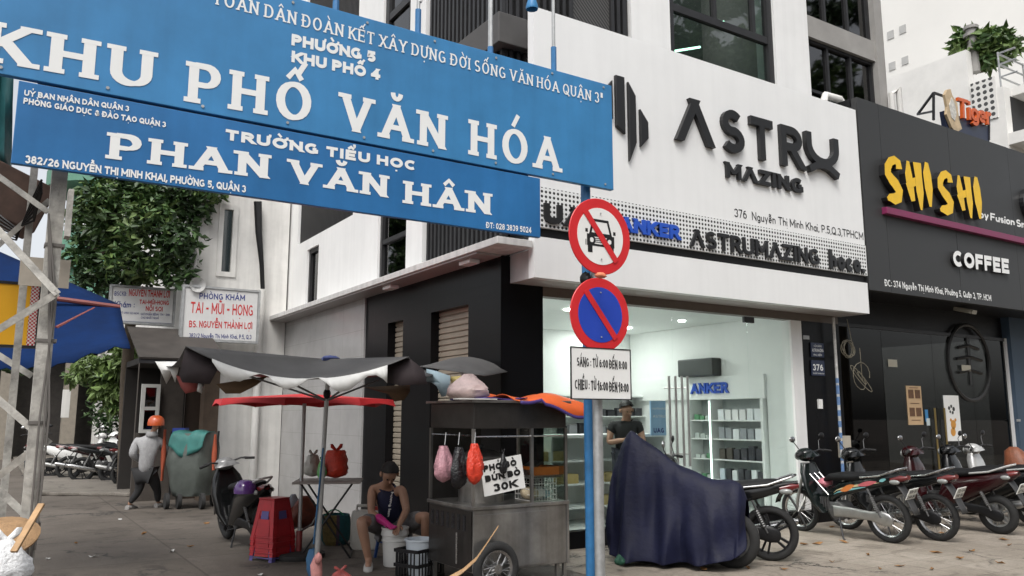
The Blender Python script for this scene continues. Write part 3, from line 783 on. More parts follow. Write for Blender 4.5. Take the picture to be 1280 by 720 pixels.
# wall air conditioner (dark)
a, c = PX(853, 452, 9.9), PX(897, 468, 9.9)
MB().box(9.78, c.y, c.z - .02, 9.999, a.y, a.z + .02).build('air_conditioner', mat('ac_dark', (.05, .055, .055), .35), label='dark wall air conditioner above the blue lettering', category='air conditioner', at=(9.9, c.y, c.z), bevel=.02)
# counter
ct = thing('shop_counter', 'white shop counter with open shelves and yellow trays', 'counter', (6.4, 8.7, .1))
CY = 8.75
ca, cb = PY(690, 560, CY).x, PY(800, 560, CY).x
zc = PY(770, 543, CY).z
m = MB().box(ca, CY, zc - .04, cb + .5, CY + .6, zc).box(ca, CY + .5, .1, cb + .5, CY + .55, zc - .041).box(ca, CY + .02, .1, ca + .03, CY + .5, zc - .041).box(cb + .47, CY + .02, .1, cb + .5, CY + .5, zc - .041)
m.build('counter_case', shop_white, ct)
for z in (.3, .6, .9): MB().box(ca + .031, CY + .03, z, cb + .469, CY + .499, z + .02).build('shelf', shop_white, ct)
for z, px in ((.62, 772), (.32, 770), (.92, 690), (.62, 705)):
    p = PY(px, 560, CY + .1); MB().box(p.x - .25, CY + .08, z + .001, p.x + .22, CY + .3, z + .12).build('yellow_tray', mat('tray_yellow', (.5, .38, .15), .6), label='yellow brown tray of stock on a shelf of the white counter', category='tray', group='trays in the shop counter', at=(p.x, CY + .2, z))
# standee poster
py_ = 8.6
a, c = PY(813, 501, py_), PY(833, 544, py_)
st = thing('standee', 'light blue poster board with white lettering on the shop counter', 'poster', (a.x, py_, c.z))
MB().box(a.x, py_, c.z, c.x, py_ + .02, a.z).build('board', mat('poster_blue', (.33, .52, .74), .5, var=.15, scale=3), st)
plane_text(st, 'UAG', py_, 817, 541, 830, 541, 6, letter_navy, t=.26)
plane_text(st, 'ASTRU', py_, 816, 522, 831, 522, 3.4, letter_white, t=.16)
plane_text(st, 'CHUYÊN HÀNG', py_, 815, 512, 832, 512, 2.4, letter_white, t=.16)

# ------------------------------------------------------------------ main shop sign
FY = 7.21
sg = thing('shop_sign', 'big white shop sign board with raised black letters above the glass shopfront', 'sign', (4.9, FY, 3.0))
FX0, FX1, FZ0, FZ1 = 4.89, 10.85, 2.99, 6.14
zbt = PY(677.8, 234, FY).z; zbb = PY(677, 284, FY).z; zkb = PY(677, 296, FY).z
m = MB().box(FX0, FY, zbt, FX1, FY + .12, FZ1).box(FX0, FY, FZ0, FX1, FY + .12, zkb)
m.build_each('panel', mat('sign_white', (.80, .805, .80), .4, var=.05, scale=.8, streak=.025), sg)
MB().box(FX0, FY + .12, FZ0, FX0 + .06, WY + .02, 3.31).box(FX0 + .06, FY + .12, FZ0, FX1, WY - .012, FZ0 + .03).build('return', mat('return_grey', (.46, .43, .42), .5, var=.1), sg)
MB().box(FX0 + .01, FY + .035, zkb + .001, FX1 - .002, FY + .11, zbb).build('dark_gap', black_plastic, sg)
perf = pattern_mat('perforated_white', (.76, .77, .76), (.02, .02, .02), 'dots', .055, .055, .3, .45, 'XZ', var=.02)
MB().box(FX0, FY - .012, zbb, FX1, FY + .1, zbt - .002).build('perforated_band', perf, sg)
# hexagonal bar emblem
def bar(px0, px1, pyt, pyb, cut, part='emblem_bar'):
    a, c = PY(px0, pyt, FY), PY(px1, pyb, FY)
    x0, x1, zt2, zb2 = a.x, c.x, a.z, c.z
    pts = [(x0, zb2 + cut[0]), (x0, zt2 - cut[1])] + ([((x0 + x1) / 2, zt2)] if cut[4] else []) + [(x1, zt2 - cut[2]), (x1, zb2 + cut[3])] + ([((x0 + x1) / 2, zb2)] if cut[4] else [])
    MB().prism(pts, lambda u, v: V(u, FY - .045, v), (0, .043, 0)).build(part, letter_black, sg, bevel=.008)
bar(752, 764, 98, 150, (.12, .16, .0, .0, 0)); bar(766.5, 779.5, 83, 171, (.10, .12, .12, .02, 0)); bar(782.5, 794, 103, 205, (.0, .0, .16, .26, 0)); bar(797.5, 808.5, 137, 187, (.0, .0, .15, .13, 0))
def sign_letter(ch, x0p, x1p, ypx, base, t=.2, depth=.06):
    a = PY(x0p, base, FY); c = PY(x1p, base, FY); h = zLT - zLB; W = c.x - a.x
    fn = lambda u, v: V(a.x + u, FY - .002, zLB + v)
    text_mesh(mb_, ch, fn, W, h, t=t, thin=t, depth=depth, nrm=(0, -1, 0), lift=.001)
zLT, zLB = PY(900, 136, FY).z, PY(900, 189, FY).z
for ch, a, c in (('\u039b', 845, 888), ('S', 900, 927), ('T', 936, 963), ('R', 973, 1000)):
    mb_ = MB(); sign_letter(ch, a, c, 0, 190); mb_.build('letter', letter_black, sg)
# last letter: an open bowl standing on a small crossed foot
a, c = PY(1005, 200, FY), PY(1043, 200, FY); W = c.x - a.x; h = zLT - zLB; hm = .5 * W
mb_ = MB()
def st_(pts, tt):
    L, Rr, cl = ribbon([(a.x + W * u, zLB + h * v) for u, v in pts], lambda d: tt / 2, .001)
    n = len(L); q = [V(p.x, FY - .075 - .001 * len(mb_.f) / 50, p.y) for p in L + Rr]
    mb_.add(q + [p + V(0, .071, 0) for p in q], [(i, i + n, i + n + 1, i + 1) for i in range(n - 1)] + [(i, i + 1, i + 1 + 2 * n, i + 2 * n) for i in range(n - 1)] + [(i + n + 1, i + n, i + 3 * n, i + 3 * n + 1) for i in range(n - 1)] + [(0, 2 * n, 3 * n, n), (n - 1, 2 * n - 1, 4 * n - 1, 3 * n - 1)])
st_([(.06, 1.0), (.06, .7)] + [(.5 + .44 * math.cos(R(t)), .70 + .40 * math.sin(R(t))) for t in range(190, 352, 16)] + [(.94, .7), (.94, 1.0)], .2 * h)
st_([(.05, .06), (.3, .2), (.5, .24), (.7, .2), (.98, .04)], .17 * h)
mb_.build('letter', letter_black, sg)
plane_text(sg, 'M\u039bZING', FY, 906, 222, 1002, 243, 19, letter_black, t=.26, depth=.04, mside=letter_black, gap=.2)
plane_text(sg, '376  Nguyễn Thị Minh Khai, P.5,Q.3,TPHCM', FY, 918, 271, 1079, 300, 10.5, letter_black, t=.13, gap=.13, space=.4)
plane_text(sg, 'UAG', FY - .012, 679, 279, 757, 290, 25, letter_black, t=.30, depth=.03, mside=letter_black)
plane_text(sg, 'ANKER', FY - .012, 774, 289, 848, 300.5, 18.5, letter_blue, t=.27, depth=.03, mside=letter_blue)
plane_text(sg, '\u039bSTRUM\u039bZING', FY - .012, 862, 308, 1023, 332, 22, letter_black, t=.2, depth=.03, mside=letter_black)
plane_text(sg, 'hoco.', FY - .012, 1036, 336, 1079, 343, 24, letter_black, t=.3, depth=.03, mside=letter_black)

# ------------------------------------------------------------------ plates and boxes on the dark pillar
def plate(px0, py0, px1, py1, y, label, cat, m, lines, name='sign_plate', th=.015):
    a, c = PY(px0, py0, y), PY(px1, py1, y)
    o = thing(name, label, cat, (a.x, y, c.z))
    MB().box(a.x, y, c.z, c.x, y + th, a.z).build('plate', m, o, bevel=.003)
    for (s, x0_, y0_, x1_, y1_, cap, mm, t) in lines: plane_text(o, s, y, x0_, y0_, x1_, y1_, cap, mm, t=t)
    return o
navy_plate = mat('navy_plate', (.02, .03, .07), .3)
plate(1014, 450, 1031.5, 470, WY - .03, 'small navy house number plate reading 376 on the black pillar', 'house number', navy_plate, [('376', 1016, 463, 1029, 463.6, 8, letter_white, .2), ('NGUYỄN THỊ MINH KHAI', 1016, 467.4, 1030, 468, 1.8, letter_white, .14)], 'number_plate')
plate(1013.5, 428, 1030.5, 447, WY - .03, 'small dark plate with white lettering above the house number', 'name plate', navy_plate, [('ASTRUMAZING', 1015, 439.6, 1029, 440.2, 4, letter_white, .2), ('CỬA HÀNG', 1017, 433.6, 1027, 434, 2.4, letter_white, .16), ('PHỤ KIỆN', 1017, 444.6, 1027, 445, 2.2, letter_white, .16)], 'name_plate')
plate(1023.5, 499, 1029, 511, WY - .035, 'small white switch box on the black pillar', 'switch', board_white, [], 'switch_box', .03)
plate(1004.5, 419, 1012, 424.5, WY - .03, 'tiny pale label plate high on the black pillar', 'label', galv, [], 'label_plate')
cd = PY(1048, 500, WY - .12).x
MB().tube([(cd, WY - .12, 0), (cd, WY - .12, 2.95)], .022, 8).build('conduit_pipe', mat('conduit_white', (.55, .54, .52), .6, var=.35, scale=14), label='thin pale conduit pipe with stickers down the black pillar', category='pipe', at=(cd, WY - .12, 0), smooth=40)
stc = mat('sticker_blue', (.12, .22, .42), .6, var=.4, scale=30)
m = MB()
for i in range(9):
    z = .7 + i * .16; m.lathe([(.0245, z), (.0245, z + random.uniform(.06, .13))], (cd, WY - .12, 0), 8, caps=False)
m.build_each('sticker', stc, bpy.data.objects['conduit_pipe'])
def coil(px, py, rr, n, label, y=WY - .14, wild=0):
    c = PY(px, py, y); pts = []
    for i in range(n * 16):
        t = 2 * math.pi * i / 16; q = rr * (1 + .12 * math.sin(i * .7) + wild * math.sin(t * .4 + 1))
        pts.append((c.x + q * math.cos(t * (1 + wild * .13)), y - .02 * math.sin(i * .31), c.z + q * .95 * math.sin(t)))
    pts.append((c.x + .02, y, c.z + .45))
    MB().tube(pts, .0055, 5).build('cable_coil', mat('cable_tan', (.24, .215, .16), .6), label=label, category='cable', at=c, smooth=60)
coil(1060, 436, .13, 4, 'neat round coil of tan cable hanging beside the pillar')
coil(1076, 472, .15, 4, 'loose tangled loop of tan cable hanging below the round coil', wild=.55)
plate(1053, 545, 1065, 572, WY - .1, 'beige meter box low beside the conduit pipe', 'meter box', mat('meter_beige', (.45, .41, .34), .6), [], 'meter_box', .09)
# ------------------------------------------------------------------ building right of the pier (grey bands, dark glass)
ob = thing('office_building', 'narrow grey building with bands of dark reflecting windows above the coffee shop', 'building', (xW, 7.75, 0))
x9 = PY(1104, 110, 7.75).x
z_a = PY(1010, 17, 7.75).z; z_b = PY(1010, 43, 7.75).z; z_c = 5.9
band = mat('band_concrete', (.30, .29, .275), .75, var=.18, scale=1.5, bump=.06)
m = MB()
m.box(xW + .002, 7.78, z_b, x9, 8.3, z_a); m.box(x9 - .12, 7.74, 5.2, x9 + .1, 20, 15); m.box(xW + .002, 8.31, 5.2, x9 - .121, 20, 15)
m.box(xW + .002, 7.78, z_a + 1.75, x9, 8.3, z_a + 2.5)
m.build_each('wall', band, ob)
framed_window(ob, 'y', xW + .003, x9 - .12, z_c, z_b - .002, 7.86, cols=3, rows=(z_c + .75,), fr=.05)
framed_window(ob, 'y', xW + .003, x9 - .12, z_a + .002, z_a + 1.74, 7.86, cols=3, fr=.05)
p = PY(1108, 110, 7.7)
MB().tube([(x9 + .08, 7.66, 6.2), (x9 + .08, 7.66, p.z - .1), (x9 + .2, 7.6, p.z), (x9 + .22, 7.6, 6.0)], .05, 8).build('vent_pipe', old_white, label='bent white vent pipe at the edge of the grey banded building', category='pipe', at=(x9, 7.66, 6.2), smooth=50)
p = PY(1042, 124, 7.5)
MB().tube([(p.x - .25, 7.5, p.z - .1), (p.x - .2, 7.5, p.z + .02), (p.x + .15, 7.5, p.z + .03), (p.x + .3, 7.5, p.z - .12)], .06, 8).build('duct_pipe', old_white, label='short bent white duct lying on top of the white sign board', category='pipe', at=p, smooth=50)

# ------------------------------------------------------------------ coffee shop
cs = thing('coffee_shop', 'black fronted coffee shop with dark glass and a black overhanging fascia', 'building', (10.9, 7.7, 0))
SY = 7.2; SX0 = 10.88; SX1 = 22
sz1, sz0 = PY(1100, 131, SY).z, PY(1087, 362, SY).z
m = MB(); n = 0; x = SX0
seam = charcoal
while x < SX1:
    wdt = .55 if x == SX0 else 1.95
    m.box(x, SY + .001 * (n % 2), sz0, min(x + wdt, SX1) - .008, SY + .1, sz1); x += wdt; n += 1
m.build_each('fascia_panel', charcoal, cs)
MB().box(SX0, SY + .1, sz0 + .01, SX1, 9.2, sz0 + .06).box(SX0 - .02, SY + .11, sz0 + .06, SX0 + .03, 12, sz1).box(SX0, SY + .1, sz1 - .06, SX1, 12, sz1 - .01).build('fascia_box', black_plastic, cs)
GX0, GX1 = 11.0, PY(1259, 480, 8.0).x
zgs = PY(1105, 413, 8.0).z
coffee_glass = glass_mat('coffee_glass', (.20, .21, .21), .8, .02, 1.42)
MB().box(SX0 + .05, 8.05, zgs + .06, SX1, 8.3, sz0 + .2).box(SX0, 7.95, 0, GX0, 8.6, zgs + .06).build_each('black_wall', black_plastic, cs)
gx = [GX0, 12.3, PY(1170, 500, 8).x, PY(1183, 500, 8).x + .9, GX1]
for i in range(4): MB().box(gx[i] + .004, 8.0, .12, gx[i + 1] - .004, 8.012, zgs).build('glass_panel', coffee_glass, cs)
MB().box(GX0, 7.98, .004, GX1, 8.1, .118).box(GX0, 7.98, zgs + .002, GX1, 8.05, zgs + .058).build_each('frame_rail', dark_metal, cs)
MB().box(GX1 + .002, 7.97, .004, GX1 + .07, 8.06, zgs + .058).build('bright_jamb', mat('jamb_white', (.7, .7, .7), .4, var=.05), cs)
for px in (1169, 1181):
    a = PY(px, 520, 7.95); zz = PY(px, 510, 7.95).z
    MB().tube([(a.x, 7.95, .5), (a.x, 7.95, zz)], .018, 8).build('door_handle', mat('dull_brass', (.34, .25, .1), .35, .8), cs, smooth=40)
dk = mat('coffee_interior', (.03, .028, .026), .8)
MB().box(11.0, 13, 0, 20, 13.1, 3.4).box(11.0, 8.4, 0, 11.1, 13, 3.4).box(11.1, 8.4, .008, 20, 13, .012).box(11.0, 8.4, 3.3, 20, 13, 3.34).build('inner_wall', dk, cs)
# round relief emblem seen on the glass
rc = PY(1211, 453, 7.99); rr_ = (PY(1237, 453, 7.99).x - PY(1186, 453, 7.99).x) / 2
eb = mat('emblem_grey', (.022, .022, .022), .5)
m = MB()
ring = [(rc.x + rr_ * math.cos(2 * math.pi * i / 32), 7.985, rc.z + rr_ * math.sin(2 * math.pi * i / 32)) for i in range(32)]
m.tube(ring, .036, 6, close=True)
m.box(rc.x - .035, 7.975, rc.z - rr_ * .6, rc.x + .035, 7.996, rc.z + rr_ * .7)
for dz, wd in ((.45, .5), (.15, .62), (-.2, .55)):
    m.tube([(rc.x - rr_ * wd, 7.98, rc.z + rr_ * (dz - .08)), (rc.x, 7.98, rc.z + rr_ * dz), (rc.x + rr_ * wd, 7.98, rc.z + rr_ * (dz - .08))], .03, 4)
m.build('round_emblem', eb, cs)
# writing on the fascia
ylw = mat('letter_yellow', (.82, .50, .012), .4, var=.1)
cl = thing('coffee_sign', 'raised yellow brush lettering with white script and a magenta bar on the black fascia', 'sign', (11.3, SY, 4.6))
def brush(px0, px1, pyt, pyb, strokes, m0=ylw, dep=.1):
    a, c = PY(px0, pyt, SY), PY(px1, pyb, SY); W, H = c.x - a.x, a.z - PY(px0, pyb, SY).z
    mb = MB(); k = 0
    for pts, wds in strokes:
        P2 = [Vector((a.x + u * W, a.z - H + v * H)) for u, v in pts]; n = len(P2); L = []; Rr = []
        for i in range(n):
            d = (P2[min(i + 1, n - 1)] - P2[max(i - 1, 0)]).normalized(); nn = Vector((-d.y, d.x))
            hw = wds[i] * H / 2 * 1.55; L.append(P2[i] + nn * hw); Rr.append(P2[i] - nn * hw)
        k += 1; q = [V(p.x, SY - dep - .002 * k, p.y) for p in L + Rr]; bk = [V(p.x, SY - .001, p.y) for p in L + Rr]
        fs = [(i, i + n, i + n + 1, i + 1) for i in range(n - 1)]
        sf = [(i, i + 1, i + 1 + 2 * n, i + 2 * n) for i in range(n - 1)] + [(i + n + 1, i + n, i + 3 * n, i + 3 * n + 1) for i in range(n - 1)] + [(0, 2 * n, 3 * n, n), (n - 1, 2 * n - 1, 4 * n - 1, 3 * n - 1)]
        mb.add(q + bk, fs, 0); mb.add(q + bk, sf, 1)
    mb.build('letter', [m0, letter_black], cl)
Sst = [([(.95, .80), (.92, .95), (.7, 1.0), (.42, .93), (.22, .78), (.2, .62), (.4, .5), (.66, .40), (.85, .26), (.78, .1), (.5, .03), (.22, .04), (.05, .0)], [.16, .15, .13, .14, .16, .17, .18, .2, .2, .19, .17, .12, .05])]
Hst = [([(.22, 1.0), (.2, .7), (.26, .4), (.38, .1)], [.06, .17, .17, .1]), ([(.0, .42), (.3, .5), (.6, .56), (.85, .62)], [.06, .12, .12, .1]), ([(.80, 1.02), (.84, .7), (.86, .35), (.86, -.06)], [.2, .17, .18, .05])]
Ist = [([(.45, 1.02), (.4, .75), (.5, .4), (.55, -.02)], [.08, .2, .2, .06])]
for q, a, c, t_, b_ in ((Sst, 1097, 1120, 198, 249), (Hst, 1123, 1146, 202, 256), (Ist, 1147, 1159, 205, 257), (Sst, 1163, 1184, 216, 263), (Hst, 1187, 1208, 220, 267), (Ist, 1209, 1221, 223, 272)): brush(a, c, t_, b_, q)
plane_text(cl, 'by Fusion Smoke', SY, 1224, 272, 1300, 290, 9.5, letter_white, t=.2, skew=.15, gap=.06, space=.2)
plane_text(cl, 'COFFEE', SY, 1188, 333, 1258, 343, 19.5, letter_white, t=.27, depth=.05, mside=letter_black, skew=.06, gap=.14)
plane_text(cl, 'ĐC: 374 Nguyễn Thị Minh Khai, Phường 5, Quận 3, TP. HCM', SY, 1106, 357.5, 1239, 376.5, 8.5, letter_white, t=.19, gap=.14)
a, c = PY(1102, 264, SY), PY(1330, 264, SY)
MB().box(a.x, SY - .09, a.z - .05, c.x, SY - .001, a.z + .055).build('magenta_bar', mat('magenta', (.20, .02, .08), .4), cl, bevel=.005)
rc = PY(1284, 256, SY)
MB().lathe([(.3, 0), (.3, .08)], (rc.x, SY - .085, rc.z), 24, axis='Y').build('round_badge', black_gloss, cl)
p = PY(1192, 391, 7.7)
MB().obox((p.x, 7.5, p.z + .02), (.14, .34, .07), rx=.3).build('flood_lamp', mat('lamp_cream', (.42, .40, .33), .5), label='small rectangular cream flood lamp under the black fascia', category='lamp', at=(p.x, 7.5, p.z), bevel=.01)
# posters on the glass
po = thing('menu_poster', 'tall tan poster with four pictures on the dark coffee shop glass', 'poster', PY(1133, 530, 7.98))
a, c = PY(1133, 482, 7.98), PY(1155, 531, 7.98)
MB().box(a.x, 7.985, c.z, c.x, 7.995, a.z).build('sheet', mat('poster_tan', (.55, .38, .22), .6, var=.1), po)
bw = mat('poster_brown', (.14, .07, .035), .6, var=.4, scale=14); W = c.x - a.x; H = a.z - c.z
for u in (.1, .55):
    for v in (.22, .68): MB().box(a.x + u * W, 7.98, c.z + v * H, a.x + (u + .35) * W, 7.984, c.z + (v + .22) * H).build('picture', bw, po)
for v in (.12, .55, .95): MB().box(a.x + .2 * W, 7.981, c.z + (v - .008) * H, a.x + .8 * W, 7.984, c.z + (v + .008) * H).build('text_line', bw, po)
po = thing('cartoon_poster', 'tall white poster with black marks and an orange striped figure on the dark glass', 'poster', PY(1180, 550, 7.98))
a, c = PY(1179.5, 494, 7.98), PY(1203, 551, 7.98); W = c.x - a.x; H = a.z - c.z
MB().box(a.x, 7.985, c.z, c.x, 7.995, a.z).build('sheet', board_white, po)
org = mat('poster_orange', (.6, .28, .05), .6)
m = MB(); 
for u, v, r in ((.3, .72, .07), (.45, .76, .06), (.6, .70, .08), (.36, .64, .05), (.52, .62, .06)): m.lathe([(r * W, 0), (r * W, .004)], (a.x + u * W, 7.98, c.z + v * H), 8, axis='Y')
m.build_each('black_mark', letter_black, po)
m = MB()
for u, v, r in ((.5, .36, .17), (.36, .46, .06), (.66, .46, .06), (.45, .2, .16)): m.lathe([(r * W, 0), (r * W, .003)], (a.x + u * W, 7.981, c.z + v * H), 12, axis='Y')
m.build('figure', org, po)
plate(1156, 512, 1161, 527, 7.98, 'small blue sticker beside the tan poster', 'sticker', sign_blue, [], 'glass_sticker', .005)
plate(1158, 523, 1163, 532, 7.97, 'small pale sticker below the blue sticker', 'sticker', mat('sticker_pale', (.5, .58, .6), .5), [], 'glass_sticker', .005)
plate(1110, 449, 1122, 459, 7.98, 'small cream notice on the dark glass left of the posters', 'notice', mat('notice_cream', (.5, .47, .38), .6), [], 'notice', .005)
plate(1202, 456, 1214, 464, 7.96, 'small cream notice in the middle of the round emblem', 'notice', MATS['notice_cream'], [], 'notice', .005)
# blue neighbour at the right edge
nb = thing('blue_shop', 'dark blue painted shop wall at the right edge of the photo', 'building', (GX1 + .1, 7.9, 0))
MB().box(GX1 + .075, 7.9, 0, GX1 + 6, 8.4, sz0 + .1).build('wall', mat('dark_blue_wall', (.045, .075, .115), .6, var=.15, scale=2), nb)
plate(1271, 524, 1276, 527, 7.89, 'tiny pale plate on the dark blue wall', 'label', galv, [], 'label_plate', .01)

# ------------------------------------------------------------------ roof sign with orange lettering
ry = 8.6
rs = thing('roof_sign', 'small roof sign with orange lettering and a cream shield on a steel frame', 'sign', PY(1175, 150, ry))
a, c = PY(1180, 124, ry), PY(1236, 165, ry)
zq = PY(1180, 160, ry).z - .35
MB().prism([(a.x + .05, zq), (a.x - .03, a.z - .25), (c.x + .05, a.z - .25), (c.x - .08, zq)], lambda u, v: V(u, ry, v), (0, .1, 0)).build('backing', mat('roof_sign_navy', (.02, .028, .06), .4), rs)
m = MB()
for (q0, q1) in (((1147, 143, ry + .6), (1167, 116, ry)), ((1167, 116, ry), (1167, 150, ry)), ((1167, 116, ry + .1), (1182, 121, ry + .1)), ((1236, 140, ry), (1236, 175, ry)), ((1147, 143, ry + .6), (1167, 139, ry))):
    m.beam(PY(*q0), PY(*q1), .04, .04)
m.build_each('steel_frame', dark_metal, rs)
tor = mat('letter_orange', (.62, .11, .02), .4)
plane_text(rs, 'Tiger', ry - .01, 1195, 147, 1237, 158, 24, tor, t=.17, depth=.06, mside=tor, skew=.08, gap=.02)
c2 = PY(1187, 139, ry)
m = MB().prism([(c2.x + u * .26, c2.z + v * .42) for u, v in ((-.5, 1), (-.9, .7), (-.7, .1), (-.9, -.3), (-.3, -.9), (.3, -1.1), (1.2, -.8), (.9, -.4), (.8, .5), (.2, .8), (0, 1.1))], lambda u, v: V(u, ry - .06, v), (0, .055, 0))
m.build('shield', mat('shield_cream', (.55, .42, .26), .5, var=.3, scale=6), rs, bevel=.005)
m = MB().prism([(c2.x + u * .18, c2.z + v * .28) for u, v in ((0, 1), (-.7, .3), (-.4, -.6), (.2, -.8), (.7, -.2), (.5, .6))], lambda u, v: V(u, ry - .07, v), (0, .009, 0))
m.build('shield_centre', mat('shield_grey', (.62, .6, .55), .5, var=.4, scale=14), rs)

# ------------------------------------------------------------------ white terrace house and tower behind (right)
TX = 25.0
th_ = thing('terrace_house', 'white house with a railed roof terrace and a pierced block screen behind the roof sign', 'building', (TX, 14, 0))
pc = PX(1252, 92, TX)      # corner of side face and street face, top
y0 = pc.y; ztop = pc.z
yback = PX(1111, 96, TX).y; zl = PX(1207, 62, TX).z
MB().box(TX, y0 - .0, 0, TX + 14, yback + 12, ztop - .4).box(TX, PX(1207, 62, TX).y, ztop - .4, TX + .3, yback + 12, max(zl, ztop)).build('wall', mat('house_white', (.76, .75, .72), .7, var=.1, scale=1.2), th_)
ya, yb2 = PX(1215, 120, TX).y, PX(1246, 120, TX).y
za, zb2 = PX(1230, 100, TX).z, PX(1230, 152, TX).z
dots = pattern_mat('pierced_block', (.70, .69, .66), (.06, .06, .06), 'dots', .19, .19, .33, .7, 'YZ', var=.05)
MB().box(TX - .04, yb2, zb2, TX - .001, ya, za).build('block_screen', dots, th_)
z3 = PY(1270, 170, y0 - .02).z
MB().box(TX + .02, y0 - 1.2, z3 - .35, TX + 14, y0 - .001, z3).box(TX + .5, y0 - 1.2, ztop - .6, TX + 14, y0 - .001, ztop - .35).build_each('balcony_slab', MATS['house_white'], th_)
MB().box(TX + .35, y0 - .02, z3 + .1, TX + 14, y0 - .004, ztop - .65).build('balcony_opening', dark_metal, th_)
m = MB()
for z in (.35, .75, 1.1): m.tube([(TX + .1, yback - 4, ztop - .4 + z), (TX + .1, y0 + .1, ztop - .4 + z), (TX + 12, y0 + .1, ztop - .4 + z)], .03, 6)
for i in range(6): m.tube([(TX + .1 + i * 1.5, y0 + .1, ztop - .4), (TX + .1 + i * 1.5, y0 + .1, ztop + .75)], .03, 6)
m.build('railing', galv, th_)
px_ = PX(1207, 75, TX)
MB().lathe([(.16, -.3), (.16, .9), (.24, .9), (.24, 1.0), (.16, 1.0), (.16, 1.15), (.22, 1.15), (.22, 1.25)], (TX + .5, px_.y, px_.z), 12).build('chimney_pipe', band, label='short grey chimney pipe on the white terrace wall', category='chimney', at=(TX + .5, px_.y, px_.z), smooth=30)

twx = 48.0
tw = thing('tower_block', 'tall plain white tower block with four small louvred vents at the far right', 'building', (twx, 40, 0))
yA_ = PX(1104, 60, twx).y
MB().box(twx, 8, 0, twx + 30, yA_ + 30, 80).build('wall', mat('tower_white', (.74, .73, .70), .7, var=.05, scale=.2), tw)
for (q0, q1, r0, r1) in ((1109, 1118, 37, 51), (1124, 1133, 30, 44), (1111, 1120, 76, 90), (1127, 1136, 69, 83)):
    A, B_ = PX(q0, r0, twx), PX(q1, r1 - 4, twx)
    f = MB().box(twx - .05, B_.y, B_.z, twx - .001, A.y, A.z - .2).build('vent', grey_paint, tw)

# ------------------------------------------------------------------ white house beyond the canopy, facing us
NY = 15.6
nh = thing('clinic_house', 'white plastered house with a tall narrow window above a dark open ground floor', 'building', (3, NY, 0))
nx0, nx1 = PY(245, 300, NY).x, PY(327, 300, NY).x
nxp = PY(268, 600, NY).x
wx0, wx1 = PY(272, 300, NY).x, PY(296, 300, NY).x
wz0, wz1 = PY(283, 346, NY).z, PY(285, 256, NY).z
zlow = PY(250, 445, NY).z
m = MB()
m.box(nx0, NY, zlow, wx0, NY + .3, 11).box(wx0, NY, wz1, wx1, NY + .3, 11).box(wx0, NY, zlow, wx1, NY + .3, wz0).box(wx1, NY, zlow, WX - .04, NY + .3, 11)
m.box(nxp, NY, 0, WX - .04, NY + .3, zlow)
m.box(nx0, NY + .31, zlow, nx0 + .25, 30, 11).build('wall', old_white, nh)
framed_window(nh, 'y', wx0, wx1, wz0, wz1, NY + .02, fr=.09, mframe=old_white, proud=.05)
MB().box(nxp - .26, NY - .02, 0, nxp - .002, NY + .3, zlow - .002).build('corner_column', mat('brown_column', (.12, .085, .06), .75, var=.3), nh)
q_x0 = PY(170, 560, NY + .5).x
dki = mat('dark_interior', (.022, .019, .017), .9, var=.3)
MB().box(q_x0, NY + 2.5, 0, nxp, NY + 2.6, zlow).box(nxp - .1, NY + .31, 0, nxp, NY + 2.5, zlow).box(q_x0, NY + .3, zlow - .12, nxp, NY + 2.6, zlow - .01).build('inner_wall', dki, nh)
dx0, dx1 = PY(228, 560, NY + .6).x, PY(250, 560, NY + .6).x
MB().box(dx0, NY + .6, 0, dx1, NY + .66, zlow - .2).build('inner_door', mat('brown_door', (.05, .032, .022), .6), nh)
q = PY(178, 480, NY + .4); q2 = PY(197, 541, NY + .4)
framed_window(nh, 'y', q.x, q2.x, q2.z, q.z, NY + .4, rows=((q.z + q2.z) / 2,), fr=.06, mframe=mat('frame_grey_white', (.42, .42, .4), .6))
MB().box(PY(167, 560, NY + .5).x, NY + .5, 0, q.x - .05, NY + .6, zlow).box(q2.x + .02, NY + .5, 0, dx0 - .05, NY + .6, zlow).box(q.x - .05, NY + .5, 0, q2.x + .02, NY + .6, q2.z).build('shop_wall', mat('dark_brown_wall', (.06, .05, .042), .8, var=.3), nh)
# drain pipe, loose cable, loudspeaker
pxp = PY(324, 420, NY - .1)
MB().tube([(pxp.x, NY - .1, 0), (pxp.x, NY - .1, PY(324, 362, NY - .1).z)], .07, 10).build('drain_pipe', old_white, label='white drain pipe down the corner beside the clinic sign', category='pipe', at=(pxp.x, NY - .1, 0), smooth=40)
m = MB()
for k_ in range(5):
    m.tube([PY(319 + k_ * 1.6, 252, NY - .12), PY(321 + k_ * 1.2, 290, NY - .14), PY(326 + k_ * .5, 330, NY - .14), PY(327.5 + k_ * .4, 361, NY - .12)], .03, 6)
m.build('cable_bundle', black_plastic, label='thick bundle of black cables down the white wall', category='cable', at=PY(325, 361, NY - .12), smooth=60)
sp = PY(247, 356, 15.0)
ls = thing('loudspeaker', 'grey horn loudspeaker on a bent pole above the clinic sign', 'loudspeaker', sp)
MB().lathe([(.02, .2), (.04, .14), (.06, .07), (.13, .0), (.135, -.015), (.12, 0), (.055, .05), (.02, .09)], sp, 18, axis='Y').build('horn', grey_paint, ls, smooth=50)
MB().tube([PY(238, 430, 15.2), PY(241, 350, 15.2), PY(246, 320, 15.2), PY(241, 305, 15.25), PY(238, 285, 15.3)], .025, 6).build('bracket', grey_paint, ls, smooth=50)

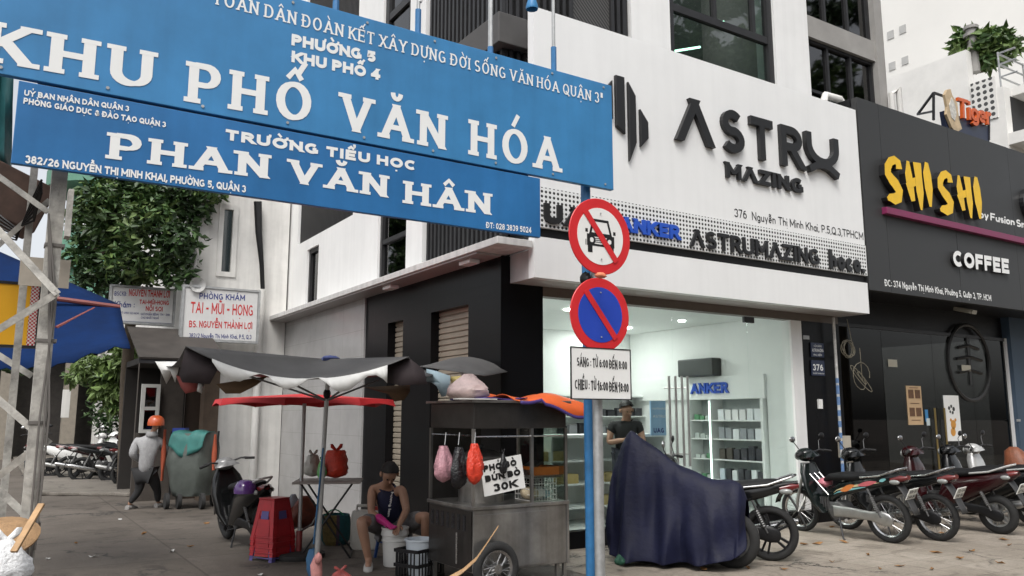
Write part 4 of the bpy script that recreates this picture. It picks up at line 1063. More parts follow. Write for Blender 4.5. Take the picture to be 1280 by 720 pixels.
def clinic_sign(y, px0, pyt, px1, pyb, slope, label, lines):
    a = PY(px0, pyt, y); c = PY(px1, pyb, y)
    o = thing('clinic_sign', label, 'sign', (a.x, y, c.z))
    MB().box(a.x, y, c.z, c.x, y + .12, a.z).build('panel', mat('clinic_panel', (.62, .62, .61), .5, var=.1, scale=2), o, bevel=.01)
    m = MB(); w = .04
    m.box(a.x - w, y - .02, c.z - w, c.x + w, y + .13, c.z - .002).box(a.x - w, y - .02, a.z + .002, c.x + w, y + .13, a.z + w).box(a.x - w, y - .02, c.z, a.x - .002, y + .13, a.z).box(c.x + .002, y - .02, c.z, c.x + w, y + .13, a.z)
    m.build('frame', galv, o)
    for (s, q, mm, t) in lines: plane_text(o, s, y, *q, mm, t=t, gap=.14)
    return o
clinic_sign(15.05, 231.5, 358.5, 320, 427, 0, 'white clinic sign with big red lettering on the white wall under the horn loudspeaker',
    [('PHÒNG KHÁM', (249, 373.5, 306, 376, 7.5), letter_navy, .19), ('TAI - MŨI - HỌNG', (238, 391, 316, 395, 14), letter_red, .17), ('BS. NGUYỄN THÀNH LỢI', (236, 409, 315, 411.5, 8.5), letter_red, .2), ('382/2 Nguyễn Thị Minh Khai, P.5, Q.3', (236, 422, 314, 424, 5.6), letter_navy, .17)])
o = clinic_sign(16.3, 141, 358, 215, 405, 0, 'smaller white clinic sign with red and blue lettering half hidden behind the blue awning',
    [('BSCKII:', (143, 369.5, 158, 370, 5.5), letter_navy, .17), ('NGUYỄN THÀNH LỢI', (161, 370, 212, 372.5, 9), letter_red, .2), ('TAI-MŨI-HỌNG', (174, 380, 211, 381.5, 5.6), letter_red, .2), ('NỘI SOI', (182, 388.5, 203, 389.5, 6), letter_red, .22), ('Khám :', (143, 384, 168, 385, 8), letter_navy, .17), ('GIỜ KHÁM BỆNH: 17H - 20H', (176, 394, 212, 395, 2.8), letter_navy, .16), ('CHỦ NHẬT NGHỈ', (176, 398.5, 198, 399, 2.8), letter_navy, .16), ('ĐT: 0903 123 HCM', (150, 392, 173, 393, 2.6), letter_navy, .16)])
a = PY(141, 400.5, 16.29); c = PY(215, 404.5, 16.29)
MB().box(a.x, 16.285, c.z, c.x, 16.295, a.z).build('blue_strip', letter_navy, o)
# lean-to roof under the small sign
a, c = PY(160, 412, 15.4), PY(240, 405, 15.4)
rf = thing('lean_to_roof', 'dark sloping tin roof below the two clinic signs', 'roof', (a.x, 15.4, a.z))
z1_ = PY(200, 448, 13.9).z
MB().sheet([[V(x, 15.5, a.z + .05) for x in (a.x, c.x + .3)], [V(x, 13.9, z1_) for x in (a.x, c.x + .3)]]).build('tin_sheet', mat('dark_tin', (.05, .043, .038), .7, var=.35, scale=4), rf, solid=.03)
MB().beam((a.x, 13.95, z1_ - .04), (c.x + .3, 13.95, z1_ - .04), .05, .08).build('edge_beam', dark_metal, rf)

# ------------------------------------------------------------------ further down the alley
rh = thing('row_house', 'low grey row house with dark doorways and a concrete overhang down the alley', 'building', (3.5, 24, 0))
xr_ = 3.5
gw = mat('row_house_grey', (.15, .142, .13), .8, var=.25, scale=1.2)
m = MB().box(xr_, 19, 2.9, xr_ + 6, 40, 3.9)
yy = 19.
while yy < 38: m.box(xr_ + .3, yy, 0, xr_ + 1, yy + .9, 2.9); yy += 3.0
m.build('wall', gw, rh)
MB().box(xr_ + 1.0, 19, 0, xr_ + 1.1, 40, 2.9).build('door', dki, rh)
MB().box(xr_ + .7, 22.0, 0, xr_ + .8, 22.7, 2.3).box(xr_ + .7, 28.1, 0, xr_ + .8, 28.8, 2.3).build_each('door_leaf', mat('door_brown', (.075, .055, .045), .7), rh)
plate(79, 487, 86, 522, 22, 'narrow white hanging sign down the alley', 'sign', old_white, [], 'hanging_sign', .1)
fh = thing('far_shophouse', 'dim shophouse with tall beige columns closing the end of the alley', 'building', (-6, 34, 0))
m = MB()
for x in range(-22, 4, 2): m.box(x * 1.0 + .3, 34, 0, x + .75, 34.5, 4.2)
m.box(-22, 34, 4.2, 5, 36, 4.9); m.build_each('column', mat('far_beige', (.26, .23, .19), .8, var=.2), fh)
MB().box(-22, 35.0, 0, 5, 35.1, 4.2).build('shop_opening', mat('far_dark', (.045, .04, .036), .9, var=.4), fh)
MB().box(-22, 34.5, 4.9, 5, 38, 6.5).build('upper_wall', mat('far_wall', (.42, .40, .36), .8, var=.15), fh)
# green house with a rounded balcony
gp = PD(96, 270, 26)
gh = thing('green_house', 'pale green house with a rounded balcony rising behind the tree', 'building', (gp.x, gp.y, 0))
grn = mat('pale_green', (.10, .24, .17), .65, var=.12, scale=1)
rr2 = 1.5; cx, cyy = gp.x + 1.0, gp.y + 1.0
zb1, zb2, zb3 = PD(96, 318, 26).z, PD(96, 292, 26).z, PD(96, 215, 26).z
MB().lathe([(rr2, 4), (rr2, zb1 - .5), (rr2 + .25, zb1 - .5), (rr2 + .25, zb2), (rr2 + .15, zb2), (rr2 + .15, zb1 - .2), (rr2 - .25, zb1 - .2), (rr2 - .25, zb3 + 3)], (cx, cyy, 0), 28).build('round_wall', grn, gh, smooth=30)
MB().box(cx + .4, cyy - .6, 0, cx + 2.2, cyy + 4, zb3 + 5).build('white_wall', old_white, gh)
m = MB()
for z in (zb2 + .2, zb2 + .45): m.tube([(cx + (rr2 + .2) * math.cos(R(a_)), cyy + (rr2 + .2) * math.sin(R(a_)), z) for a_ in range(120, 300, 12)], .03, 6)
m.build('railing', galv, gh)
MB().lathe([(rr2 + .4, zb3 - .35), (rr2 + .4, zb3 + .2), (rr2, zb3 + .2)], (cx, cyy, 0), 28).build('upper_balcony', grn, gh, smooth=30)
# ------------------------------------------------------------------ foliage
def leaf_mat(name, c):
    m = mat(name, c, .5, var=.45, scale=2.2); return m
leafs = [leaf_mat('leaf_dark', (.028, .062, .018)), leaf_mat('leaf_mid', (.062, .125, .032)), leaf_mat('leaf_light', (.13, .20, .055))]
def leaves(clumps, n, size, seed, droop=.3, hi=.2):
    rg = random.Random(seed); mb = MB()
    tot = sum(c[1][0] * c[1][1] * c[1][2] for c in clumps) ** 1
    for (c, r) in clumps:
        k = max(30, int(n * r[0] * r[1] * r[2] / tot)); c = Vector(c)
        base = rg.choice((0, 0, 1, 1, 2)) if len(clumps) > 1 else 1
        for _ in range(k):
            d = Vector((rg.gauss(0, 1), rg.gauss(0, 1), rg.gauss(0, 1))).normalized(); q = rg.random() ** .45
            p = c + Vector((d.x * r[0], d.y * r[1], d.z * r[2])) * q
            s = size * rg.uniform(.45, 1.55)
            a = Vector((rg.gauss(0, 1), rg.gauss(0, 1), rg.gauss(0, .6) - droop)).normalized()
            b_ = a.cross(Vector((rg.gauss(0, 1), rg.gauss(0, 1), rg.gauss(0, 1)))).normalized()
            up = a.cross(b_) * s * .12
            mi = min(2, max(0, base + rg.choice((-1, 0, 0, 1))))
            mb.add([p, p + a * s * .35 + b_ * s * .24 + up, p + a * s, p + a * s * .35 - b_ * s * .24 + up], [(0, 1, 2, 3)], mi)
    return mb
def px_clump(px, py, dep, r): return (PD(px, py, dep), r if isinstance(r, tuple) else (r, r, r))
tr = thing('alley_tree', 'bushy dark green tree leaning over the small clinic sign', 'tree', PD(150, 610, 15.2))
cl_ = []
rg = random.Random(3)
for px, py, r in ((130, 250, .5), (170, 235, .55), (215, 240, .5), (245, 265, .38), (140, 290, .5), (185, 280, .55), (225, 300, .42), (120, 330, .42), (160, 325, .45), (205, 330, .4), (110, 300, .35), (262, 235, .35), (150, 200, .6), (200, 195, .6), (240, 205, .5), (235, 325, .22), (180, 345, .3), (128, 355, .32), (105, 345, .25), (255, 290, .2), (150, 350, .3), (235, 345, .2), (110, 270, .4), (95, 320, .25), (190, 255, .5), (215, 350, .22), (100, 370, .25)):
    cl_.append(px_clump(px, py, 15.2 + rg.uniform(-.7, .5), (r, r * 1.1, r * .8)))
leaves(cl_, 11500, .15, 11).build('crown', leafs, tr)
bark = mat('bark', (.09, .07, .05), .9, var=.3, scale=9, bump=.4)
b0 = PD(155, 600, 16.6); b0.z = 0
MB().tube([b0, PD(158, 470, 16.6), PD(165, 380, 16.5), PD(172, 300, 15.6), PD(165, 230, 15.2)], [.13, .12, .10, .07, .03], 10).tube([PD(170, 340, 16.0), PD(225, 310, 15.3), PD(250, 260, 15.2)], [.07, .05, .02], 8).tube([PD(190, 330, 15.2), PD(140, 320, 15.2), PD(115, 310, 15)], [.06, .04, .02], 8).build('trunk', bark, tr, smooth=60)
vn = thing('hanging_vine', 'light green vine hanging over the dark shopfront down the alley', 'vine', PD(140, 520, 17.5))
cl2 = [px_clump(px, py, 17.6, (r, .45, r * .8)) for px, py, r in ((110, 455, .32), (135, 460, .4), (158, 455, .4), (130, 485, .3), (150, 490, .35), (95, 470, .2), (160, 430, .35), (140, 510, .15))]
leaves(cl2, 2600, .17, 5, droop=.8).build('foliage', [leafs[1], leafs[2], leafs[2]], vn)
MB().tube([PD(170, 400, 17.6), PD(150, 440, 17.6), PD(120, 460, 17.5)], .02, 6).tube([PD(165, 410, 17.6), PD(150, 480, 17.6)], .02, 6).build('stem', bark, vn)
s2 = thing('creeper', 'dark creeper growing up the wall behind the parked motorbikes', 'creeper', PD(145, 570, 23))
leaves([px_clump(px, py, 23.5, (.45, .4, .55)) for px, py in ((135, 530), (150, 560), (160, 520), (140, 580), (165, 555), (150, 500), (163, 480), (125, 510))], 1700, .15, 8).build('foliage', [leafs[0], leafs[0], leafs[1]], s2)
s3 = thing('small_bush', 'small dark bush under the yellow board at the left edge', 'bush', PD(15, 500, 22))
leaves([px_clump(px, py, 22, (.5, .5, .4)) for px, py in ((10, 445), (25, 450), (0, 440))], 900, .2, 9).build('foliage', leafs, s3)
tp = thing('terrace_shrub', 'yellow green shrub growing on the white roof terrace', 'shrub', (TX + 1, px_.y - 1, ztop - .4))
cl3 = [(PX(px, py, TX + 1), (r, r, r * .7)) for px, py, r in ((1212, 52, .6), (1228, 60, .75), (1240, 56, .7), (1222, 68, .6), (1250, 62, .55), (1238, 72, .5), (1200, 48, .35))]
leaves(cl3, 2600, .3, 15).build('foliage', [leafs[1], leafs[2], leafs[2]], tp)
MB().tube([PX(1226, 90, TX + 1), PX(1226, 60, TX + 1)], .06, 6).tube([PX(1226, 85, TX + 1), PX(1242, 62, TX + 1)], .04, 6).build('stem', bark, tp)
# street trees on the far side of the road (they mirror in the dark windows)
def street_tree(x, y, h, seed, label):
    t_ = thing('street_tree', label, 'tree', (x, y, 0), 'street trees along the road')
    rg = random.Random(seed); c_ = []
    for i in range(26):
        a = rg.uniform(0, 2 * math.pi); q = rg.uniform(.3, 4.2)
        c_.append(((x + q * math.cos(a), y + q * math.sin(a), h + rg.uniform(-3, 3)), (rg.uniform(.7, 1.3),) * 2 + (rg.uniform(.5, .9),)))
    leaves(c_, 6500, .42, seed).build('crown', leafs, t_)
    MB().tube([(x, y, 0), (x + .1, y, h * .5), (x - .1, y + .1, h)], [.28, .22, .1], 10).tube([(x, y, h * .6), (x + 1.6, y + .6, h + .6)], [.12, .04], 8).tube([(x, y, h * .65), (x - 1.5, y - .5, h + .8)], [.12, .04], 8).build('trunk', bark, t_, smooth=60)
street_tree(13, -10, 9.5, 31, 'tall street tree behind the viewer opposite the white sign board')
street_tree(20, -3.4, 14.5, 32, 'tall kerbside street tree to the right of the viewer')
street_tree(27.5, -3.6, 15, 33, 'tallest kerbside street tree further up the road')

# ------------------------------------------------------------------ unseen shophouses added across the road, blocking low sky and darkening reflections
ol = ['cream shophouse across the road opposite the white sign board', 'grey shophouse across the road opposite the coffee shop', 'tan shophouse across the road opposite the alley', 'pale green shophouse across the road to the far right', 'brown shophouse across the road to the far left']
for i, (x, hgt, c_) in enumerate(((10, 12, (.40, .37, .30)), (19, 15, (.25, .25, .25)), (1, 11, (.30, .24, .17)), (28, 13, (.26, .32, .27)), (-8, 13, (.20, .14, .10)))):
    t_ = thing('opposite_shophouse', ol[i], 'building', (x, -15, 0), 'shophouses across the road')
    MB().box(x - 4.45, -22, 0, x + 4.45, -15, hgt).build('wall', mat('opposite_wall_%d' % i, c_, .8, var=.2, scale=.6), t_)
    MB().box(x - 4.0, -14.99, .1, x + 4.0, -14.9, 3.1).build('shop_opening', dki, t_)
    MB().box(x - 4.4, -14.99, 3.3, x + 4.4, -13.9, 3.5).build('awning', dark_metal, t_)
    z = 4.6
    while z + 1.8 < hgt:
        for k in range(3): MB().box(x - 3.6 + k * 2.6, -14.99, z, x - 1.8 + k * 2.6, -14.93, z + 1.6).build('window', dark_metal, t_)
        z += 3.2
# ------------------------------------------------------------------ blue neighbourhood sign across the alley mouth
BY = 5.6
ss = thing('street_sign', 'large blue neighbourhood sign board with white slab lettering spanning the alley mouth', 'sign', (4.4, BY, 0))
ux0, ux1 = PY(-60, 60, BY).x, PY(764.5, 107, BY).x
uz0, uz1 = PY(764, 237, BY).z, PY(764, 107, BY).z
MB().box(ux0, BY, uz0, ux1, BY + .05, uz1).build('upper_board', sign_blue, ss, bevel=.004)
dull = mat('sign_blue_deep', (.022, .155, .39), .42, var=.2, scale=1.3, streak=.08)
lx0, lx1 = PY(13, 208, BY).x, PY(676, 297, BY).x
lz0, lz1 = PY(676, 297, BY).z, PY(676, 222, BY).z
MB().box(lx0, BY + .004, lz0, lx1, BY + .045, lz1 - .006).build('lower_board', dull, ss, bevel=.004)
m = MB()
for x in (ux0, 1.0, 2.4, ux1 - .05): m.box(x, BY + .051, uz0 + .05, x + .04, BY + .09, uz1 - .05)
m.box(lx0 + .1, BY + .05, lz1 - .03, lx1 - .1, BY + .08, lz1 + .03)
m.build_each('back_frame', galv, ss)
for i in range(9):
    for z in (uz0 + .04, uz1 - .04):
        x = ux0 + .25 + i * (ux1 - ux0 - .35) / 8; MB().lathe([(.011, 0), (.009, .006)], (x, BY - .0065, z), 8, axis='Y').build('bolt', galv, ss)
post = PY(736, 520, BY + .12)
MB().tube([(post.x, BY + .12, 0), (post.x, BY + .12, uz1 - .04)], .044, 14).build('post', blue_post, ss, smooth=40)
SL = dict(slab=True)
plane_text(ss, '"TOÀN DÂN ĐOÀN KẾT XÂY DỰNG ĐỜI SỐNG VĂN HÓA QUẬN 3"', BY, 256, 2, 754, 130.5, 17, letter_white, t=.23, thin=.10, slab=True, gap=.03, space=.42)
plane_text(ss, 'PHƯỜNG 5', BY, 364, 56.5, 469, 78.5, 14.5, letter_white, t=.31, gap=.1)
plane_text(ss, 'KHU PHỐ 4', BY, 364, 77.5, 475, 100.5, 14.5, letter_white, t=.31, gap=.1)
for s, q in (('KHU', (-28, 74, 196, 113, 52)), ('PHỐ', (228, 126, 393, 154.5, 51)), ('VĂN', (421, 160.5, 560, 188, 46)), ('HÓA', (584, 192.5, 703, 216, 44))):
    plane_text(ss, s, BY, *q, letter_white, t=.36, thin=.125, slab=True, gap=.10)
plane_text(ss, 'UỶ BAN NHÂN DÂN QUẬN 3', BY + .004, 30, 119.5, 161, 139.5, 7.3, letter_white, t=.25, gap=.12)
plane_text(ss, 'PHÒNG GIÁO DỤC & ĐÀO TẠO QUẬN 3', BY + .004, 29, 129.5, 207, 159.5, 7.6, letter_white, t=.26, gap=.12)
plane_text(ss, 'TRƯỜNG TIỂU HỌC', BY + .004, 281, 174.5, 520, 213.5, 13.5, letter_white, t=.29, gap=.17)
for s, q in (('PHAN', (130, 197.5, 339, 224, 33)), ('VĂN', (357, 227, 487, 247.5, 29)), ('HÂN', (502, 253.5, 616, 269, 28))):
    plane_text(ss, s, BY + .004, *q, letter_white, t=.37, thin=.14, slab=True, gap=.04)
plane_text(ss, '382/26 NGUYỄN THỊ MINH KHAI, PHƯỜNG 5, QUẬN 3', BY + .004, 31, 204, 307, 241, 10.3, letter_white, t=.25, gap=.1)
plane_text(ss, 'ĐT: 028 3839 5024', BY + .004, 607.5, 285, 664, 291.5, 7.6, letter_white, t=.21, gap=.13)
# thin flag poles rising behind the board
fl = ['thin blue flag pole rising behind the board, farthest left', 'flag pole with a rolled white flag behind the board', 'thin pale flag pole between the rolled flag and the white shop sign', 'thin pole with a blue foot in front of the white shop sign']
for i, px in enumerate((418, 522, 613, 692)):
    a = PY(px, 60, BY + .1); hgt = 1.0
    o = thing('flag_pole', fl[i], 'flag pole', (a.x, BY + .1, uz1 - .4), 'flag poles behind the blue sign')
    MB().tube([(a.x, BY + .1, uz1 - .5), (a.x, BY + .1, uz1 + hgt)], .016 if i in (1, 3) else .022, 8).build('pole', blue_post if i in (0,) else galv, o, smooth=40)
    MB().tube([(a.x, BY + .1, uz1 - .45), (a.x, BY + .1, uz1 + (.12, .25, .1, .27)[i])], .026, 8).build('pole_foot', blue_post, o, smooth=40)
    if i == 1: MB().loft([((a.x + .01, BY + .1, uz1 + .32), (.02, 0, 0), (0, .02, 0)), ((a.x + .03, BY + .1, uz1 + .5), (.06, 0, 0), (0, .03, 0)), ((a.x + .02, BY + .1, uz1 + 1.1), (.035, 0, 0), (0, .02, 0))]).build('rolled_flag', board_white, o, smooth=60)
a = PY(665, 8, BY + .3)
MB().lathe([(.012, .18), (.03, .13), (.06, .02), (.055, 0), (.025, .1)], (a.x, BY + .3, a.z - .03), 16).build('lamp_shade', sign_blue, label='small blue hanging lamp shade at the top corner of the white shop sign', category='lamp', at=(a.x, BY + .3, a.z), smooth=50)

# ------------------------------------------------------------------ road signs on the grey pole
gp0 = PD(747, 520, 6.75); GY = gp0.y
MB().tube([(gp0.x, GY, 0), (gp0.x, GY, PD(747, 262, 6.75).z)], .042, 14).build('sign_pole', galv, label='grey galvanised pole carrying the two round traffic signs', category='pole', at=(gp0.x, GY, 0), smooth=40)
sy = GY - .06
def disc_sign(px, py, hpx, inner, label):
    c = PY(px, py, sy); r = (PY(px, py - hpx, sy).z - c.z)
    o = thing('traffic_sign', label, 'traffic sign', c)
    MB().lathe([(r - .004, 0), (r, .004), (r, .01)], (c.x, sy, c.z), 48, axis='Y').build('disc', red_paint, o, smooth=30)
    MB().lathe([(r * .745, 0), (r * .745, .003)], (c.x, sy - .003, c.z), 48, axis='Y').build('face', inner, o)
    ang = R(-51)
    dx, dz = math.cos(ang), math.sin(ang); L_ = r * .80; w_ = r * .085
    pts = [(c.x - dx * L_ - dz * w_, c.z - dz * L_ + dx * w_), (c.x + dx * L_ - dz * w_, c.z + dz * L_ + dx * w_), (c.x + dx * L_ + dz * w_, c.z + dz * L_ - dx * w_), (c.x - dx * L_ + dz * w_, c.z - dz * L_ - dx * w_)]
    MB().prism(pts, lambda u, v: V(u, sy - .009, v), (0, .0028, 0)).build('diagonal_bar', red_paint, o)
    for k_ in (.6, -.6): MB().lathe([(.007, 0), (.007, .004)], (c.x, sy - .0125, c.z + r * k_), 10, axis='Y').build('bolt', galv, o)
    MB().box(c.x - .03, sy + .011, c.z - .04, c.x + .03, GY - .02, c.z + .04).build('clamp', galv, o)
    return o, c, r
o, c, r = disc_sign(750.5, 295.5, 47, board_white, 'round no motor cars sign, red ring with a black car crossed out')
cx, cz = c.x, c.z + r * .02; u = r * .47
car = MB()
F_ = lambda a, b_: V(cx + a * u, sy - .0042, cz + b_ * u)
def ringp(pts, th_):
    L, Rr, cl = ribbon(pts + [pts[0]], lambda d: th_, False); n = len(L)
    car.add([F_(*p) for p in L + Rr], [(i, i + n, (i + 1) % n + n, (i + 1) % n) for i in range(n)])
ringp([(-.72, .05), (-.5, .82), (.5, .82), (.72, .05)], .07)
fbox = lambda a0, b0, a1, b1, z=0: car.add([F_(*p) + V(0, -.0002 * z, 0) for p in ((a0, b0), (a1, b0), (a1, b1), (a0, b1))], [(0, 1, 2, 3)])
fbox(-.95, -.62, -.74, .02, 1); fbox(.74, -.62, .95, .02, 1); fbox(-.74, -.1, .74, .02, 2); fbox(-.74, -.62, .74, -.5, 2)
for i in range(3): fbox(-.4, -.42 + i * .1, .4, -.38 + i * .1, 3)
fbox(-1.05, -.62, -1.0, -.3, 2)
fbox(-.9, -1.0, -.58, -.62, 1); fbox(.58, -1.0, .9, -.62, 1)
for s_ in (-.62, .62):
    pts = [(s_ + .2 * math.cos(2 * math.pi * i / 16), -.3 + .2 * math.sin(2 * math.pi * i / 16)) for i in range(16)]
    ringp(pts, .06)
fbox(-1.05, .1, -.88, .3, 1); fbox(.88, .1, 1.05, .3, 1)
car.build('car_symbol', letter_black, o)
o2, c2_, r2_ = disc_sign(750.5, 393.5, 46, signal_blue, 'round no parking sign, blue face with a red ring and one red bar')
plate_y = sy - .03
pa, pc_ = PY(714, 434, plate_y), PY(788.5, 499, plate_y)
tp_ = thing('time_plate', 'white rectangular plate with two lines of hours below the round blue sign', 'sign', (pa.x, plate_y, pc_.z))
MB().box(pa.x, plate_y, pc_.z, pc_.x, plate_y + .006, pa.z).build('plate', board_white, tp_, bevel=.002)
m = MB(); w_ = .008
m.box(pa.x - w_, plate_y - .004, pc_.z - w_, pc_.x + w_, plate_y + .008, pc_.z).box(pa.x - w_, plate_y - .004, pa.z, pc_.x + w_, plate_y + .008, pa.z + w_).box(pa.x - w_, plate_y - .004, pc_.z, pa.x, plate_y + .008, pa.z).box(pc_.x, plate_y - .004, pc_.z, pc_.x + w_, plate_y + .008, pa.z)
m.build('border', letter_black, tp_)
plane_text(tp_, 'SÁNG : TỪ 6:00 ĐẾN 8:00', plate_y, 721, 458, 783.5, 463, 12.5, letter_black, t=.30, thin=.13, gap=.2)
plane_text(tp_, 'CHIỀU : TỪ 16:00 ĐẾN 18:00', plate_y, 718.5, 487, 785.5, 491.5, 13.5, letter_black, t=.30, thin=.13, gap=.2)
MB().ell(PD(748, 345, 6.7) + V(0, -.03, 0), (.055, .04, .025), 10, noise=.25, seed=4).build('orange_tie', mat('tie_orange', (.65, .2, .1), .7), label='knotted orange plastic tie between the two round traffic signs', category='tie', at=PD(748, 345, 6.7), smooth=60)
MB().ell(PD(732, 349, 6.9), (.05, .05, .06), 10, noise=.3, seed=5).build('black_tape', black_plastic, label='lump of black tape round the blue post beside the orange tie', category='tape', at=PD(732, 349, 6.9), smooth=60)

# ------------------------------------------------------------------ lattice pole at the left
LX, LY = .27, 5.76
lp = thing('lattice_pole', 'rusty pale lattice steel pole with crossed braces at the left edge', 'pole', (LX, LY, 0))
rust = mat('flaking_pale_paint', (.44, .425, .39), .75, .1, var=.55, scale=7, bump=.3)
def angle(mb, x, y, z0, z1, w_=.10, t_=.012, sx=1, sy_=1):
    mb.box(x, y, z0, x + w_ * sx, y + t_, z1); mb.box(x, y + t_ * sy_, z0, x + t_ * sx, y + w_ * sy_, z1)
m = MB(); angle(m, LX - .05, LY, 0, 6, .088); m.build('leg', rust, lp)
for x, y in ((LX - .62, LY), (LX - .16, LY + .5), (LX - .62, LY + .5)):
    m = MB(); angle(m, x, y, 0, 6, .045); m.build('leg', rust, lp)
br = []
def brace(q0, q1, d0=4.98, d1=4.9, w_=.042):
    MB().beam(PD(*q0, d0), PD(*q1, d1), w_, .012, up=(0, 1, 0)).build('brace', rust, lp)
brace((72, 368), (-50, 236)); brace((72, 366), (-60, 448)); brace((62, 555), (-50, 458)); brace((60, 548), (-50, 632)); brace((36, 648), (-45, 570)); brace((62, 250), (-40, 340), 5.5, 5.4, .034); brace((60, 265), (-30, 200), 5.2, 5.2, .035); brace((40, 470), (-40, 420), 5.5, 5.4, .04)
m = MB()
for z in (2.55, 1.95, 1.45, .85): m.box(LX - .056, LY - .006, z, LX + .056, LY + .1, z + .02)
for x in (.0, .02, .035): m.tube([(LX + x, LY - .02, .4 + x * 9), (LX + x * 1.4, LY - .025, 1.5), (LX + .03 - x, LY - .02, 2.2), (LX - .05, LY - .03, 2.75)], .007, 5)
m.build('cable', mat('old_cable', (.14, .13, .12), .7), lp)
MB().obox(PD(86, 268, 5.1), (.03, .12, .3)).build('clamp_bracket', rust, lp)
# boards and boxes on the lattice
a, c = PD(66 - 40, 320, 5.35), PD(88, 357, 5.35)
MB().box(a.x, a.y, c.z, c.x, a.y + .012, a.z).build('blank_board', mat('blank_beige', (.46, .41, .34), .7, var=.2), label='blank beige board tied behind the lattice pole', category='board', at=(a.x, a.y, c.z))
yd = 5.75
ys_ = thing('yellow_board', 'bright yellow sign board with a red and white checked edge behind the lattice braces', 'sign', PD(20, 432, yd))
a, c = PD(-70, 356, yd), PD(43, 432, yd); k0 = PD(32.5, 432, yd).x
yb_ = c.y
MB().box(a.x, yb_, c.z, k0 - .001, yb_ + .03, a.z).build('panel', mat('board_yellow', (.78, .40, .015), .5, var=.05), ys_)
MB().box(k0, yb_, c.z, c.x, yb_ + .03, a.z).build('checked_edge', pattern_mat('red_check', (.72, .68, .64), (.42, .02, .03), 'check', .0128, .0128, rough=.5, axes='XZ'), ys_)
m = MB().box(a.x, yb_ - .008, c.z - .02, c.x + .012, yb_ + .04, c.z - .001).box(a.x, yb_ - .008, a.z + .001, c.x + .012, yb_ + .04, a.z + .02).box(c.x + .001, yb_ - .008, c.z, c.x + .012, yb_ + .04, a.z)
m.build('frame', dark_metal, ys_)
jb = PD(12, 250, 5.7)
MB().obox(jb, (.42, .3, .36), rz=.2, ry=.35).build('junction_box', mat('rust_brown', (.10, .06, .045), .8, var=.4, scale=6), label='rusty brown junction box tilted high on the lattice pole', category='junction box', at=jb, bevel=.01)
m = MB()
for i in range(6):
    m.tube([PD(-10, 262 + i * 6, 5.5), PD(20, 285 + i * 3, 5.5), PD(42, 276 - i * 6, 5.4), PD(52, 240 - i * 3, 5.3)], .008, 5)
m.build('cable_loop', black_plastic, label='loops of black cable hanging below the rusty junction box', category='cable', at=PD(20, 285, 5.5), smooth=60)
tq = thing('teal_tarpaulin', 'folded teal tarpaulin hanging at the upper left edge behind the blue sign', 'tarpaulin', PD(0, 200, 5.7))
gr = []
for i in range(8):
    v = i / 7; gr.append([PD(-40 + j * 9 + (1 - v) * 3, 80 + v * 125 + 6 * math.sin(j * 1.3), 5.75 + .07 * math.sin(j * 1.9 + v * 2)) for j in range(7)])
MB().sheet(gr).build('cloth', mat('teal_cloth', (.02, .11, .12), .5, var=.35, scale=5), tq, smooth=60, solid=.004)

# blue awning behind the lattice
aw = thing('blue_awning', 'deep blue tarpaulin awning sloping down behind the lattice pole', 'awning', PD(60, 440, 7.8))
tarp = mat('tarp_blue', (.004, .020, .080), .85, var=.3, scale=3, bump=.15, spec=.12)
A0, A1, B0, B1 = PD(-120, 262, 9.0), PD(150, 381, 8.6), PD(-60, 478, 7.0), PD(163, 436, 7.6)
gr = []
for i in range(12):
    v = i / 11; row = []
    for j in range(22):
        u_ = j / 21; p = A0.lerp(A1, u_).lerp(B0.lerp(B1, u_), v)
        p.z -= .05 * math.sin(math.pi * v) + (.02 * math.sin(u_ * 40) if i == 11 else 0) + .03 * math.sin(u_ * 9 + v * 3) * v
        row.append(p)
    gr.append(row)
MB().sheet(gr).build('canvas', tarp, aw, smooth=60, solid=.006)
MB().tube([PD(150, 384, 8.55), PD(60, 372, 8.2), PD(-40, 360, 8)], .025, 8).tube([PD(70, 410, 7.9), PD(118, 386, 8.4)], .02, 8).build('frame_tube', mat('frame_red', (.22, .06, .05), .5), aw, smooth=40)
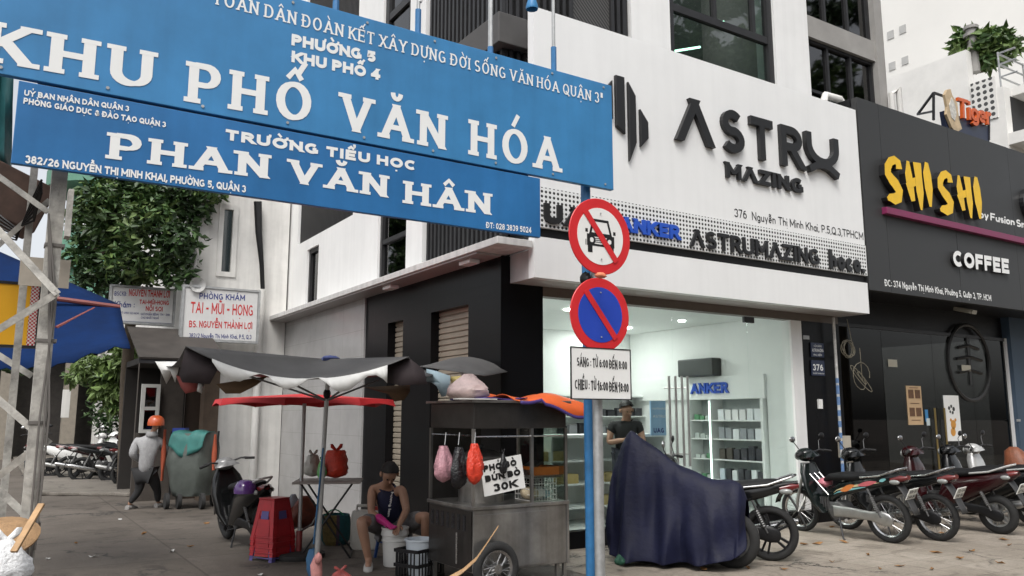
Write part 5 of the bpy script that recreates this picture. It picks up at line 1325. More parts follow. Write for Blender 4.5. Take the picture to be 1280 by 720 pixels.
# things at the lower left corner
tk = PD(14, 668, 4.55)
wt = thing('woven_tray', 'brown woven bamboo tray leaning at the foot of the lattice pole', 'tray', PD(10, 700, 4.55))
MB().lathe([(.0, .10), (.12, .085), (.24, .03), (.27, .0), (.265, -.012), (.2, .02), (0, .07)], (0, 0, 0), 28).build('tray', mat('bamboo', (.36, .22, .11), .7, var=.3, scale=22, bump=.4), wt, smooth=60)
wt.location = tk + V(-.12, 0, -.04); wt.rotation_euler = (R(18), R(-14), 0)
for ch in wt.children:
    for v_ in ch.data.vertices: v_.co += PD(10, 700, 4.55)
MB().beam(PD(52, 630, 4.45), PD(17, 690, 4.2), .035, .016).build('wooden_stick', wood, label='bare wooden slat leaning on the woven tray at lower left', category='slat', at=PD(17, 690, 4.2), bevel=.003)
def bag(name, c, r, m_, label, cat='bag', seed=1, knot=True, parent=None, rough=.12, top=.2, box=2.6):
    c = Vector(c); rg = random.Random(seed); n = 20; hh = 12; mb = MB(); vs = []
    for i in range(hh + 1):
        t_ = i / hh; zz = -1 + 2 * t_
        pr = math.sqrt(max(0, 1 - (abs(zz) ** box if t_ < .5 else 0))) * (1 if t_ < .35 else 1 - (1 - top) * ((t_ - .35) / .65) ** 1.4)
        pr = max(pr, .12)
        for k in range(n):
            a_ = 2 * math.pi * k / n; q = pr * (1 + rough * math.sin(a_ * 3 + seed) * math.sin(t_ * 3) + rough * .6 * math.sin(a_ * 7 + t_ * 5 + seed * 2) + rg.uniform(-.09, .09))
            q *= 1 + .05 * math.sin(a_ * 11 + t_ * 9 + seed)
            vs.append(c + V(r[0] * q * math.cos(a_), r[1] * q * math.sin(a_), r[2] * zz))
    fs = [(i * n + k, i * n + (k + 1) % n, (i + 1) * n + (k + 1) % n, (i + 1) * n + k) for i in range(hh) for k in range(n)] + [tuple(range(n))[::-1], tuple(hh * n + k for k in range(n))]
    mb.add(vs, fs)
    if knot:
        tp2 = c + V(0, 0, r[2] * .95)
        for s_ in (-1, 1):
            mb.loft([(tp2, (r[0] * .16, 0, 0), (0, r[1] * .12, 0)), (tp2 + V(s_ * r[0] * .3, 0, r[2] * .25), (r[0] * .2, 0, 0), (0, r[1] * .06, 0)), (tp2 + V(s_ * r[0] * .4, 0, r[2] * .5), (r[0] * .1, 0, 0), (0, r[1] * .03, 0))], n=8)
    return mb.build(name, m_, parent, smooth=75, label=label if parent is None else None, category=cat if parent is None else None, at=c - V(0, 0, r[2]))
pl_white = mat('plastic_white', (.72, .73, .74), .35, var=.12, scale=12, bump=.5)
pl_red = mat('plastic_red', (.60, .045, .02), .35, var=.2, scale=12, bump=.5)
pl_pink = mat('plastic_pink', (.50, .26, .30), .35, var=.25, scale=14, bump=.6)
pl_black = mat('plastic_black', (.012, .012, .014), .25, var=.3, scale=12, bump=.6)
pl_green = mat('plastic_green', (.12, .42, .12), .35, var=.2, scale=12)
bag('plastic_bag', PD(6, 706, 4.3), (.13, .1, .13), pl_white, 'white plastic bag at the lower left corner below the wooden slat', seed=9)

# ------------------------------------------------------------------ food cart
CC = PD(590, 714, 6.86)
cx0, cy0 = CC.x, CC.y; CWd, CDp = 1.01, .83
cart = thing('food_cart', 'stainless steel noodle soup cart with a glass display case and a spoked wheel', 'food cart', (cx0 + .5, cy0 + .4, 0))
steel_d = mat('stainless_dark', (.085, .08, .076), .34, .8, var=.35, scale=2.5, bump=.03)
zA, zB1, zC, zD = .184, .722, 1.39, 1.627
x1c, y1c = cx0 + CWd, cy0 + CDp
m = MB(); m.box(cx0 + .012, cy0 + .003, zA, x1c, y1c, zB1 - .02)
m.build('body', steel, cart, bevel=.006)
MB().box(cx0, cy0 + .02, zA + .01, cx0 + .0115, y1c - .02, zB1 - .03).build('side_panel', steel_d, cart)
MB().box(cx0 - .012, cy0 - .012, zB1 - .0195, x1c + .012, y1c + .012, zB1 + .012).build('counter_rim', steel, cart, bevel=.004)
m = MB()
for i in range(7): m.box(cx0 - .004, cy0 + .12 + i * .1, .52, cx0 - .0005, cy0 + .165 + i * .1, .65)
m.build_each('vent_slot', pl_black, cart)
MB().tube([(cx0 - .03, cy0 + .22, .24), (cx0 - .03, cy0 + .22, .5)], .009, 8).build('door_handle', chrome, cart, smooth=40)
MB().box(cx0 + .002, cy0 - .012, zA + .02, x1c - .25, cy0 - .002, zB1 - .06).box(x1c - .02, cy0 - .012, zA, x1c + .004, cy0 + .002, zB1 - .02).build_each('front_panel', steel, cart, bevel=.003)
m = MB(); s_ = .026
for x, y in ((cx0, cy0), (x1c - s_, cy0), (cx0, y1c - s_), (x1c - s_, y1c - s_), (cx0 + CWd * .60, cy0)): m.box(x, y, zB1 + .0125, x + s_, y + s_, zC)
m.build_each('frame_post', steel, cart)
m = MB()
for z in (zC - .07,): m.tube([(cx0 + .03, cy0 + .012, z), (x1c - .03, cy0 + .012, z)], .008, 6)
m.tube([(cx0 + .01, cy0 + .03, zC - .06), (cx0 + .01, y1c - .03, zC - .06)], .008, 6)
m.build_each('rail', chrome, cart, smooth=40)
cg = glass_mat('cart_glass', (.75, .78, .76), .8, .03, 1.4)
MB().box(cx0 + CWd * .60 + s_, cy0 + .006, zB1 + .013, x1c - s_, cy0 + .010, zC - .002).build('front_pane', cg, cart)
MB().box(x1c - .012, cy0 + s_ + .002, zB1 + .013, x1c - .008, y1c - s_, zC - .002).build('side_pane', cg, cart)
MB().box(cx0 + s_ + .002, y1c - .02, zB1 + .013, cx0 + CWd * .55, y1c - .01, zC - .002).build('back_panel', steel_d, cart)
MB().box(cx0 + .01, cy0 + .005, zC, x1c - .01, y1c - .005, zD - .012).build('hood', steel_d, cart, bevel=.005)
MB().box(cx0 - .03, cy0 - .03, zD - .0115, x1c + .03, y1c + .03, zD + .012).build('roof_rim', steel, cart, bevel=.004)
zs_ = 1.06
zs_ = .96
MB().box(cx0 + CWd * .62, cy0 + .05, zs_ - .015, x1c - .03, y1c - .05, zs_).build('case_shelf', steel, cart)
m = MB()
for x, y in ((x1c - .12, cy0 + .02), (x1c - .04, cy0 + .02), (x1c - .06, y1c - .06), (cx0 + .04, y1c - .06)): m.box(x, y, 0, x + .03, y + .03, zA - .001)
m.build_each('foot', steel, cart)
MB().tube([(x1c + .0, cy0 + .06, .62), (x1c + .0, cy0 + .06, .2)], .012, 6).build('cord', pl_white, cart)
# wheel in front of the body
def wheel(parent, c, r, wd, n_sp=28, axis='Y', tyre_r=None, hub=.04, rim_m=chrome, name='wheel', spokes='wire'):
    tr_ = tyre_r or r * .11; c = Vector(c)
    ax = Vector((0, 1, 0)) if axis == 'Y' else Vector((1, 0, 0)); e = Vector((1, 0, 0)) if axis == 'Y' else Vector((0, 1, 0)); zz = Vector((0, 0, 1))
    pt = lambda rad, a_, o_=0: c + e * (rad * math.cos(a_)) + zz * (rad * math.sin(a_)) + ax * o_
    NS = 30; NR = 8; mb = MB(); vs = []
    for i in range(NS):
        a_ = 2 * math.pi * i / NS
        for k in range(NR):
            b_ = 2 * math.pi * k / NR; vs.append(pt(r - tr_ + tr_ * math.cos(b_), a_, wd * .5 * math.sin(b_)))
    mb.add(vs, [(i * NR + k, i * NR + (k + 1) % NR, ((i + 1) % NS) * NR + (k + 1) % NR, ((i + 1) % NS) * NR + k) for i in range(NS) for k in range(NR)])
    w_ = mb.build(name, rubber, parent, smooth=60)
    mb = MB(); rr = r - tr_ * 1.75
    mb.tube([pt(rr, 2 * math.pi * i / NS) for i in range(NS)], tr_ * .55, 6, close=True)
    if spokes == 'wire':
        for i in range(n_sp):
            a_ = 2 * math.pi * i / n_sp; s2 = 1 if i % 2 else -1
            mb.tube([pt(hub, a_ + .5 * s2 * (1 if i % 4 < 2 else -1), s2 * wd * .3), pt(rr, a_)], .0022, 4)
    else:
        for i in range(5):
            a_ = 2 * math.pi * i / 5
            for da in (-.16, .16): mb.beam(pt(hub, a_ + da * 2), pt(rr, a_ + da), .022, wd * .5, up=ax)
    mb.tube([c - ax * wd * .55, c + ax * wd * .55], hub, 12)
    mb.build('rim', rim_m, w_, smooth=40)
    return w_
wcx = PD(630, 712, 6.78).x
wheel(cart, (wcx, cy0 - .09, .225), .225, .07, 32, 'Y', .042)
MB().tube([(wcx, cy0 - .09, .225), (wcx, cy0 + .01, .225)], .015, 8).build('axle', dark_metal, cart)
# price board
P0, P1, P2 = PY(606, 621, cy0 - .05), PY(657, 609.5, cy0 - .05), PY(600, 578, cy0 - .05)
U_ = (P1 - P0); V_ = (P2 - P0); n0 = V(0, -1, 0)
pb = thing('price_board', 'white price board with three lines of black lettering tilted on the cart glass', 'sign', P0)
MB().add([P0, P1, P1 + V_, P2, P0 + V(0, .008, 0), P1 + V(0, .008, 0), P1 + V_ + V(0, .008, 0), P2 + V(0, .008, 0)], [(0, 1, 2, 3), (7, 6, 5, 4), (0, 4, 5, 1), (1, 5, 6, 2), (2, 6, 7, 3), (3, 7, 4, 0)]).build('board', board_white, pb)
Lu, Lv = U_.length, V_.length
for s, u0, u1, v0, hh, t_ in (('PHỞ BÒ', .05, .86, .70, .19, .34), ('BÚN BÒ', .06, .92, .40, .19, .34), ('30K', .22, .80, .08, .22, .27)):
    fn = lambda a_, b_, u0=u0, v0=v0: P0 + V(0, -.003, 0) + U_ * u0 + V_ * v0 + U_ / Lu * a_ + V_ / Lv * b_
    mb = MB(); text_mesh(mb, s, fn, Lu * (u1 - u0), Lv * hh, t=t_, gap=.14); mb.build('lettering', letter_black, pb)
q = PY(629, 580, cy0 - .09)
bag('plastic_bag', q, (.035, .03, .09), pl_black, 'small black plastic bag knotted over the top of the price board', seed=21, rough=.25)
# what hangs from and stands in the cart
q = PD(556, 580, 7.25); q.x = cx0 - .12
bag('plastic_bag', PD(554, 580, 6.82), (.085, .07, .15), pl_pink, 'dusty pink plastic bag hanging at the left end of the cart rail', seed=2, rough=.2, knot=False, top=.38)
bag('plastic_bag', PD(573, 585, 6.72), (.075, .07, .17), pl_black, 'black plastic bag hanging between the pink and the red bag', seed=3, rough=.2, knot=False, top=.38)
bag('plastic_bag', PD(593, 580, 6.67), (.07, .06, .165), pl_red, 'bright red plastic bag hanging at the cart corner post', seed=4, rough=.2, knot=False, top=.38)
m = MB()
for px in (556, 573, 593):
    a = PD(px, 556, 6.77); m.tube([(a.x, a.y, a.z), (a.x + .01, a.y, a.z + .1), (a.x + .03, a.y + .05, zC - .06)], .004, 4)
m.build_each('hook', chrome, cart)
a = PD(628, 560, 7.6)
po_ = thing('stock_pot', 'round steel stock pot standing inside the cart behind the price board', 'pot', (cx0 + .32, cy0 + .4, .69))
MB().lathe([(.2, 0), (.21, .02), (.21, .42), (.225, .43), (.225, .445), (.12, .5), (.02, .51)], (cx0 + .32, cy0 + .4, .69), 26).build('pot', steel, po_, smooth=35)
MB().tube([(cx0 + .32, cy0 + .4, 1.2), (cx0 + .32, cy0 + .4, 1.24)], .02, 8).build('lid_knob', pl_black, po_)
a = PY(674, 600, cy0 + .18)
ot = thing('orange_tray', 'orange plastic tray on the shelf of the cart glass case', 'tray', (a.x, cy0 + .2, zs_))
orp = mat('tray_orange', (.5, .14, .02), .5, var=.15)
tx0, tx1 = PY(669, 600, cy0 + .12).x, PY(707, 600, cy0 + .12).x
m = MB().box(tx0, cy0 + .12, zs_ + .001, tx1, cy0 + .42, zs_ + .01).box(tx0, cy0 + .12, zs_ + .0101, tx1, cy0 + .13, zs_ + .075).box(tx0, cy0 + .41, zs_ + .0101, tx1, cy0 + .42, zs_ + .075).box(tx0, cy0 + .1301, zs_ + .0101, tx0 + .01, cy0 + .4099, zs_ + .075).box(tx1 - .01, cy0 + .1301, zs_ + .0101, tx1, cy0 + .4099, zs_ + .075)
m.build('tray', orp, ot)
bk = thing('wire_basket', 'white wire basket of noodles on the bottom of the cart glass case', 'basket', (x1c - .25, cy0 + .2, zB1 + .013))
bx0, bx1, by0, by1, bz0 = cx0 + CWd * .66, x1c - .09, cy0 + .06, cy0 + .36, zB1 + .016
m = MB()
for i in range(9): x = bx0 + (bx1 - bx0) * i / 8; m.tube([(x, by0, bz0), (x, by0, bz0 + .2)], .003, 4); m.tube([(x, by1, bz0), (x, by1, bz0 + .2)], .003, 4)
for z in (0, .05, .1, .15, .2): m.tube([(bx0, by0, bz0 + z), (bx1, by0, bz0 + z), (bx1, by1, bz0 + z), (bx0, by1, bz0 + z)], .003, 4, close=True)
m.build('wire_frame', board_white, bk)
ndl = mat('noodles', (.62, .52, .36), .6, var=.25, scale=30, bump=.4)
for i, (u_, r_) in enumerate(((.25, .075), (.55, .07), (.8, .06))):
    MB().ell((bx0 + (bx1 - bx0) * u_, (by0 + by1) / 2, bz0 + r_ * .8), (r_ * 1.2, r_ * 1.3, r_ * .8), 12, noise=.12, seed=i).build('noodle_nest', [ndl, pl_white, mat('noodle_blue', (.3, .48, .55), .5)][i], bk, smooth=70)
m = MB(); m.obox(PY(660, 585, cy0 + .3), (.24, .2, .02), ry=-.5)
m.build('ladle_lid', steel_d, label='dark pot lid leaning on the orange tray inside the cart', category='lid', at=PY(660, 585, cy0 + .3))
# on the roof of the cart
zr = zD + .013
rt = thing('roof_tarpaulin', 'orange tarpaulin with a purple edge draped over the right end of the cart roof', 'tarpaulin', (x1c, cy0, zr))
orm = mat('tarp_orange', (.78, .13, .02), .6, var=.15, scale=6); pur = mat('tarp_purple', (.05, .03, .17), .6)
gr = []
for i in range(14):
    v = i / 13; row = []
    for j in range(20):
        u_ = j / 19; x = cx0 + .42 + u_ * (CWd * .60 + .26); y = y1c - .05 - v * (CDp + .02)
        over = max(0, (v - .93) / .07); ox = max(0, u_ - .82) / .18
        z = zr + .03 + .025 * math.sin(u_ * 9 + v * 4) + .02 * math.sin(v * 11) - .13 * over * (.35 + .65 * math.sin(max(0, u_ - .3) * 3.6)) * (u_ > .28) - .10 * ox * ox
        row.append(V(x, y - .03 * over, z))
    gr.append(row)
MB().sheet(gr).build('cloth', orm, rt, smooth=70, solid=.006)
edge_ = [p + V(0, -.006, 0) for p in gr[-1]]
MB().sheet([[p + V(0, 0, .005) for p in edge_], [p + V(0, -.004, -.025) for p in edge_]]).build('purple_edge', pur, rt, smooth=70, solid=.004)
m = MB().sheet([[V(cx0 + .1 + .06 * j, cy0 + .02 + .2 * i, zr + .012 + .01 * math.sin(j + i)) for j in range(9)] for i in range(4)])
m.build('purple_tarpaulin', pur, label='dark purple tarpaulin lying flat under the white bag on the cart roof', category='tarpaulin', at=(cx0 + .3, cy0 + .3, zr), smooth=60, solid=.01)
MB().box(cx0 - .17, cy0 - .04, zr + .001, cx0 + .22, cy0 + .05, zr + .012).build('roof_board', old_white, label='white board sticking out past the left end of the cart roof', category='board', at=(cx0, cy0, zr))
bag('plastic_bag', (PD(608, 480, 7.15).x, cy0 + .3, zr + .11), (.2, .19, .13), mat('plastic_pale_pink', (.72, .55, .52), .3, var=.35, scale=5, bump=.1), 'puffed pale pink plastic bag lying on the cart roof', seed=6, knot=False, rough=.06)
# broom-like bamboo leaf scoop in front of the wheel
gs = thing('wooden_paddle', 'tan wooden paddle with a curved handle leaning in front of the cart wheel', 'paddle', PD(585, 722, 6.6))
pth = [PD(622, 659, 6.65), PD(608, 680, 6.6), PD(595, 699, 6.6), PD(578, 714, 6.6), PD(556, 728, 6.55), PD(530, 742, 6.5)]
rad = [.018, .02, .03, .05, .08, .10]
MB().loft([(p, V(.5, 0, .87) * r_ * (.9 if i < 3 else .55), V(0, -1, 0) * r_ * .35) for i, (p, r_) in enumerate(zip(pth, rad))], n=12).build('paddle', wood, gs, smooth=50)

# ------------------------------------------------------------------ grey parasol with white valance
gu = thing('grey_parasol', 'grey market parasol with a torn white scalloped valance on a leaning pole', 'parasol', PD(394, 735, 7.2))
grey_cloth = mat('parasol_grey', (.085, .083, .082), .75, var=.25, scale=3)
wht_cloth = mat('valance_white', (.66, .66, .64), .7, var=.12, scale=5)
dark_cloth = mat('valance_dark', (.03, .02, .022), .8, var=.3)
FL, FR, BL, BR = PD(232, 433, 6.3), PD(511, 446, 6.5), PD(203, 452, 8.0), PD(548, 460, 8.3)
APX = PD(408, 449, 7.2)
def edgep(A, B, u_, sag): 
    p = A.lerp(B, u_); p.z -= sag * 4 * u_ * (1 - u_); return p
def roofp(u_, v): return edgep(FL, FR, u_, .215)
mb = MB()
for A, B, sg_ in ((FL, FR, .215), (FR, BR, .12), (BR, BL, .14), (BL, FL, .10)):
    mb.sheet([[edgep(A, B, j / 16, sg_).lerp(APX, t_ / 8) + V(0, 0, -.03 * math.sin(math.pi * t_ / 8) * math.sin(math.pi * j / 16)) for j in range(17)] for t_ in range(9)])
mb.build('canopy', grey_cloth, gu, smooth=50, solid=.004)
def front_at(px):
    lo, hi = 0.0, 1.0
    for _ in range(30):
        mid = (lo + hi) / 2; p = roofp(mid, 0) - _O
        q = 640 + F_PX * p.dot(_R) / p.dot(_F)
        if q < px: lo = mid
        else: hi = mid
    return roofp(lo, 0)
low = [(265, 452), (272, 462), (280, 470), (290, 476), (300, 477), (312, 471), (325, 467), (335, 470), (345, 480), (357, 487), (370, 484), (385, 474), (398, 472), (408, 479), (417, 487), (425, 490), (436, 488), (448, 479), (460, 470), (470, 469), (478, 473), (484, 479)]
MB().sheet([[front_at(px) + V(0, -.006, .004) for px, py in low], [PD(px, py, (front_at(px) - _O).dot(_F) - .02) for px, py in low]]).build('white_valance', wht_cloth, gu, smooth=60, solid=.004)
def cloth_poly(pts, dep, m_, par, name='valance'):
    P_ = [PD(x, y, dep + .05 * math.sin(i * 1.7)) for i, (x, y) in enumerate(pts)]
    c_ = sum(P_, Vector()) / len(P_); n = len(P_)
    MB().add(P_ + [c_ + V(0, -.03, 0)], [(i, (i + 1) % n, n) for i in range(n)]).build(name, m_, par, smooth=60, solid=.004)
cloth_poly([(232, 434), (266, 448), (272, 462), (262, 480), (228, 478), (224, 468)], 6.35, dark_cloth, gu)
cloth_poly([(511, 447), (530, 462), (534, 480), (500, 482), (484, 478), (483, 456)], 6.55, dark_cloth, gu)
cloth_poly([(194, 452), (222, 452), (226, 450), (219, 478), (215, 468), (208, 480), (200, 462)], 7.6, wht_cloth, gu)
cloth_poly([(220, 469), (250, 478), (249, 488), (232, 492), (226, 484)], 7.3, mat('valance_red', (.28, .06, .05), .8, var=.2), gu)
cloth_poly([(248, 479), (256, 480), (252, 492), (246, 489)], 7.3, wht_cloth, gu)
cloth_poly([(270, 480), (335, 470), (320, 482), (300, 492), (282, 492)], 7.9, mat('valance_brown', (.16, .10, .055), .8, var=.2), gu)
cloth_poly([(455, 484), (513, 481), (512, 490), (505, 500), (494, 502), (484, 492)], 8.2, MATS['valance_brown'], gu)
pt_, pb_ = PD(411, 455, 7.2), PD(393.5, 742, 7.2)
MB().tube([pb_, pb_.lerp(pt_, .55)], .024, 10).tube([pb_.lerp(pt_, .5), pt_], .019, 10).build('pole', galv, gu, smooth=40)
m = MB()
for c_ in (FL, FR, BL, BR): m.tube([pb_.lerp(pt_, .84), c_.lerp(pt_, .5) + V(0, 0, -.1), c_.lerp(pt_, .2) + V(0, 0, -.045)], .009, 6)
m.build_each('rib', mat('rib_grey', (.16, .15, .15), .6), gu, smooth=40)
MB().ell(pb_.lerp(pt_, .87), (.035, .035, .05), 10).build('hub', black_plastic, gu, smooth=60)
m = MB().ell(APX + V(.03, 0, .0), (.09, .07, .035), 10, noise=.3, seed=3); m.build('top_knot', mat('knot_blue', (.06, .08, .22), .7), gu, smooth=60)
m = MB().ell(PD(395, 712, 7.17), (.055, .05, .13), 10, noise=.3, seed=8).ell(PD(398, 698, 7.14), (.035, .04, .05), 8, noise=.3, seed=9)
m.build('pink_wrapping', mat('rag_pink', (.62, .28, .26), .8, var=.3, scale=14), gu, smooth=70)
m = MB().ell(PD(391, 705, 7.22), (.06, .06, .14), 10, noise=.35, seed=12).tube([PD(392, 680, 7.2), PD(396, 640, 7.17), PD(404, 560, 7.17)], .008, 5)
m.build('blue_rag', mat('rag_blue', (.03, .10, .2), .8, var=.3), gu, smooth=70)
# second parasol right, over the cart
g2 = thing('small_parasol', 'sagging dark parasol with pale blue and yellow valance pieces behind the cart', 'parasol', (cx0 + .3, cy0 + 1.6, 0))
E0, E1, E2, E3 = PD(524, 458, 8.0), PD(606, 470, 8.0), PD(560, 452, 9.8), PD(650, 462, 9.8)
MB().sheet([[E0.lerp(E1, j / 8).lerp(E2.lerp(E3, j / 8), i / 8) + V(0, 0, .12 * math.sin(math.pi * i / 8) * math.sin(math.pi * j / 8)) for j in range(9)] for i in range(9)]).build('canopy', grey_cloth, g2, smooth=60, solid=.004)
cloth_poly([(533, 461), (546, 464), (563, 470), (562, 484), (557, 495), (552, 496), (546, 483), (540, 478), (533, 477)], 7.9, mat('valance_blue', (.34, .45, .50), .75, var=.12), g2)
cloth_poly([(563, 471), (584, 469), (592, 472), (576, 478), (570, 487), (566, 489)], 7.9, mat('valance_yellow', (.48, .38, .14), .75), g2)
MB().tube([(cx0 + .55, y1c + .35, 0), (cx0 + .55, y1c + .35, PD(560, 458, 8.6).z)], .02, 8).build('pole', galv, g2, smooth=40)
# red parasol under it
rp0 = PZ(373, 697); RX, RY = rp0.x, rp0.y
ru = thing('red_parasol', 'low red parasol on a steel pole with a round black base', 'parasol', (RX, RY, 0))
red_cloth = mat('parasol_red', (.52, .02, .025), .65, var=.1, scale=3)
zr1 = PD(373, 509, 8.66).z; RR = .97
vs = [V(RX, RY, zr1 + .15)]; fs = []
n8 = 8
for k in range(n8):
    a_ = 2 * math.pi * (k + .35) / n8; vs.append(V(RX + RR * math.cos(a_), RY + RR * math.sin(a_), zr1 + .085))
for k in range(n8): fs.append((0, 1 + k, 1 + (k + 1) % n8))
MB().add(vs, fs).build('canopy', red_cloth, ru, solid=.004)
m = MB()
for k in range(n8):
    a_, b_ = vs[1 + k], vs[1 + (k + 1) % n8]
    m.sheet([[a_.lerp(b_, t_ / 6) * 1.0 + V(0, 0, -.002) for t_ in range(7)], [a_.lerp(b_, t_ / 6) + (a_.lerp(b_, t_ / 6) - V(RX, RY, a_.z)) * .03 + V(0, 0, -.075 + .03 * math.sin(math.pi * t_ / 6)) for t_ in range(7)]])
m.build('valance', red_cloth, ru, solid=.003)
m = MB()
for k in range(n8): m.tube([V(RX, RY, zr1 + .13), vs[1 + k] + V(0, 0, -.01)], .006, 5)
m.build_each('rib', black_plastic, ru)
MB().tube([(RX, RY, .1), (RX, RY, zr1 + .145)], .02, 10).build('pole', galv, ru, smooth=40)
MB().lathe([(.03, .05), (.035, .27), (.028, .28)], (RX, RY, 0), 12).build('base_socket', mat('socket_red', (.18, .02, .02), .5), ru, smooth=40)
MB().lathe([(.27, 0), (.28, .02), (.28, .05), (.25, .065), (.05, .07)], (RX, RY, 0), 28).build('base', mat('base_black', (.02, .02, .02), .7, var=.3), ru, smooth=40)

# ------------------------------------------------------------------ stools, table and what lies under it
STK = PZ(340, 699)
stool_red = mat('stool_red', (.40, .012, .02), .4, var=.25, scale=6); stool_pur = mat('stool_purple', (.09, .07, .24), .45, var=.1)
def make_stool(i):
    o = thing('plastic_stool', '', 'stool', (0, 0, 0), 'stacked plastic stools')
    h, t0, t1 = .43, .105, .163
    rm = stool_red if i != 0 else stool_pur
    f = lambda z: t0 + (t1 - t0) * (1 - z / h)
    MB().box(-t0 - .01, -t0 - .01, h - .018, t0 + .01, t0 + .01, h).build('seat', stool_red, o, bevel=.008)
    m = MB()
    for sx_, sy_ in ((1, 0), (-1, 0), (0, 1), (0, -1)):
        for (za, zb_, w0, w1) in ((h - .02, .30, 1, 1), (.215, .05, 1, 1)):
            a_, b_ = f(za), f(zb_); ww = .62
            for (s0, s1) in ((-1, 1),):
                q = [(a_, s0 * a_ * ww), (a_, s1 * a_ * ww), (b_, s1 * b_ * ww), (b_, s0 * b_ * ww)]
                P_ = [V(sx_ * u_ - sy_ * v * (1), sy_ * u_ + sx_ * v, z) for (u_, v), z in zip(q, (za, za, zb_, zb_))]
                N3 = V(sx_, sy_, 0) * .003
                m.add(P_ + [p + N3 for p in P_], [(3, 2, 1, 0), (4, 5, 6, 7), (0, 1, 5, 4), (1, 2, 6, 5), (2, 3, 7, 6), (3, 0, 4, 7)])
        a_, b_ = f(.30), f(.215); ww = .40
    m.build_each('side_panel', stool_red, o)
    m = MB()
    for sx_, sy_ in ((1, 0), (-1, 0), (0, 1), (0, -1)):
        a_, b_ = f(.30) - .002, f(.215) - .002; ww = .42
        P_ = [V(sx_ * u_ - sy_ * v, sy_ * u_ + sx_ * v, z) for (u_, v), z in zip([(a_, -a_ * ww), (a_, a_ * ww), (b_, b_ * ww), (b_, -b_ * ww)], (.298, .298, .217, .217))]
        N3 = V(sx_, sy_, 0) * .0025
        m.add(P_ + [p + N3 for p in P_], [(3, 2, 1, 0), (4, 5, 6, 7), (0, 1, 5, 4), (1, 2, 6, 5), (2, 3, 7, 6), (3, 0, 4, 7)])
    m.build_each('coloured_band', stool_pur, o)
    e_ = f(.035) + .006
    MB().tube([(-e_, -e_, .035), (e_, -e_, .035), (e_, e_, .035), (-e_, e_, .035)], .008, 6, close=True).build('rim', rm, o)
    for sx_, sy_ in ((1, 1), (1, -1), (-1, 1), (-1, -1)):
        m = MB(); a_, b_ = t0 + .004, t1 + .004
        c0, c1_ = V(sx_ * a_, sy_ * a_, h - .018), V(sx_ * b_, sy_ * b_, 0)
        for ex, ey in ((-sx_ * .055, 0), (0, -sy_ * .055)):
            P_ = [c0, c0 + V(ex, ey, 0), c1_ + V(ex * .9, ey * .9, 0), c1_]; off = V(-sx_ * .006 * (ex == 0), -sy_ * .006 * (ey == 0), 0)
            m.add(P_ + [p + off for p in P_], [(0, 1, 2, 3), (7, 6, 5, 4), (0, 4, 5, 1), (1, 5, 6, 2), (2, 6, 7, 3), (3, 7, 4, 0)])
        m.build('leg', rm, o)
    return o
sl_ = ['red plastic stool on top of the stack, with purple side bands', 'red plastic stool second from the top of the stack', 'red plastic stool in the middle of the stack', 'red plastic stool second from the bottom of the stack', 'stool with purple legs at the bottom of the red stack']
red0 = make_stool(1); pur0 = make_stool(0)
for i in range(5):
    o = copy_tree(red0) if i < 4 else copy_tree(pur0)
    o['label'] = sl_[i]; o.location = (STK.x, STK.y, .052 * (4 - i)); o.rotation_euler = (0, 0, R(28 + 1.5 * (i % 2)))
for o in (red0, pur0):
    for ch in list(o.children): bpy.data.objects.remove(ch)
    bpy.data.objects.remove(o)
# folding table against the tiled wall
TP = PD(411, 600, 9.0)
tb = thing('folding_table', 'folding table with a thin grey top and crossed black legs by the tiled wall', 'table', (TP.x, TP.y, 0))
TZ = TP.z; tx_, ty_ = .36, .30
M_ = Matrix.Translation((TP.x, TP.y, 0)) @ Matrix.Rotation(R(-25), 4, 'Z')
def rot(mb): mb.v = [M_ @ p for p in mb.v]; return mb
rot(MB().box(-tx_, -ty_, TZ - .022, tx_, ty_, TZ)).build('tabletop', mat('table_grey', (.30, .27, .25), .5, var=.15), tb, bevel=.005)
for sy_ in (-1, 1):
    for sg_ in (-1, 1):
        rot(MB().tube([(sg_ * .27, sy_ * (.24 - .02 * (sg_ > 0)), 0), (-sg_ * .27, sy_ * (.24 - .02 * (sg_ > 0)), TZ - .023)], .011, 7)).build('leg', black_plastic, tb, smooth=40)
rot(MB().tube([(.27, -.24, .01), (.27, .24, .01)], .011, 7)).build('cross_bar', black_plastic, tb)
bag('plastic_bag', PD(420, 580, 8.95) + V(0, 0, 0.0), (.14, .11, .15), pl_red, 'large red plastic bag standing on the folding table', seed=31, rough=.08, top=.72, box=5)
bag('plastic_bag', PD(391, 582, 9.05), (.10, .08, .12), mat('plastic_clear', (.5, .5, .46), .3, var=.2, scale=12), 'pale see through plastic bag on the left of the folding table', seed=32, rough=.14, top=.5, box=4)
bag('plastic_bag', PD(402, 588, 8.8), (.05, .05, .10), pl_green, 'small bright green plastic bag between the pale and the red bags', seed=33, rough=.14, top=.4)
bag('bundle', PD(380, 640, 9.3), (.2, .16, .18), mat('bundle_brown', (.18, .045, .025), .5, var=.5, scale=9, bump=.2), 'dark red and brown bundle under the folding table', cat='bundle', seed=34, knot=False)
bag('sack', PD(366, 640, 9.4), (.13, .12, .2), mat('sack_grey', (.34, .37, .42), .6, var=.3, scale=7), 'grey white sack behind the red brown bundle', cat='sack', seed=35, knot=False)
MB().tube([PD(400, 618, 8.9), PD(398, 640, 8.9), PD(390, 655, 8.9), PD(376, 664, 8.9)], .012, 7).build('bent_tube', chrome, label='bent shiny steel tube lying under the folding table', category='tube', at=PD(390, 660, 8.9), smooth=50)
bq = PZ(419, 680); 
bsk = thing('woven_basket', 'round woven basket in yellow, purple and teal bands beside the jerrycan', 'basket', bq)
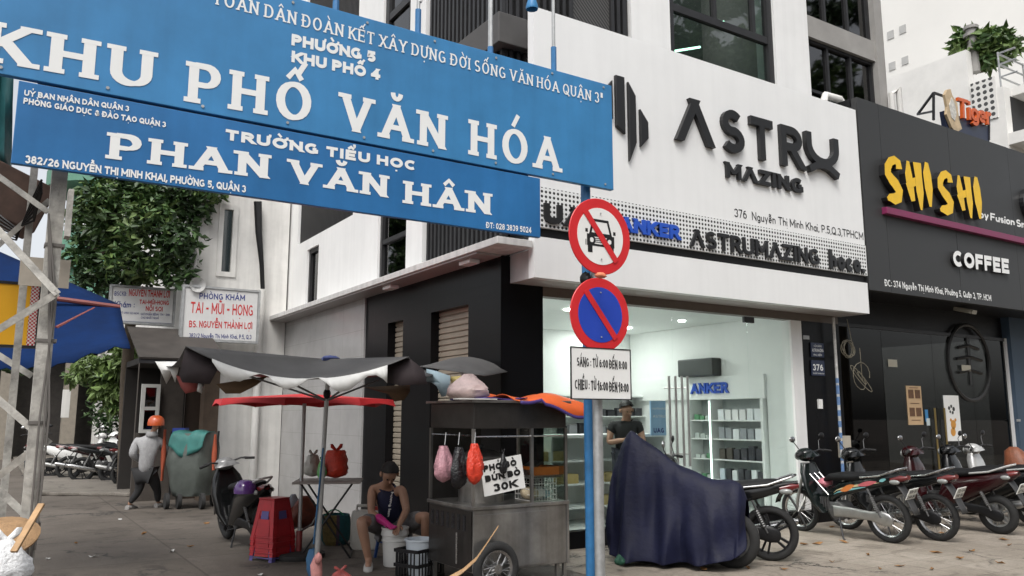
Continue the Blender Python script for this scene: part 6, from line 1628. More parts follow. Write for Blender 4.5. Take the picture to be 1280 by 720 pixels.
def ringmat(): return [mat('weave_yellow', (.22, .17, .06), .8, var=.4, scale=40, bump=.4), mat('weave_purple', (.09, .05, .09), .8, var=.4, scale=40, bump=.4), mat('weave_teal', (.01, .10, .12), .8, var=.4, scale=40, bump=.4)]
mb = MB(); prof = [(.13, 0), (.165, .05), (.18, .16), (.17, .28), (.16, .34), (.15, .345), (.145, .1), (0, .06)]; n = 30
for i in range(len(prof) - 1):
    for k in range(n):
        a0_, a1_ = 2 * math.pi * k / n, 2 * math.pi * (k + 1) / n
        (r0, h0), (r1, h1) = prof[i], prof[i + 1]
        f_ = lambda r_, h_, a_: bq + V(r_ * math.cos(a_), r_ * math.sin(a_), h_)
        ang = (math.degrees(a0_) - 180) % 360
        mi = 0 if ang < 62 else (1 if ang < 78 else 2) if ang < 160 else 2
        mb.add([f_(r0, h0, a0_), f_(r0, h0, a1_), f_(r1, h1, a1_), f_(r1, h1, a0_)], [(0, 1, 2, 3)], mi)
mb.build('basket', ringmat(), bsk, smooth=50)
MB().tube([bq + V(.16 * math.cos(R(a_)), .16 * math.sin(R(a_)), .345 + .07 * math.sin(R(a_ - 200) * 2.2)) for a_ in range(200, 290, 9)], .008, 6).build('handle', mat('cord_green', (.02, .3, .14), .6), bsk)
jq = PZ(456, 686)
jc = thing('jerrycan', 'translucent white plastic jerrycan standing behind the seated man', 'jerrycan', jq)
M2 = Matrix.Translation(jq) @ Matrix.Rotation(R(-28), 4, 'Z')
mb = MB().loft([((0, 0, .0), (.15, 0, 0), (0, .09, 0)), ((0, 0, .03), (.165, 0, 0), (0, .105, 0)), ((0, 0, .36), (.165, 0, 0), (0, .105, 0)), ((0, 0, .42), (.15, 0, 0), (0, .09, 0)), ((0, 0, .43), (.12, 0, 0), (0, .06, 0))], n=24, e=4)
mb.v = [M2 @ p for p in mb.v]; mb.build('body', mat('jerry_white', (.50, .48, .44), .45, var=.1), jc, smooth=40)
mb = MB().tube([(-.10, 0, .42), (-.10, 0, .48), (.04, 0, .48), (.06, 0, .42)], .018, 8); mb.v = [M2 @ p for p in mb.v]; mb.build('handle', MATS['jerry_white'], jc, smooth=50)
mb = MB().lathe([(.03, .42), (.03, .47)], (.11, 0, 0), 12); mb.v = [M2 @ p for p in mb.v]; mb.build('cap', mat('cap_red', (.4, .05, .04), .5), jc)
# bucket and crate in front of the seated man
uq = PZ(493, 707)
bu = thing('white_bucket', 'white plastic bucket with a ribbed rim in front of the seated man', 'bucket', uq)
bwm = mat('bucket_white', (.70, .70, .68), .4, var=.07, scale=5)
MB().lathe([(.105, 0), (.112, .01), (.125, .24), (.135, .245), (.135, .26), (.128, .265), (.13, .30), (.142, .305), (.142, .32), (.134, .36), (.142, .365), (.142, .38), (.13, .38), (.11, .02), (0, .02)], uq, 30).build('bucket', bwm, bu, smooth=40)
MB().lathe([(0, .0), (.12, 0)], uq + V(0, 0, .33), 20, caps=False).build('water', mat('bucket_water', (.25, .25, .23), .05), bu)
kq = PZ(524, 722)
ck = thing('black_crate', 'black plastic crate with open sides holding a pale tub beside the cart', 'crate', kq)
M3 = Matrix.Translation(kq) @ Matrix.Rotation(R(24), 4, 'Z')
mb = MB(); a_, h_ = .2, .28
for z in (0, .12, h_ - .03):
    for s_ in (-1, 1): mb.box(-a_, s_ * a_ * .7 - .006, z, a_, s_ * a_ * .7 + .006, z + .03); mb.box(s_ * a_ - .006, -a_ * .7 + .007, z, s_ * a_ + .006, a_ * .7 - .007, z + .03)
for i in range(9):
    x = -a_ + .025 + i * .044
    for s_ in (-1, 1): mb.box(x, s_ * a_ * .7 - .004, .031, x + .012, s_ * a_ * .7 + .004, h_ - .031)
for i in range(6):
    y = -a_ * .7 + .03 + i * .04
    for s_ in (-1, 1): mb.box(s_ * a_ - .004, y, .031, s_ * a_ + .004, y + .012, h_ - .031)
mb.box(-a_ + .01, -a_ * .65, .001, a_ - .01, a_ * .65, .012)
mb.v = [M3 @ p for p in mb.v]; mb.build('crate', black_plastic, ck)
MB().lathe([(.10, .03), (.135, .34), (.145, .34), (.145, .355), (.13, .355), (.1, .05), (0, .05)], kq, 26).build('pale_tub', mat('tub_blue_white', (.5, .55, .6), .45, var=.1), label='pale blue white tub sitting in the black crate', category='tub', at=kq + V(0, 0, .03), smooth=40)
bag('plastic_bag', PD(425, 724, 7.3), (.12, .10, .08), mat('bag_red_white', (.50, .12, .11), .35, var=.6, scale=9, bump=.2), 'crumpled red and white plastic bag on the ground beside the parasol foot', seed=41, rough=.2)
bag('rag', PD(774, 700, 7.95), (.05, .05, .05), mat('rag_green', (.01, .07, .04), .7, var=.3), 'crumpled dark green rag on the pavement by the covered motorbike', cat='rag', seed=42, knot=False, rough=.25)
# leaves and scraps on the ground
rg = random.Random(77)
lf = mat('dry_leaf', (.26, .13, .045), .8, var=.5, scale=4)
pp = mat('paper_scrap', (.6, .6, .58), .8)
spots = [(1170, 692), (1085, 695), (1125, 709), (1165, 713), (1055, 679), (985, 690), (1005, 682), (1022, 681), (1040, 704), (935, 712), (1250, 705), (1215, 690), (1262, 683), (980, 713), (1100, 712), (1255, 676), (880, 714), (1200, 700), (1040, 660), (1180, 668)]
def leaf(p, s, m_, z0, label, grp, name='fallen_leaf', cat='leaf'):
    a_ = rg.uniform(0, 6.28); e1 = V(math.cos(a_), math.sin(a_), 0); e2 = V(-e1.y, e1.x, 0)
    pts = [p - e1 * s, p - e1 * s * .3 + e2 * s * .42, p + e1 * s * .5 + e2 * s * .3, p + e1 * s, p + e1 * s * .5 - e2 * s * .32, p - e1 * s * .3 - e2 * s * .4]
    q = [V(v_.x, v_.y, z0 + .006 + rg.uniform(0, .025)) for v_ in pts]
    q.append(V(p.x, p.y, z0 + .006)); MB().add(q, [(i, (i + 1) % 6, 6) for i in range(6)]).build(name, m_, label=label, category=cat, group=grp, at=V(p.x, p.y, z0), solid=.002)
for (x, y) in spots: leaf(PZ(x, y), rg.uniform(.035, .075), lf, .004, 'dry brown leaf lying on the tan pavement', 'dry leaves on the pavement')
for (x, y) in ((258, 655), (215, 690), (117, 697), (186, 625), (180, 668), (95, 680), (238, 684), (325, 720), (60, 700), (150, 650)): leaf(PZ(x, y), rg.uniform(.03, .06), pp if rg.random() < .5 else lf, 0, 'small scrap of paper or leaf on the grey alley ground', 'scraps on the alley ground', 'litter_scrap', 'scrap')
# ------------------------------------------------------------------ motorbikes
lens_clear = mat('lens_clear', (.26, .27, .26), .1, var=.1, coat=.5)
lens_red = mat('lens_red', (.13, .008, .008), .15, var=.1, coat=.6)
plate_white = mat('plate_white', (.74, .74, .70), .5, var=.08)
mudguard = mat('mudguard_grey', (.04, .04, .041), .6, var=.2)
paint_black = mat('paint_black', (.006, .0065, .007), .22, var=.2, coat=.25, spec=.35)
paint_maroon = mat('paint_maroon', (.022, .003, .004), .2, var=.2, coat=.3, spec=.4)
paint_dkgreen = mat('paint_dark_green', (.006, .0095, .009), .2, var=.2, coat=.3, spec=.4)
paint_silver = mat('paint_silver', (.50, .50, .49), .25, .3, var=.08, coat=.5)
paint_white = mat('paint_white_gloss', (.68, .68, .66), .22, var=.06, coat=.6)
def ellsec(x, zc, hy, hz, y=0): return ((x, y, zc), (0, hy, 0), (0, 0, hz))
def make_bike(label, x, y, heading, style='cub', paint=paint_black, plate_txt=None, decal=False, silver_case=True, lean=4, group='parked motorbikes', name='motorbike', steer=0, rail=True, front=None, tail=None, helmet=None, basket=False, wheel_kind='wire', mirrors=True, scale=1):
    o = thing(name, label, 'motorbike', (0, 0, 0), group)
    front = front or paint; tail = tail or paint
    R_ = .285 if style == 'cub' else .25
    wb = .62
    rim = chrome if wheel_kind == 'wire' else (black_plastic if wheel_kind == 'black' else alloy)
    sp_ = 'wire' if wheel_kind == 'wire' else 'cast'
    wheel(o, (wb, 0, R_), R_, .07 if style == 'cub' else .09, 28, 'Y', .034 if style == 'cub' else .05, .035, rim, spokes=sp_)
    wheel(o, (-wb, 0, R_), R_, .085 if style == 'cub' else .10, 28, 'Y', .04 if style == 'cub' else .055, .055, rim, spokes=sp_)
    fk = MB()
    for s in (-1, 1): fk.tube([(wb, s * .07, R_), (wb - .02, s * .07, R_ + .12), (.47, s * .06, .80)], [.018, .022, .017], 8)
    fk.build('fork', alloy, o, smooth=40)
    # front fender, arched over the wheel
    rows = []
    for i in range(11):
        a = R(12 + i * 14); rr = R_ + .035 + (.02 if i > 8 else 0); wd = .075 * (1 - .35 * abs(i - 5) / 5)
        rows.append([V(wb + rr * math.cos(a) * (1.12 if i < 3 else 1), wd * q, R_ + (rr - .035 * q * q) * math.sin(a)) for q in (-1, -.6, 0, .6, 1)])
    MB().sheet(rows).build('front_fender', front, o, smooth=60, solid=.008)
    # leg shield
    if style == 'cub':
        secs = [((.20, 0, .30), (.05, 0, 0), (0, .15, 0)), ((.29, 0, .42), (.045, 0, .01), (0, .20, 0)), ((.36, 0, .62), (.045, 0, .01), (0, .215, 0)), ((.41, 0, .78), (.05, 0, .01), (0, .19, 0)), ((.44, 0, .90), (.06, 0, 0), (0, .11, 0))]
    else:
        secs = [((.26, 0, .26), (.06, 0, 0), (0, .16, 0)), ((.34, 0, .42), (.07, 0, .02), (0, .22, 0)), ((.40, 0, .66), (.08, 0, .02), (0, .23, 0)), ((.44, 0, .84), (.08, 0, .02), (0, .18, 0)), ((.46, 0, .96), (.06, 0, 0), (0, .10, 0))]
    MB().loft(secs, n=18, e=3).build('leg_shield', paint, o, smooth=50)
    # head: cowl, lamp, bars
    hd = MB().ell((.46, 0, 1.0), (.12, .13, .09), 14); hd.loft([((.36, 0, .98), (.05, 0, 0), (0, .17, 0)), ((.38, 0, 1.04), (.04, 0, 0), (0, .10, 0))], n=12)
    cw = hd.build('headlight_cowl', front if style != 'cub' else paint, o, smooth=60)
    MB().ell((.555, 0, .985), (.035, .095, .06), 14).build('headlight', lens_clear, cw, smooth=60)
    hb = MB().tube([(.33, -.34, 1.02), (.38, -.2, 1.05), (.42, -.06, 1.02), (.42, .06, 1.02), (.38, .2, 1.05), (.33, .34, 1.02)], .012, 8)
    for s in (-1, 1): hb.tube([(.40, s * .18, 1.05), (.41, s * .26, 1.05), (.36, s * .34, 1.03)], .006, 5)
    hbar = hb.build('handlebar', dark_metal, o, smooth=50)
    for s in (-1, 1):
        MB().tube([(.355, s * .24, 1.04), (.325, s * .36, 1.02)], .017, 8).build('grip', rubber, hbar, smooth=50)
        if not mirrors: continue
        mr = MB().tube([(.38, s * .19, 1.05), (.42, s * .25, 1.16), (.41, s * .30, 1.2)], .006, 6).build('mirror_stalk', dark_metal, o)
        MB().ell((.41, s * .31, 1.225), (.016, .062, .04), 12).build('mirror', [chrome if s > 0 else black_plastic][0], mr, smooth=60)
    # seat and tail
    MB().loft([ellsec(.17, .70, .075, .03), ellsec(.10, .735, .11, .045), ellsec(-.08, .755, .135, .055), ellsec(-.3, .765, .14, .05), ellsec(-.5, .79, .13, .05), ellsec(-.68, .81, .10, .04), ellsec(-.76, .815, .06, .025)], n=18, e=2.6).build('seat', seat_vinyl, o, smooth=60)
    if style == 'cub':
        MB().loft([ellsec(.24, .46, .05, .09), ellsec(.08, .53, .065, .09), ellsec(-.05, .60, .10, .09), ellsec(-.3, .665, .125, .085), ellsec(-.55, .72, .12, .07), ellsec(-.78, .775, .085, .05), ellsec(-.92, .815, .04, .022)], n=18, e=4).build('body', paint, o, smooth=50)
    else:
        MB().loft([ellsec(.28, .30, .13, .05), ellsec(.12, .30, .14, .06), ellsec(.02, .42, .14, .2), ellsec(-.15, .52, .15, .2), ellsec(-.4, .60, .165, .15), ellsec(-.65, .68, .15, .11), ellsec(-.82, .74, .10, .07), ellsec(-.93, .78, .04, .03)], n=18, e=3).build('body', tail, o, smooth=50)
    if decal:
        dm = [mat('decal_orange', (.62, .20, .05), .4), mat('decal_teal', (.20, .48, .50), .4), mat('decal_pink', (.55, .13, .15), .4), mat('decal_cream', (.62, .52, .30), .4)]
        d = MB()
        def yy(xx): 
            k = [(.08, .066), (-.05, .101), (-.3, .126), (-.55, .121), (-.78, .087)]
            for (xa, ya), (xb, yb_) in zip(k, k[1:]):
                if xb <= xx <= xa: return ya + (yb_ - ya) * (xa - xx) / (xa - xb)
            return .07
        def stripe(pts, w0, mi, lift):
            L = []
            for i, (xx, zz) in enumerate(pts):
                q = w0 * math.sin(math.pi * (i + .5) / len(pts)); L.append((V(xx, yy(xx) + lift, zz + q), V(xx, yy(xx) + lift, zz - q)))
            d.add([p for ab in L for p in ab], [(2 * i, 2 * i + 2, 2 * i + 3, 2 * i + 1) for i in range(len(L) - 1)], mi)
        arcx = [.04 - .06 * i for i in range(12)]
        stripe([(xx, .55 + .17 * ((.04 - xx) / .66) ** .62 * 1.0) for xx in arcx], .013, 3, .004)
        stripe([(xx, .53 + .16 * ((.04 - xx) / .66) ** .7) for xx in arcx[:9]], .012, 1, .0045)
        stripe([(-.08 - .03 * i, .585 + .012 * i) for i in range(8)], .035, 0, .005)
        stripe([(-.34 - .035 * i, .672 + .008 * i) for i in range(8)], .028, 2, .005)
        stripe([(-.62 - .02 * i, .74 + .006 * i) for i in range(5)], .02, 1, .0055)
        d.build('decal', dm, o)
    # tail light, grab rail, mudguard, plate
    tl = MB().loft([ellsec(-.74, .755, .10, .04), ellsec(-.86, .775, .085, .045), ellsec(-.93, .785, .04, .025)], n=14, e=2.6).build('tail_light', lens_red, o, smooth=50)
    for s in (-1, 1): MB().ell((-.80, s * .10, .735), (.07, .025, .03), 10).build('indicator', lens_clear, tl, smooth=60)
    if rail: MB().tube([(-.38, .135, .77), (-.62, .13, .80), (-.86, .10, .885), (-.90, 0, .895), (-.86, -.10, .885), (-.62, -.13, .80), (-.38, -.135, .77)], .013, 8).build('grab_rail', chrome if style == 'cub' else paint_silver, o, smooth=50)
    mg = []
    for i in range(7):
        t_ = i / 6; mg.append([V(-.80 - .20 * t_ + .02 * t_ * t_, q * (.075 - .012 * t_), .70 - .34 * t_ ** 1.25) for q in (-1, -.5, 0, .5, 1)])
    MB().sheet(mg).build('mudguard', mudguard, o, smooth=60, solid=.008)
    pl = MB(); M4 = Matrix.Translation((-.945, 0, .60)) @ Matrix.Rotation(R(-28), 4, 'Y')
    pl.v = []; t_ = MB().box(-.004, -.095, -.07, .004, .095, .07); pl.add([M4 @ p for p in t_.v], t_.f); plo = pl.build('licence_plate', plate_white, o)
    if plate_txt:
        for k, s in enumerate(plate_txt):
            fn = lambda u, v, k=k: M4 @ V(-.0065, .08 - u, (.012 if k == 0 else -.055) + v)
            mb = MB(); text_mesh(mb, s, fn, .16, .043, t=.2, nrm=(-1, 0, 0), lift=.0002); mb.build('lettering', letter_black, plo)
    # engine, case, exhaust, shocks, stand
    en = MB().lathe([(.10, -.11), (.115, -.10), (.115, .10), (.10, .11)], (.0, 0, .33), 18, axis='Y').loft([((.08, 0, .36), (0, .06, 0), (0, 0, .07)), ((.26, 0, .40), (0, .065, 0), (0, 0, .075))], n=12, e=4)
    for i in range(4): en.box(.13 + i * .035, -.085, .30, .14 + i * .035, .085, .49)
    en.build('engine', mat('engine_grey', (.13, .13, .13), .5, .6, var=.3, scale=14), o, smooth=40)
    MB().loft([((.04, .10, .33), (0, .02, 0), (0, 0, .07)), ((-.2, .105, .33), (0, .022, 0), (0, 0, .062)), ((-.45, .105, .315), (0, .022, 0), (0, 0, .055)), ((-.62, .105, R_ + .01), (0, .024, 0), (0, 0, .085)), ((-.70, .105, R_), (0, .022, 0), (0, 0, .07)), ((-.73, .105, R_), (0, .014, 0), (0, 0, .03))], n=14, e=3).build('chain_case', alloy if silver_case else black_plastic, o, smooth=45)
    MB().tube([(.22, -.06, .34), (.16, -.12, .24), (-.15, -.13, .22), (-.3, -.14, .25)], .018, 8).loft([((-.28, -.145, .25), (0, .03, 0), (0, 0, .03)), ((-.36, -.15, .27), (0, .048, 0), (0, 0, .05)), ((-.82, -.165, .37), (0, .048, 0), (0, 0, .05)), ((-.9, -.168, .385), (0, .03, 0), (0, 0, .03))], n=12).build('exhaust', chrome if style == 'cub' else alloy, o, smooth=50)
    sh = MB()
    for s in (-1, 1):
        sh.tube([(-.60, s * .13, .31), (-.46, s * .13, .64)], .012, 6)
        sh.tube([(-.57 + .0045 * i + .0, s * .13, .37 + .0106 * i) for i in range(18)], [.026 if i % 2 else .02 for i in range(18)], 8)
    sh.build('shock_absorber', MATS['engine_grey'], o)
    st2 = MB().tube([(-.02, .10, .25), (-.10, .19, .10), (-.15, .24, .015)], .011, 7).tube([(-.15, .22, .012), (-.17, .27, .012)], .016, 6)
    st2.tube([(-.02, .08, .23), (-.02, .22, .23)], .012, 6).tube([(-.02, -.08, .23), (-.02, -.22, .23)], .012, 6)
    st2.build('kickstand', dark_metal, o)
    if basket:
        bm = MB()
        for i in range(5): bm.tube([(.34 - .05 * i, -.10, .76 - .05 * i), (.34 - .05 * i, .10, .76 - .05 * i)], .004, 4)
        for s in (-.10, 0, .10): bm.tube([(.35, s, .77), (.10, s, .52)], .004, 4)
        bb = bm.build('luggage_rack', chrome, o)
        MB().ell((.20, 0, .66), (.10, .10, .06), 12, noise=.3, seed=5).build('pink_cushion', mat('helmet_pink', (.50, .16, .20), .45, var=.4, scale=14), bb, smooth=60)
    if helmet: pass
    o.location = (x, y, 0); o.scale = (scale,) * 3
    o.rotation_euler = (Matrix.Rotation(R(heading), 3, 'Z') @ Matrix.Rotation(R(lean * -1), 3, 'X')).to_euler()
    return o
GB = 'motorbikes parked on the pavement'
make_bike('black motorbike with an orange, teal and pink side decal, a chrome rack and wire wheels', 9.22, 6.68, 92, decal=True, paint=paint_dkgreen, plate_txt=('59-S1', '246.80'), basket=True, group=GB)
make_bike('plain black motorbike between the decal one and the maroon one', 9.86, 6.46, 91, plate_txt=('72-S4', '118 90'), silver_case=False, group=GB)
make_bike('dark maroon scooter with silver rail, third in the row by the black shop glass', 11.08, 6.36, 92, style='scooter', paint=paint_maroon, silver_case=False, plate_txt=('59-C2', '417.63'), wheel_kind='cast', group=GB)
make_bike('black scooter at the right edge of the photo with a grey rail', 12.12, 6.42, 92, style='scooter', paint=paint_black, silver_case=False, plate_txt=('59-P1', '302.15'), wheel_kind='cast', group=GB)
make_bike('silver fronted scooter parked close to the glass behind the right hand bikes', 12.95, 6.5, 95, style='scooter', paint=paint_silver, tail=paint_black, silver_case=False, wheel_kind='cast', group=GB)
make_bike('black motorbike with a white plate and black cast wheels behind the covered one', 6.68, 6.50, 127, paint=paint_black, silver_case=False, plate_txt=('59-T1', '180.37'), wheel_kind='black', rail=True, group=GB)
MB().loft([((12.55, 6.15, .74), (.17, 0, 0), (0, .2, 0)), ((12.55, 6.15, .86), (.16, 0, 0), (0, .17, 0)), ((12.55, 6.2, 1.0), (.10, 0, 0), (0, .12, 0)), ((12.55, 6.2, 1.06), (.04, 0, 0), (0, .05, 0))], n=22, e=2.4).build('leather_jacket', mat('jacket_brown', (.20, .065, .03), .5, var=.4, scale=10, bump=.4), label='folded red brown leather jacket heaped over a seat at the right', category='jacket', at=(12.55, 6.15, .74), smooth=60)
# the covered one
CXm, CYm, CH = 6.08, 6.47, 120
cvb = thing('covered_motorbike', 'motorbike hidden under a dark blue cover with only its tyres showing', 'motorbike', (0, 0, 0), GB)
wheel(cvb, (.36, 0, .28), .28, .08, 24, 'Y', .045, .05, alloy); wheel(cvb, (-.62, 0, .28), .28, .10, 24, 'Y', .055, .06, alloy)
MB().loft([ellsec(.4, .4, .1, .1), ellsec(0, .45, .12, .15), ellsec(-.5, .55, .1, .12)], n=12).build('body', black_plastic, cvb, smooth=50)
MB().tube([(-.3, -.14, .25), (-.85, -.17, .33)], .05, 10).build('exhaust', alloy, cvb, smooth=40)
cvb.location = (CXm, CYm, 0); cvb.rotation_euler = (0, 0, R(CH))
cov = thing('bike_cover', 'dark navy nylon cover draped in folds over the parked motorbike', 'cover', (0, 0, 0))
navy = mat('cover_navy', (.0075, .009, .028), .6, var=.3, scale=4, bump=.25, spec=.22)
prof = [(1.06, .50, .12, .25), (.99, .80, .20, .12), (.85, 1.0, .27, .07), (.68, 1.18, .32, .05), (.52, 1.29, .36, .05), (.40, 1.34, .38, .05), (.30, 1.28, .39, .05), (.16, 1.17, .38, .05), (0, 1.06, .36, .05), (-.18, .96, .34, .05), (-.36, .89, .33, .06), (-.52, .86, .32, .08), (-.66, .85, .30, .12), (-.74, .82, .27, .16), (-.79, .68, .18, .24)]
_p = [((.40 + (a_ - .40) * .42 if a_ > .40 else a_), b_, c_, d_) for a_, b_, c_, d_ in prof]; prof = []
for (q0, q1) in zip(_p, _p[1:]):
    for k in range(3): prof.append(tuple(a_ + (b_ - a_) * k / 3 for a_, b_ in zip(q0, q1)))
prof.append(_p[-1])
rows = []; NT = 49
for i, (s_, zt_, wb_, zh) in enumerate(prof):
    row = []
    for j in range(NT):
        t_ = -1 + 2 * j / (NT - 1); a_ = abs(t_)
        k_ = min(1, a_ / .30); drop = max(0, (a_ - .22) / .78)
        peak = .30 if zt_ > 1.05 else 1
        yv = wb_ * (.30 * k_ ** 1.0 + .70 * drop ** .75) * (1 if zt_ < 1.0 else .55 + .45 * drop ** .6)
        z = zt_ - .035 * k_ ** 2 - (zt_ - .035 - zh) * drop ** 1.05
        fold = .062 * drop * math.sin(s_ * 13 + 1.7 * math.sin(s_ * 5) + (2 if t_ > 0 else 0)) + .034 * drop * math.sin(s_ * 27 + a_ * 4) + .03 * drop * math.sin(a_ * 9 - s_ * 6)
        row.append(V(s_ + .02 * math.sin(a_ * 7 + i) * drop, math.copysign(yv + fold, t_) if a_ > 1e-6 else 0, z + .012 * math.sin(s_ * 17 + t_ * 5)))
    rows.append(row)
MB().sheet(rows).build('cloth', navy, cov, smooth=70, solid=.006, sub=1)
cov.location = (CXm, CYm, 0); cov.rotation_euler = (0, 0, R(CH))
# alley scooters
make_bike('black scooter with a silver cowl, seen from behind beside the red stools', 2.70, 10.1, 96, style='scooter', paint=paint_black, front=mat('paint_dark_silver', (.20, .20, .20), .3, .3, var=.15), silver_case=False, wheel_kind='black', plate_txt=('59-X3', '072.44'), lean=9, mirrors=False, scale=.93, group='scooters in the alley')
hp = PD(307, 613, 9.05)
hl = thing('purple_helmet', 'shiny purple half helmet resting on the black scooter seat', 'helmet', hp)
MB().lathe([(.125, -.03), (.128, 0), (.12, .05), (.09, .095), (.045, .115), (0, .12)], hp, 20).build('shell', mat('helmet_purple', (.085, .03, .17), .25, var=.1, coat=.6), hl, smooth=60)
MB().loft([(hp + V(.10, -.06, -.02), (.05, -.05, 0), (0, 0, .008)), (hp + V(.16, -.09, -.035), (.04, -.04, 0), (0, 0, .006))], n=10).build('peak', black_plastic, hl, smooth=60)
GA = 'motorbikes parked down the alley'
make_bike('black motorbike parked side on in front of the dark creeper', 2.55, 21.3, -8, paint=paint_black, group=GA, rail=False, silver_case=False, wheel_kind='black')
make_bike('white scooter with a white tail beyond the black motorbike', 2.0, 22.9, -12, style='scooter', paint=paint_white, group=GA, rail=False, silver_case=False, wheel_kind='black')
make_bike('maroon motorbike between the white scooter and the black motorbike', 2.35, 22.2, -8, paint=paint_maroon, group=GA, rail=False, silver_case=False, wheel_kind='black')
make_bike('white fronted scooter with a raised mirror deepest in the alley', 2.9, 24.3, 70, style='scooter', paint=paint_white, front=paint_white, group=GA, rail=False, silver_case=False, wheel_kind='black')
make_bike('dark motorbike against the house wall near the cart pusher', 3.2, 19.8, 15, paint=paint_black, group=GA, rail=False, silver_case=False, wheel_kind='black')
make_bike('dark motorbike standing farthest left beside the lattice pole', 1.15, 24.6, 80, paint=paint_black, group=GA, rail=False, silver_case=False, wheel_kind='black')
make_bike('black scooter nose out between the creeper and the brown wall', 3.05, 20.6, -15, style='scooter', paint=paint_black, group=GA, rail=False, silver_case=False, wheel_kind='black')
make_bike('black motorbike behind the side on one, nearer the house wall', 3.1, 22.6, 5, paint=paint_black, group=GA, rail=False, silver_case=False, wheel_kind='black')
# ------------------------------------------------------------------ people
def skin_mesh(name, pts, edges, m, parent, root, sub=1, mat_by=None):
    me = bpy.data.meshes.new(name)
    off = parent.location
    me.from_pydata([tuple(Vector(p[0]) - off) for p in pts], edges, [])
    o = bpy.data.objects.new(name, me); COL.objects.link(o); o.parent = parent
    k = o.modifiers.new('body', 'SKIN'); k.use_smooth_shade = True; k.branch_smoothing = .6
    for i, p in enumerate(pts):
        d = me.skin_vertices[0].data[i]; r = p[1]
        d.radius = (r, r) if not isinstance(r, tuple) else r; d.use_root = (i == root)
    s = o.modifiers.new('smooth', 'SUBSURF'); s.levels = sub + 1; s.render_levels = sub + 1
    me.materials.append(m)
    return o
def lerp(a, b, t): return Vector(a).lerp(Vector(b), t)
def add_hand(pts, edges, iw, wrist, d, side, curl=.5):
    """palm, four fingers of unequal length and a thumb leaving the side of the palm"""
    d = Vector(d).normalized(); side = Vector(side); side = (side - d * side.dot(d)).normalized(); nrm = d.cross(side)
    palm = Vector(wrist) + d * .05; pts.append((palm, .026)); ip = len(pts) - 1; edges.append((iw, ip))
    for k, (off, ln) in enumerate(((-.027, .062), (-.009, .074), (.009, .069), (.026, .055))):
        b0 = palm + d * .035 + side * off; b1 = b0 + d * ln * .5 + nrm * ln * .1 * curl; b2 = b1 + d * ln * (.5 - .25 * curl) + nrm * ln * .45 * curl
        i0 = len(pts); pts += [(b0, .010), (b1, .009), (b2, .0075)]; edges += [(ip, i0), (i0, i0 + 1), (i0 + 1, i0 + 2)]
    t0 = palm - side * .035 - d * .015; t1 = t0 - side * .02 + d * .03 + nrm * .012; i0 = len(pts)
    pts += [(t0, .011), (t1, .009)]; edges += [(ip, i0), (i0, i0 + 1)]
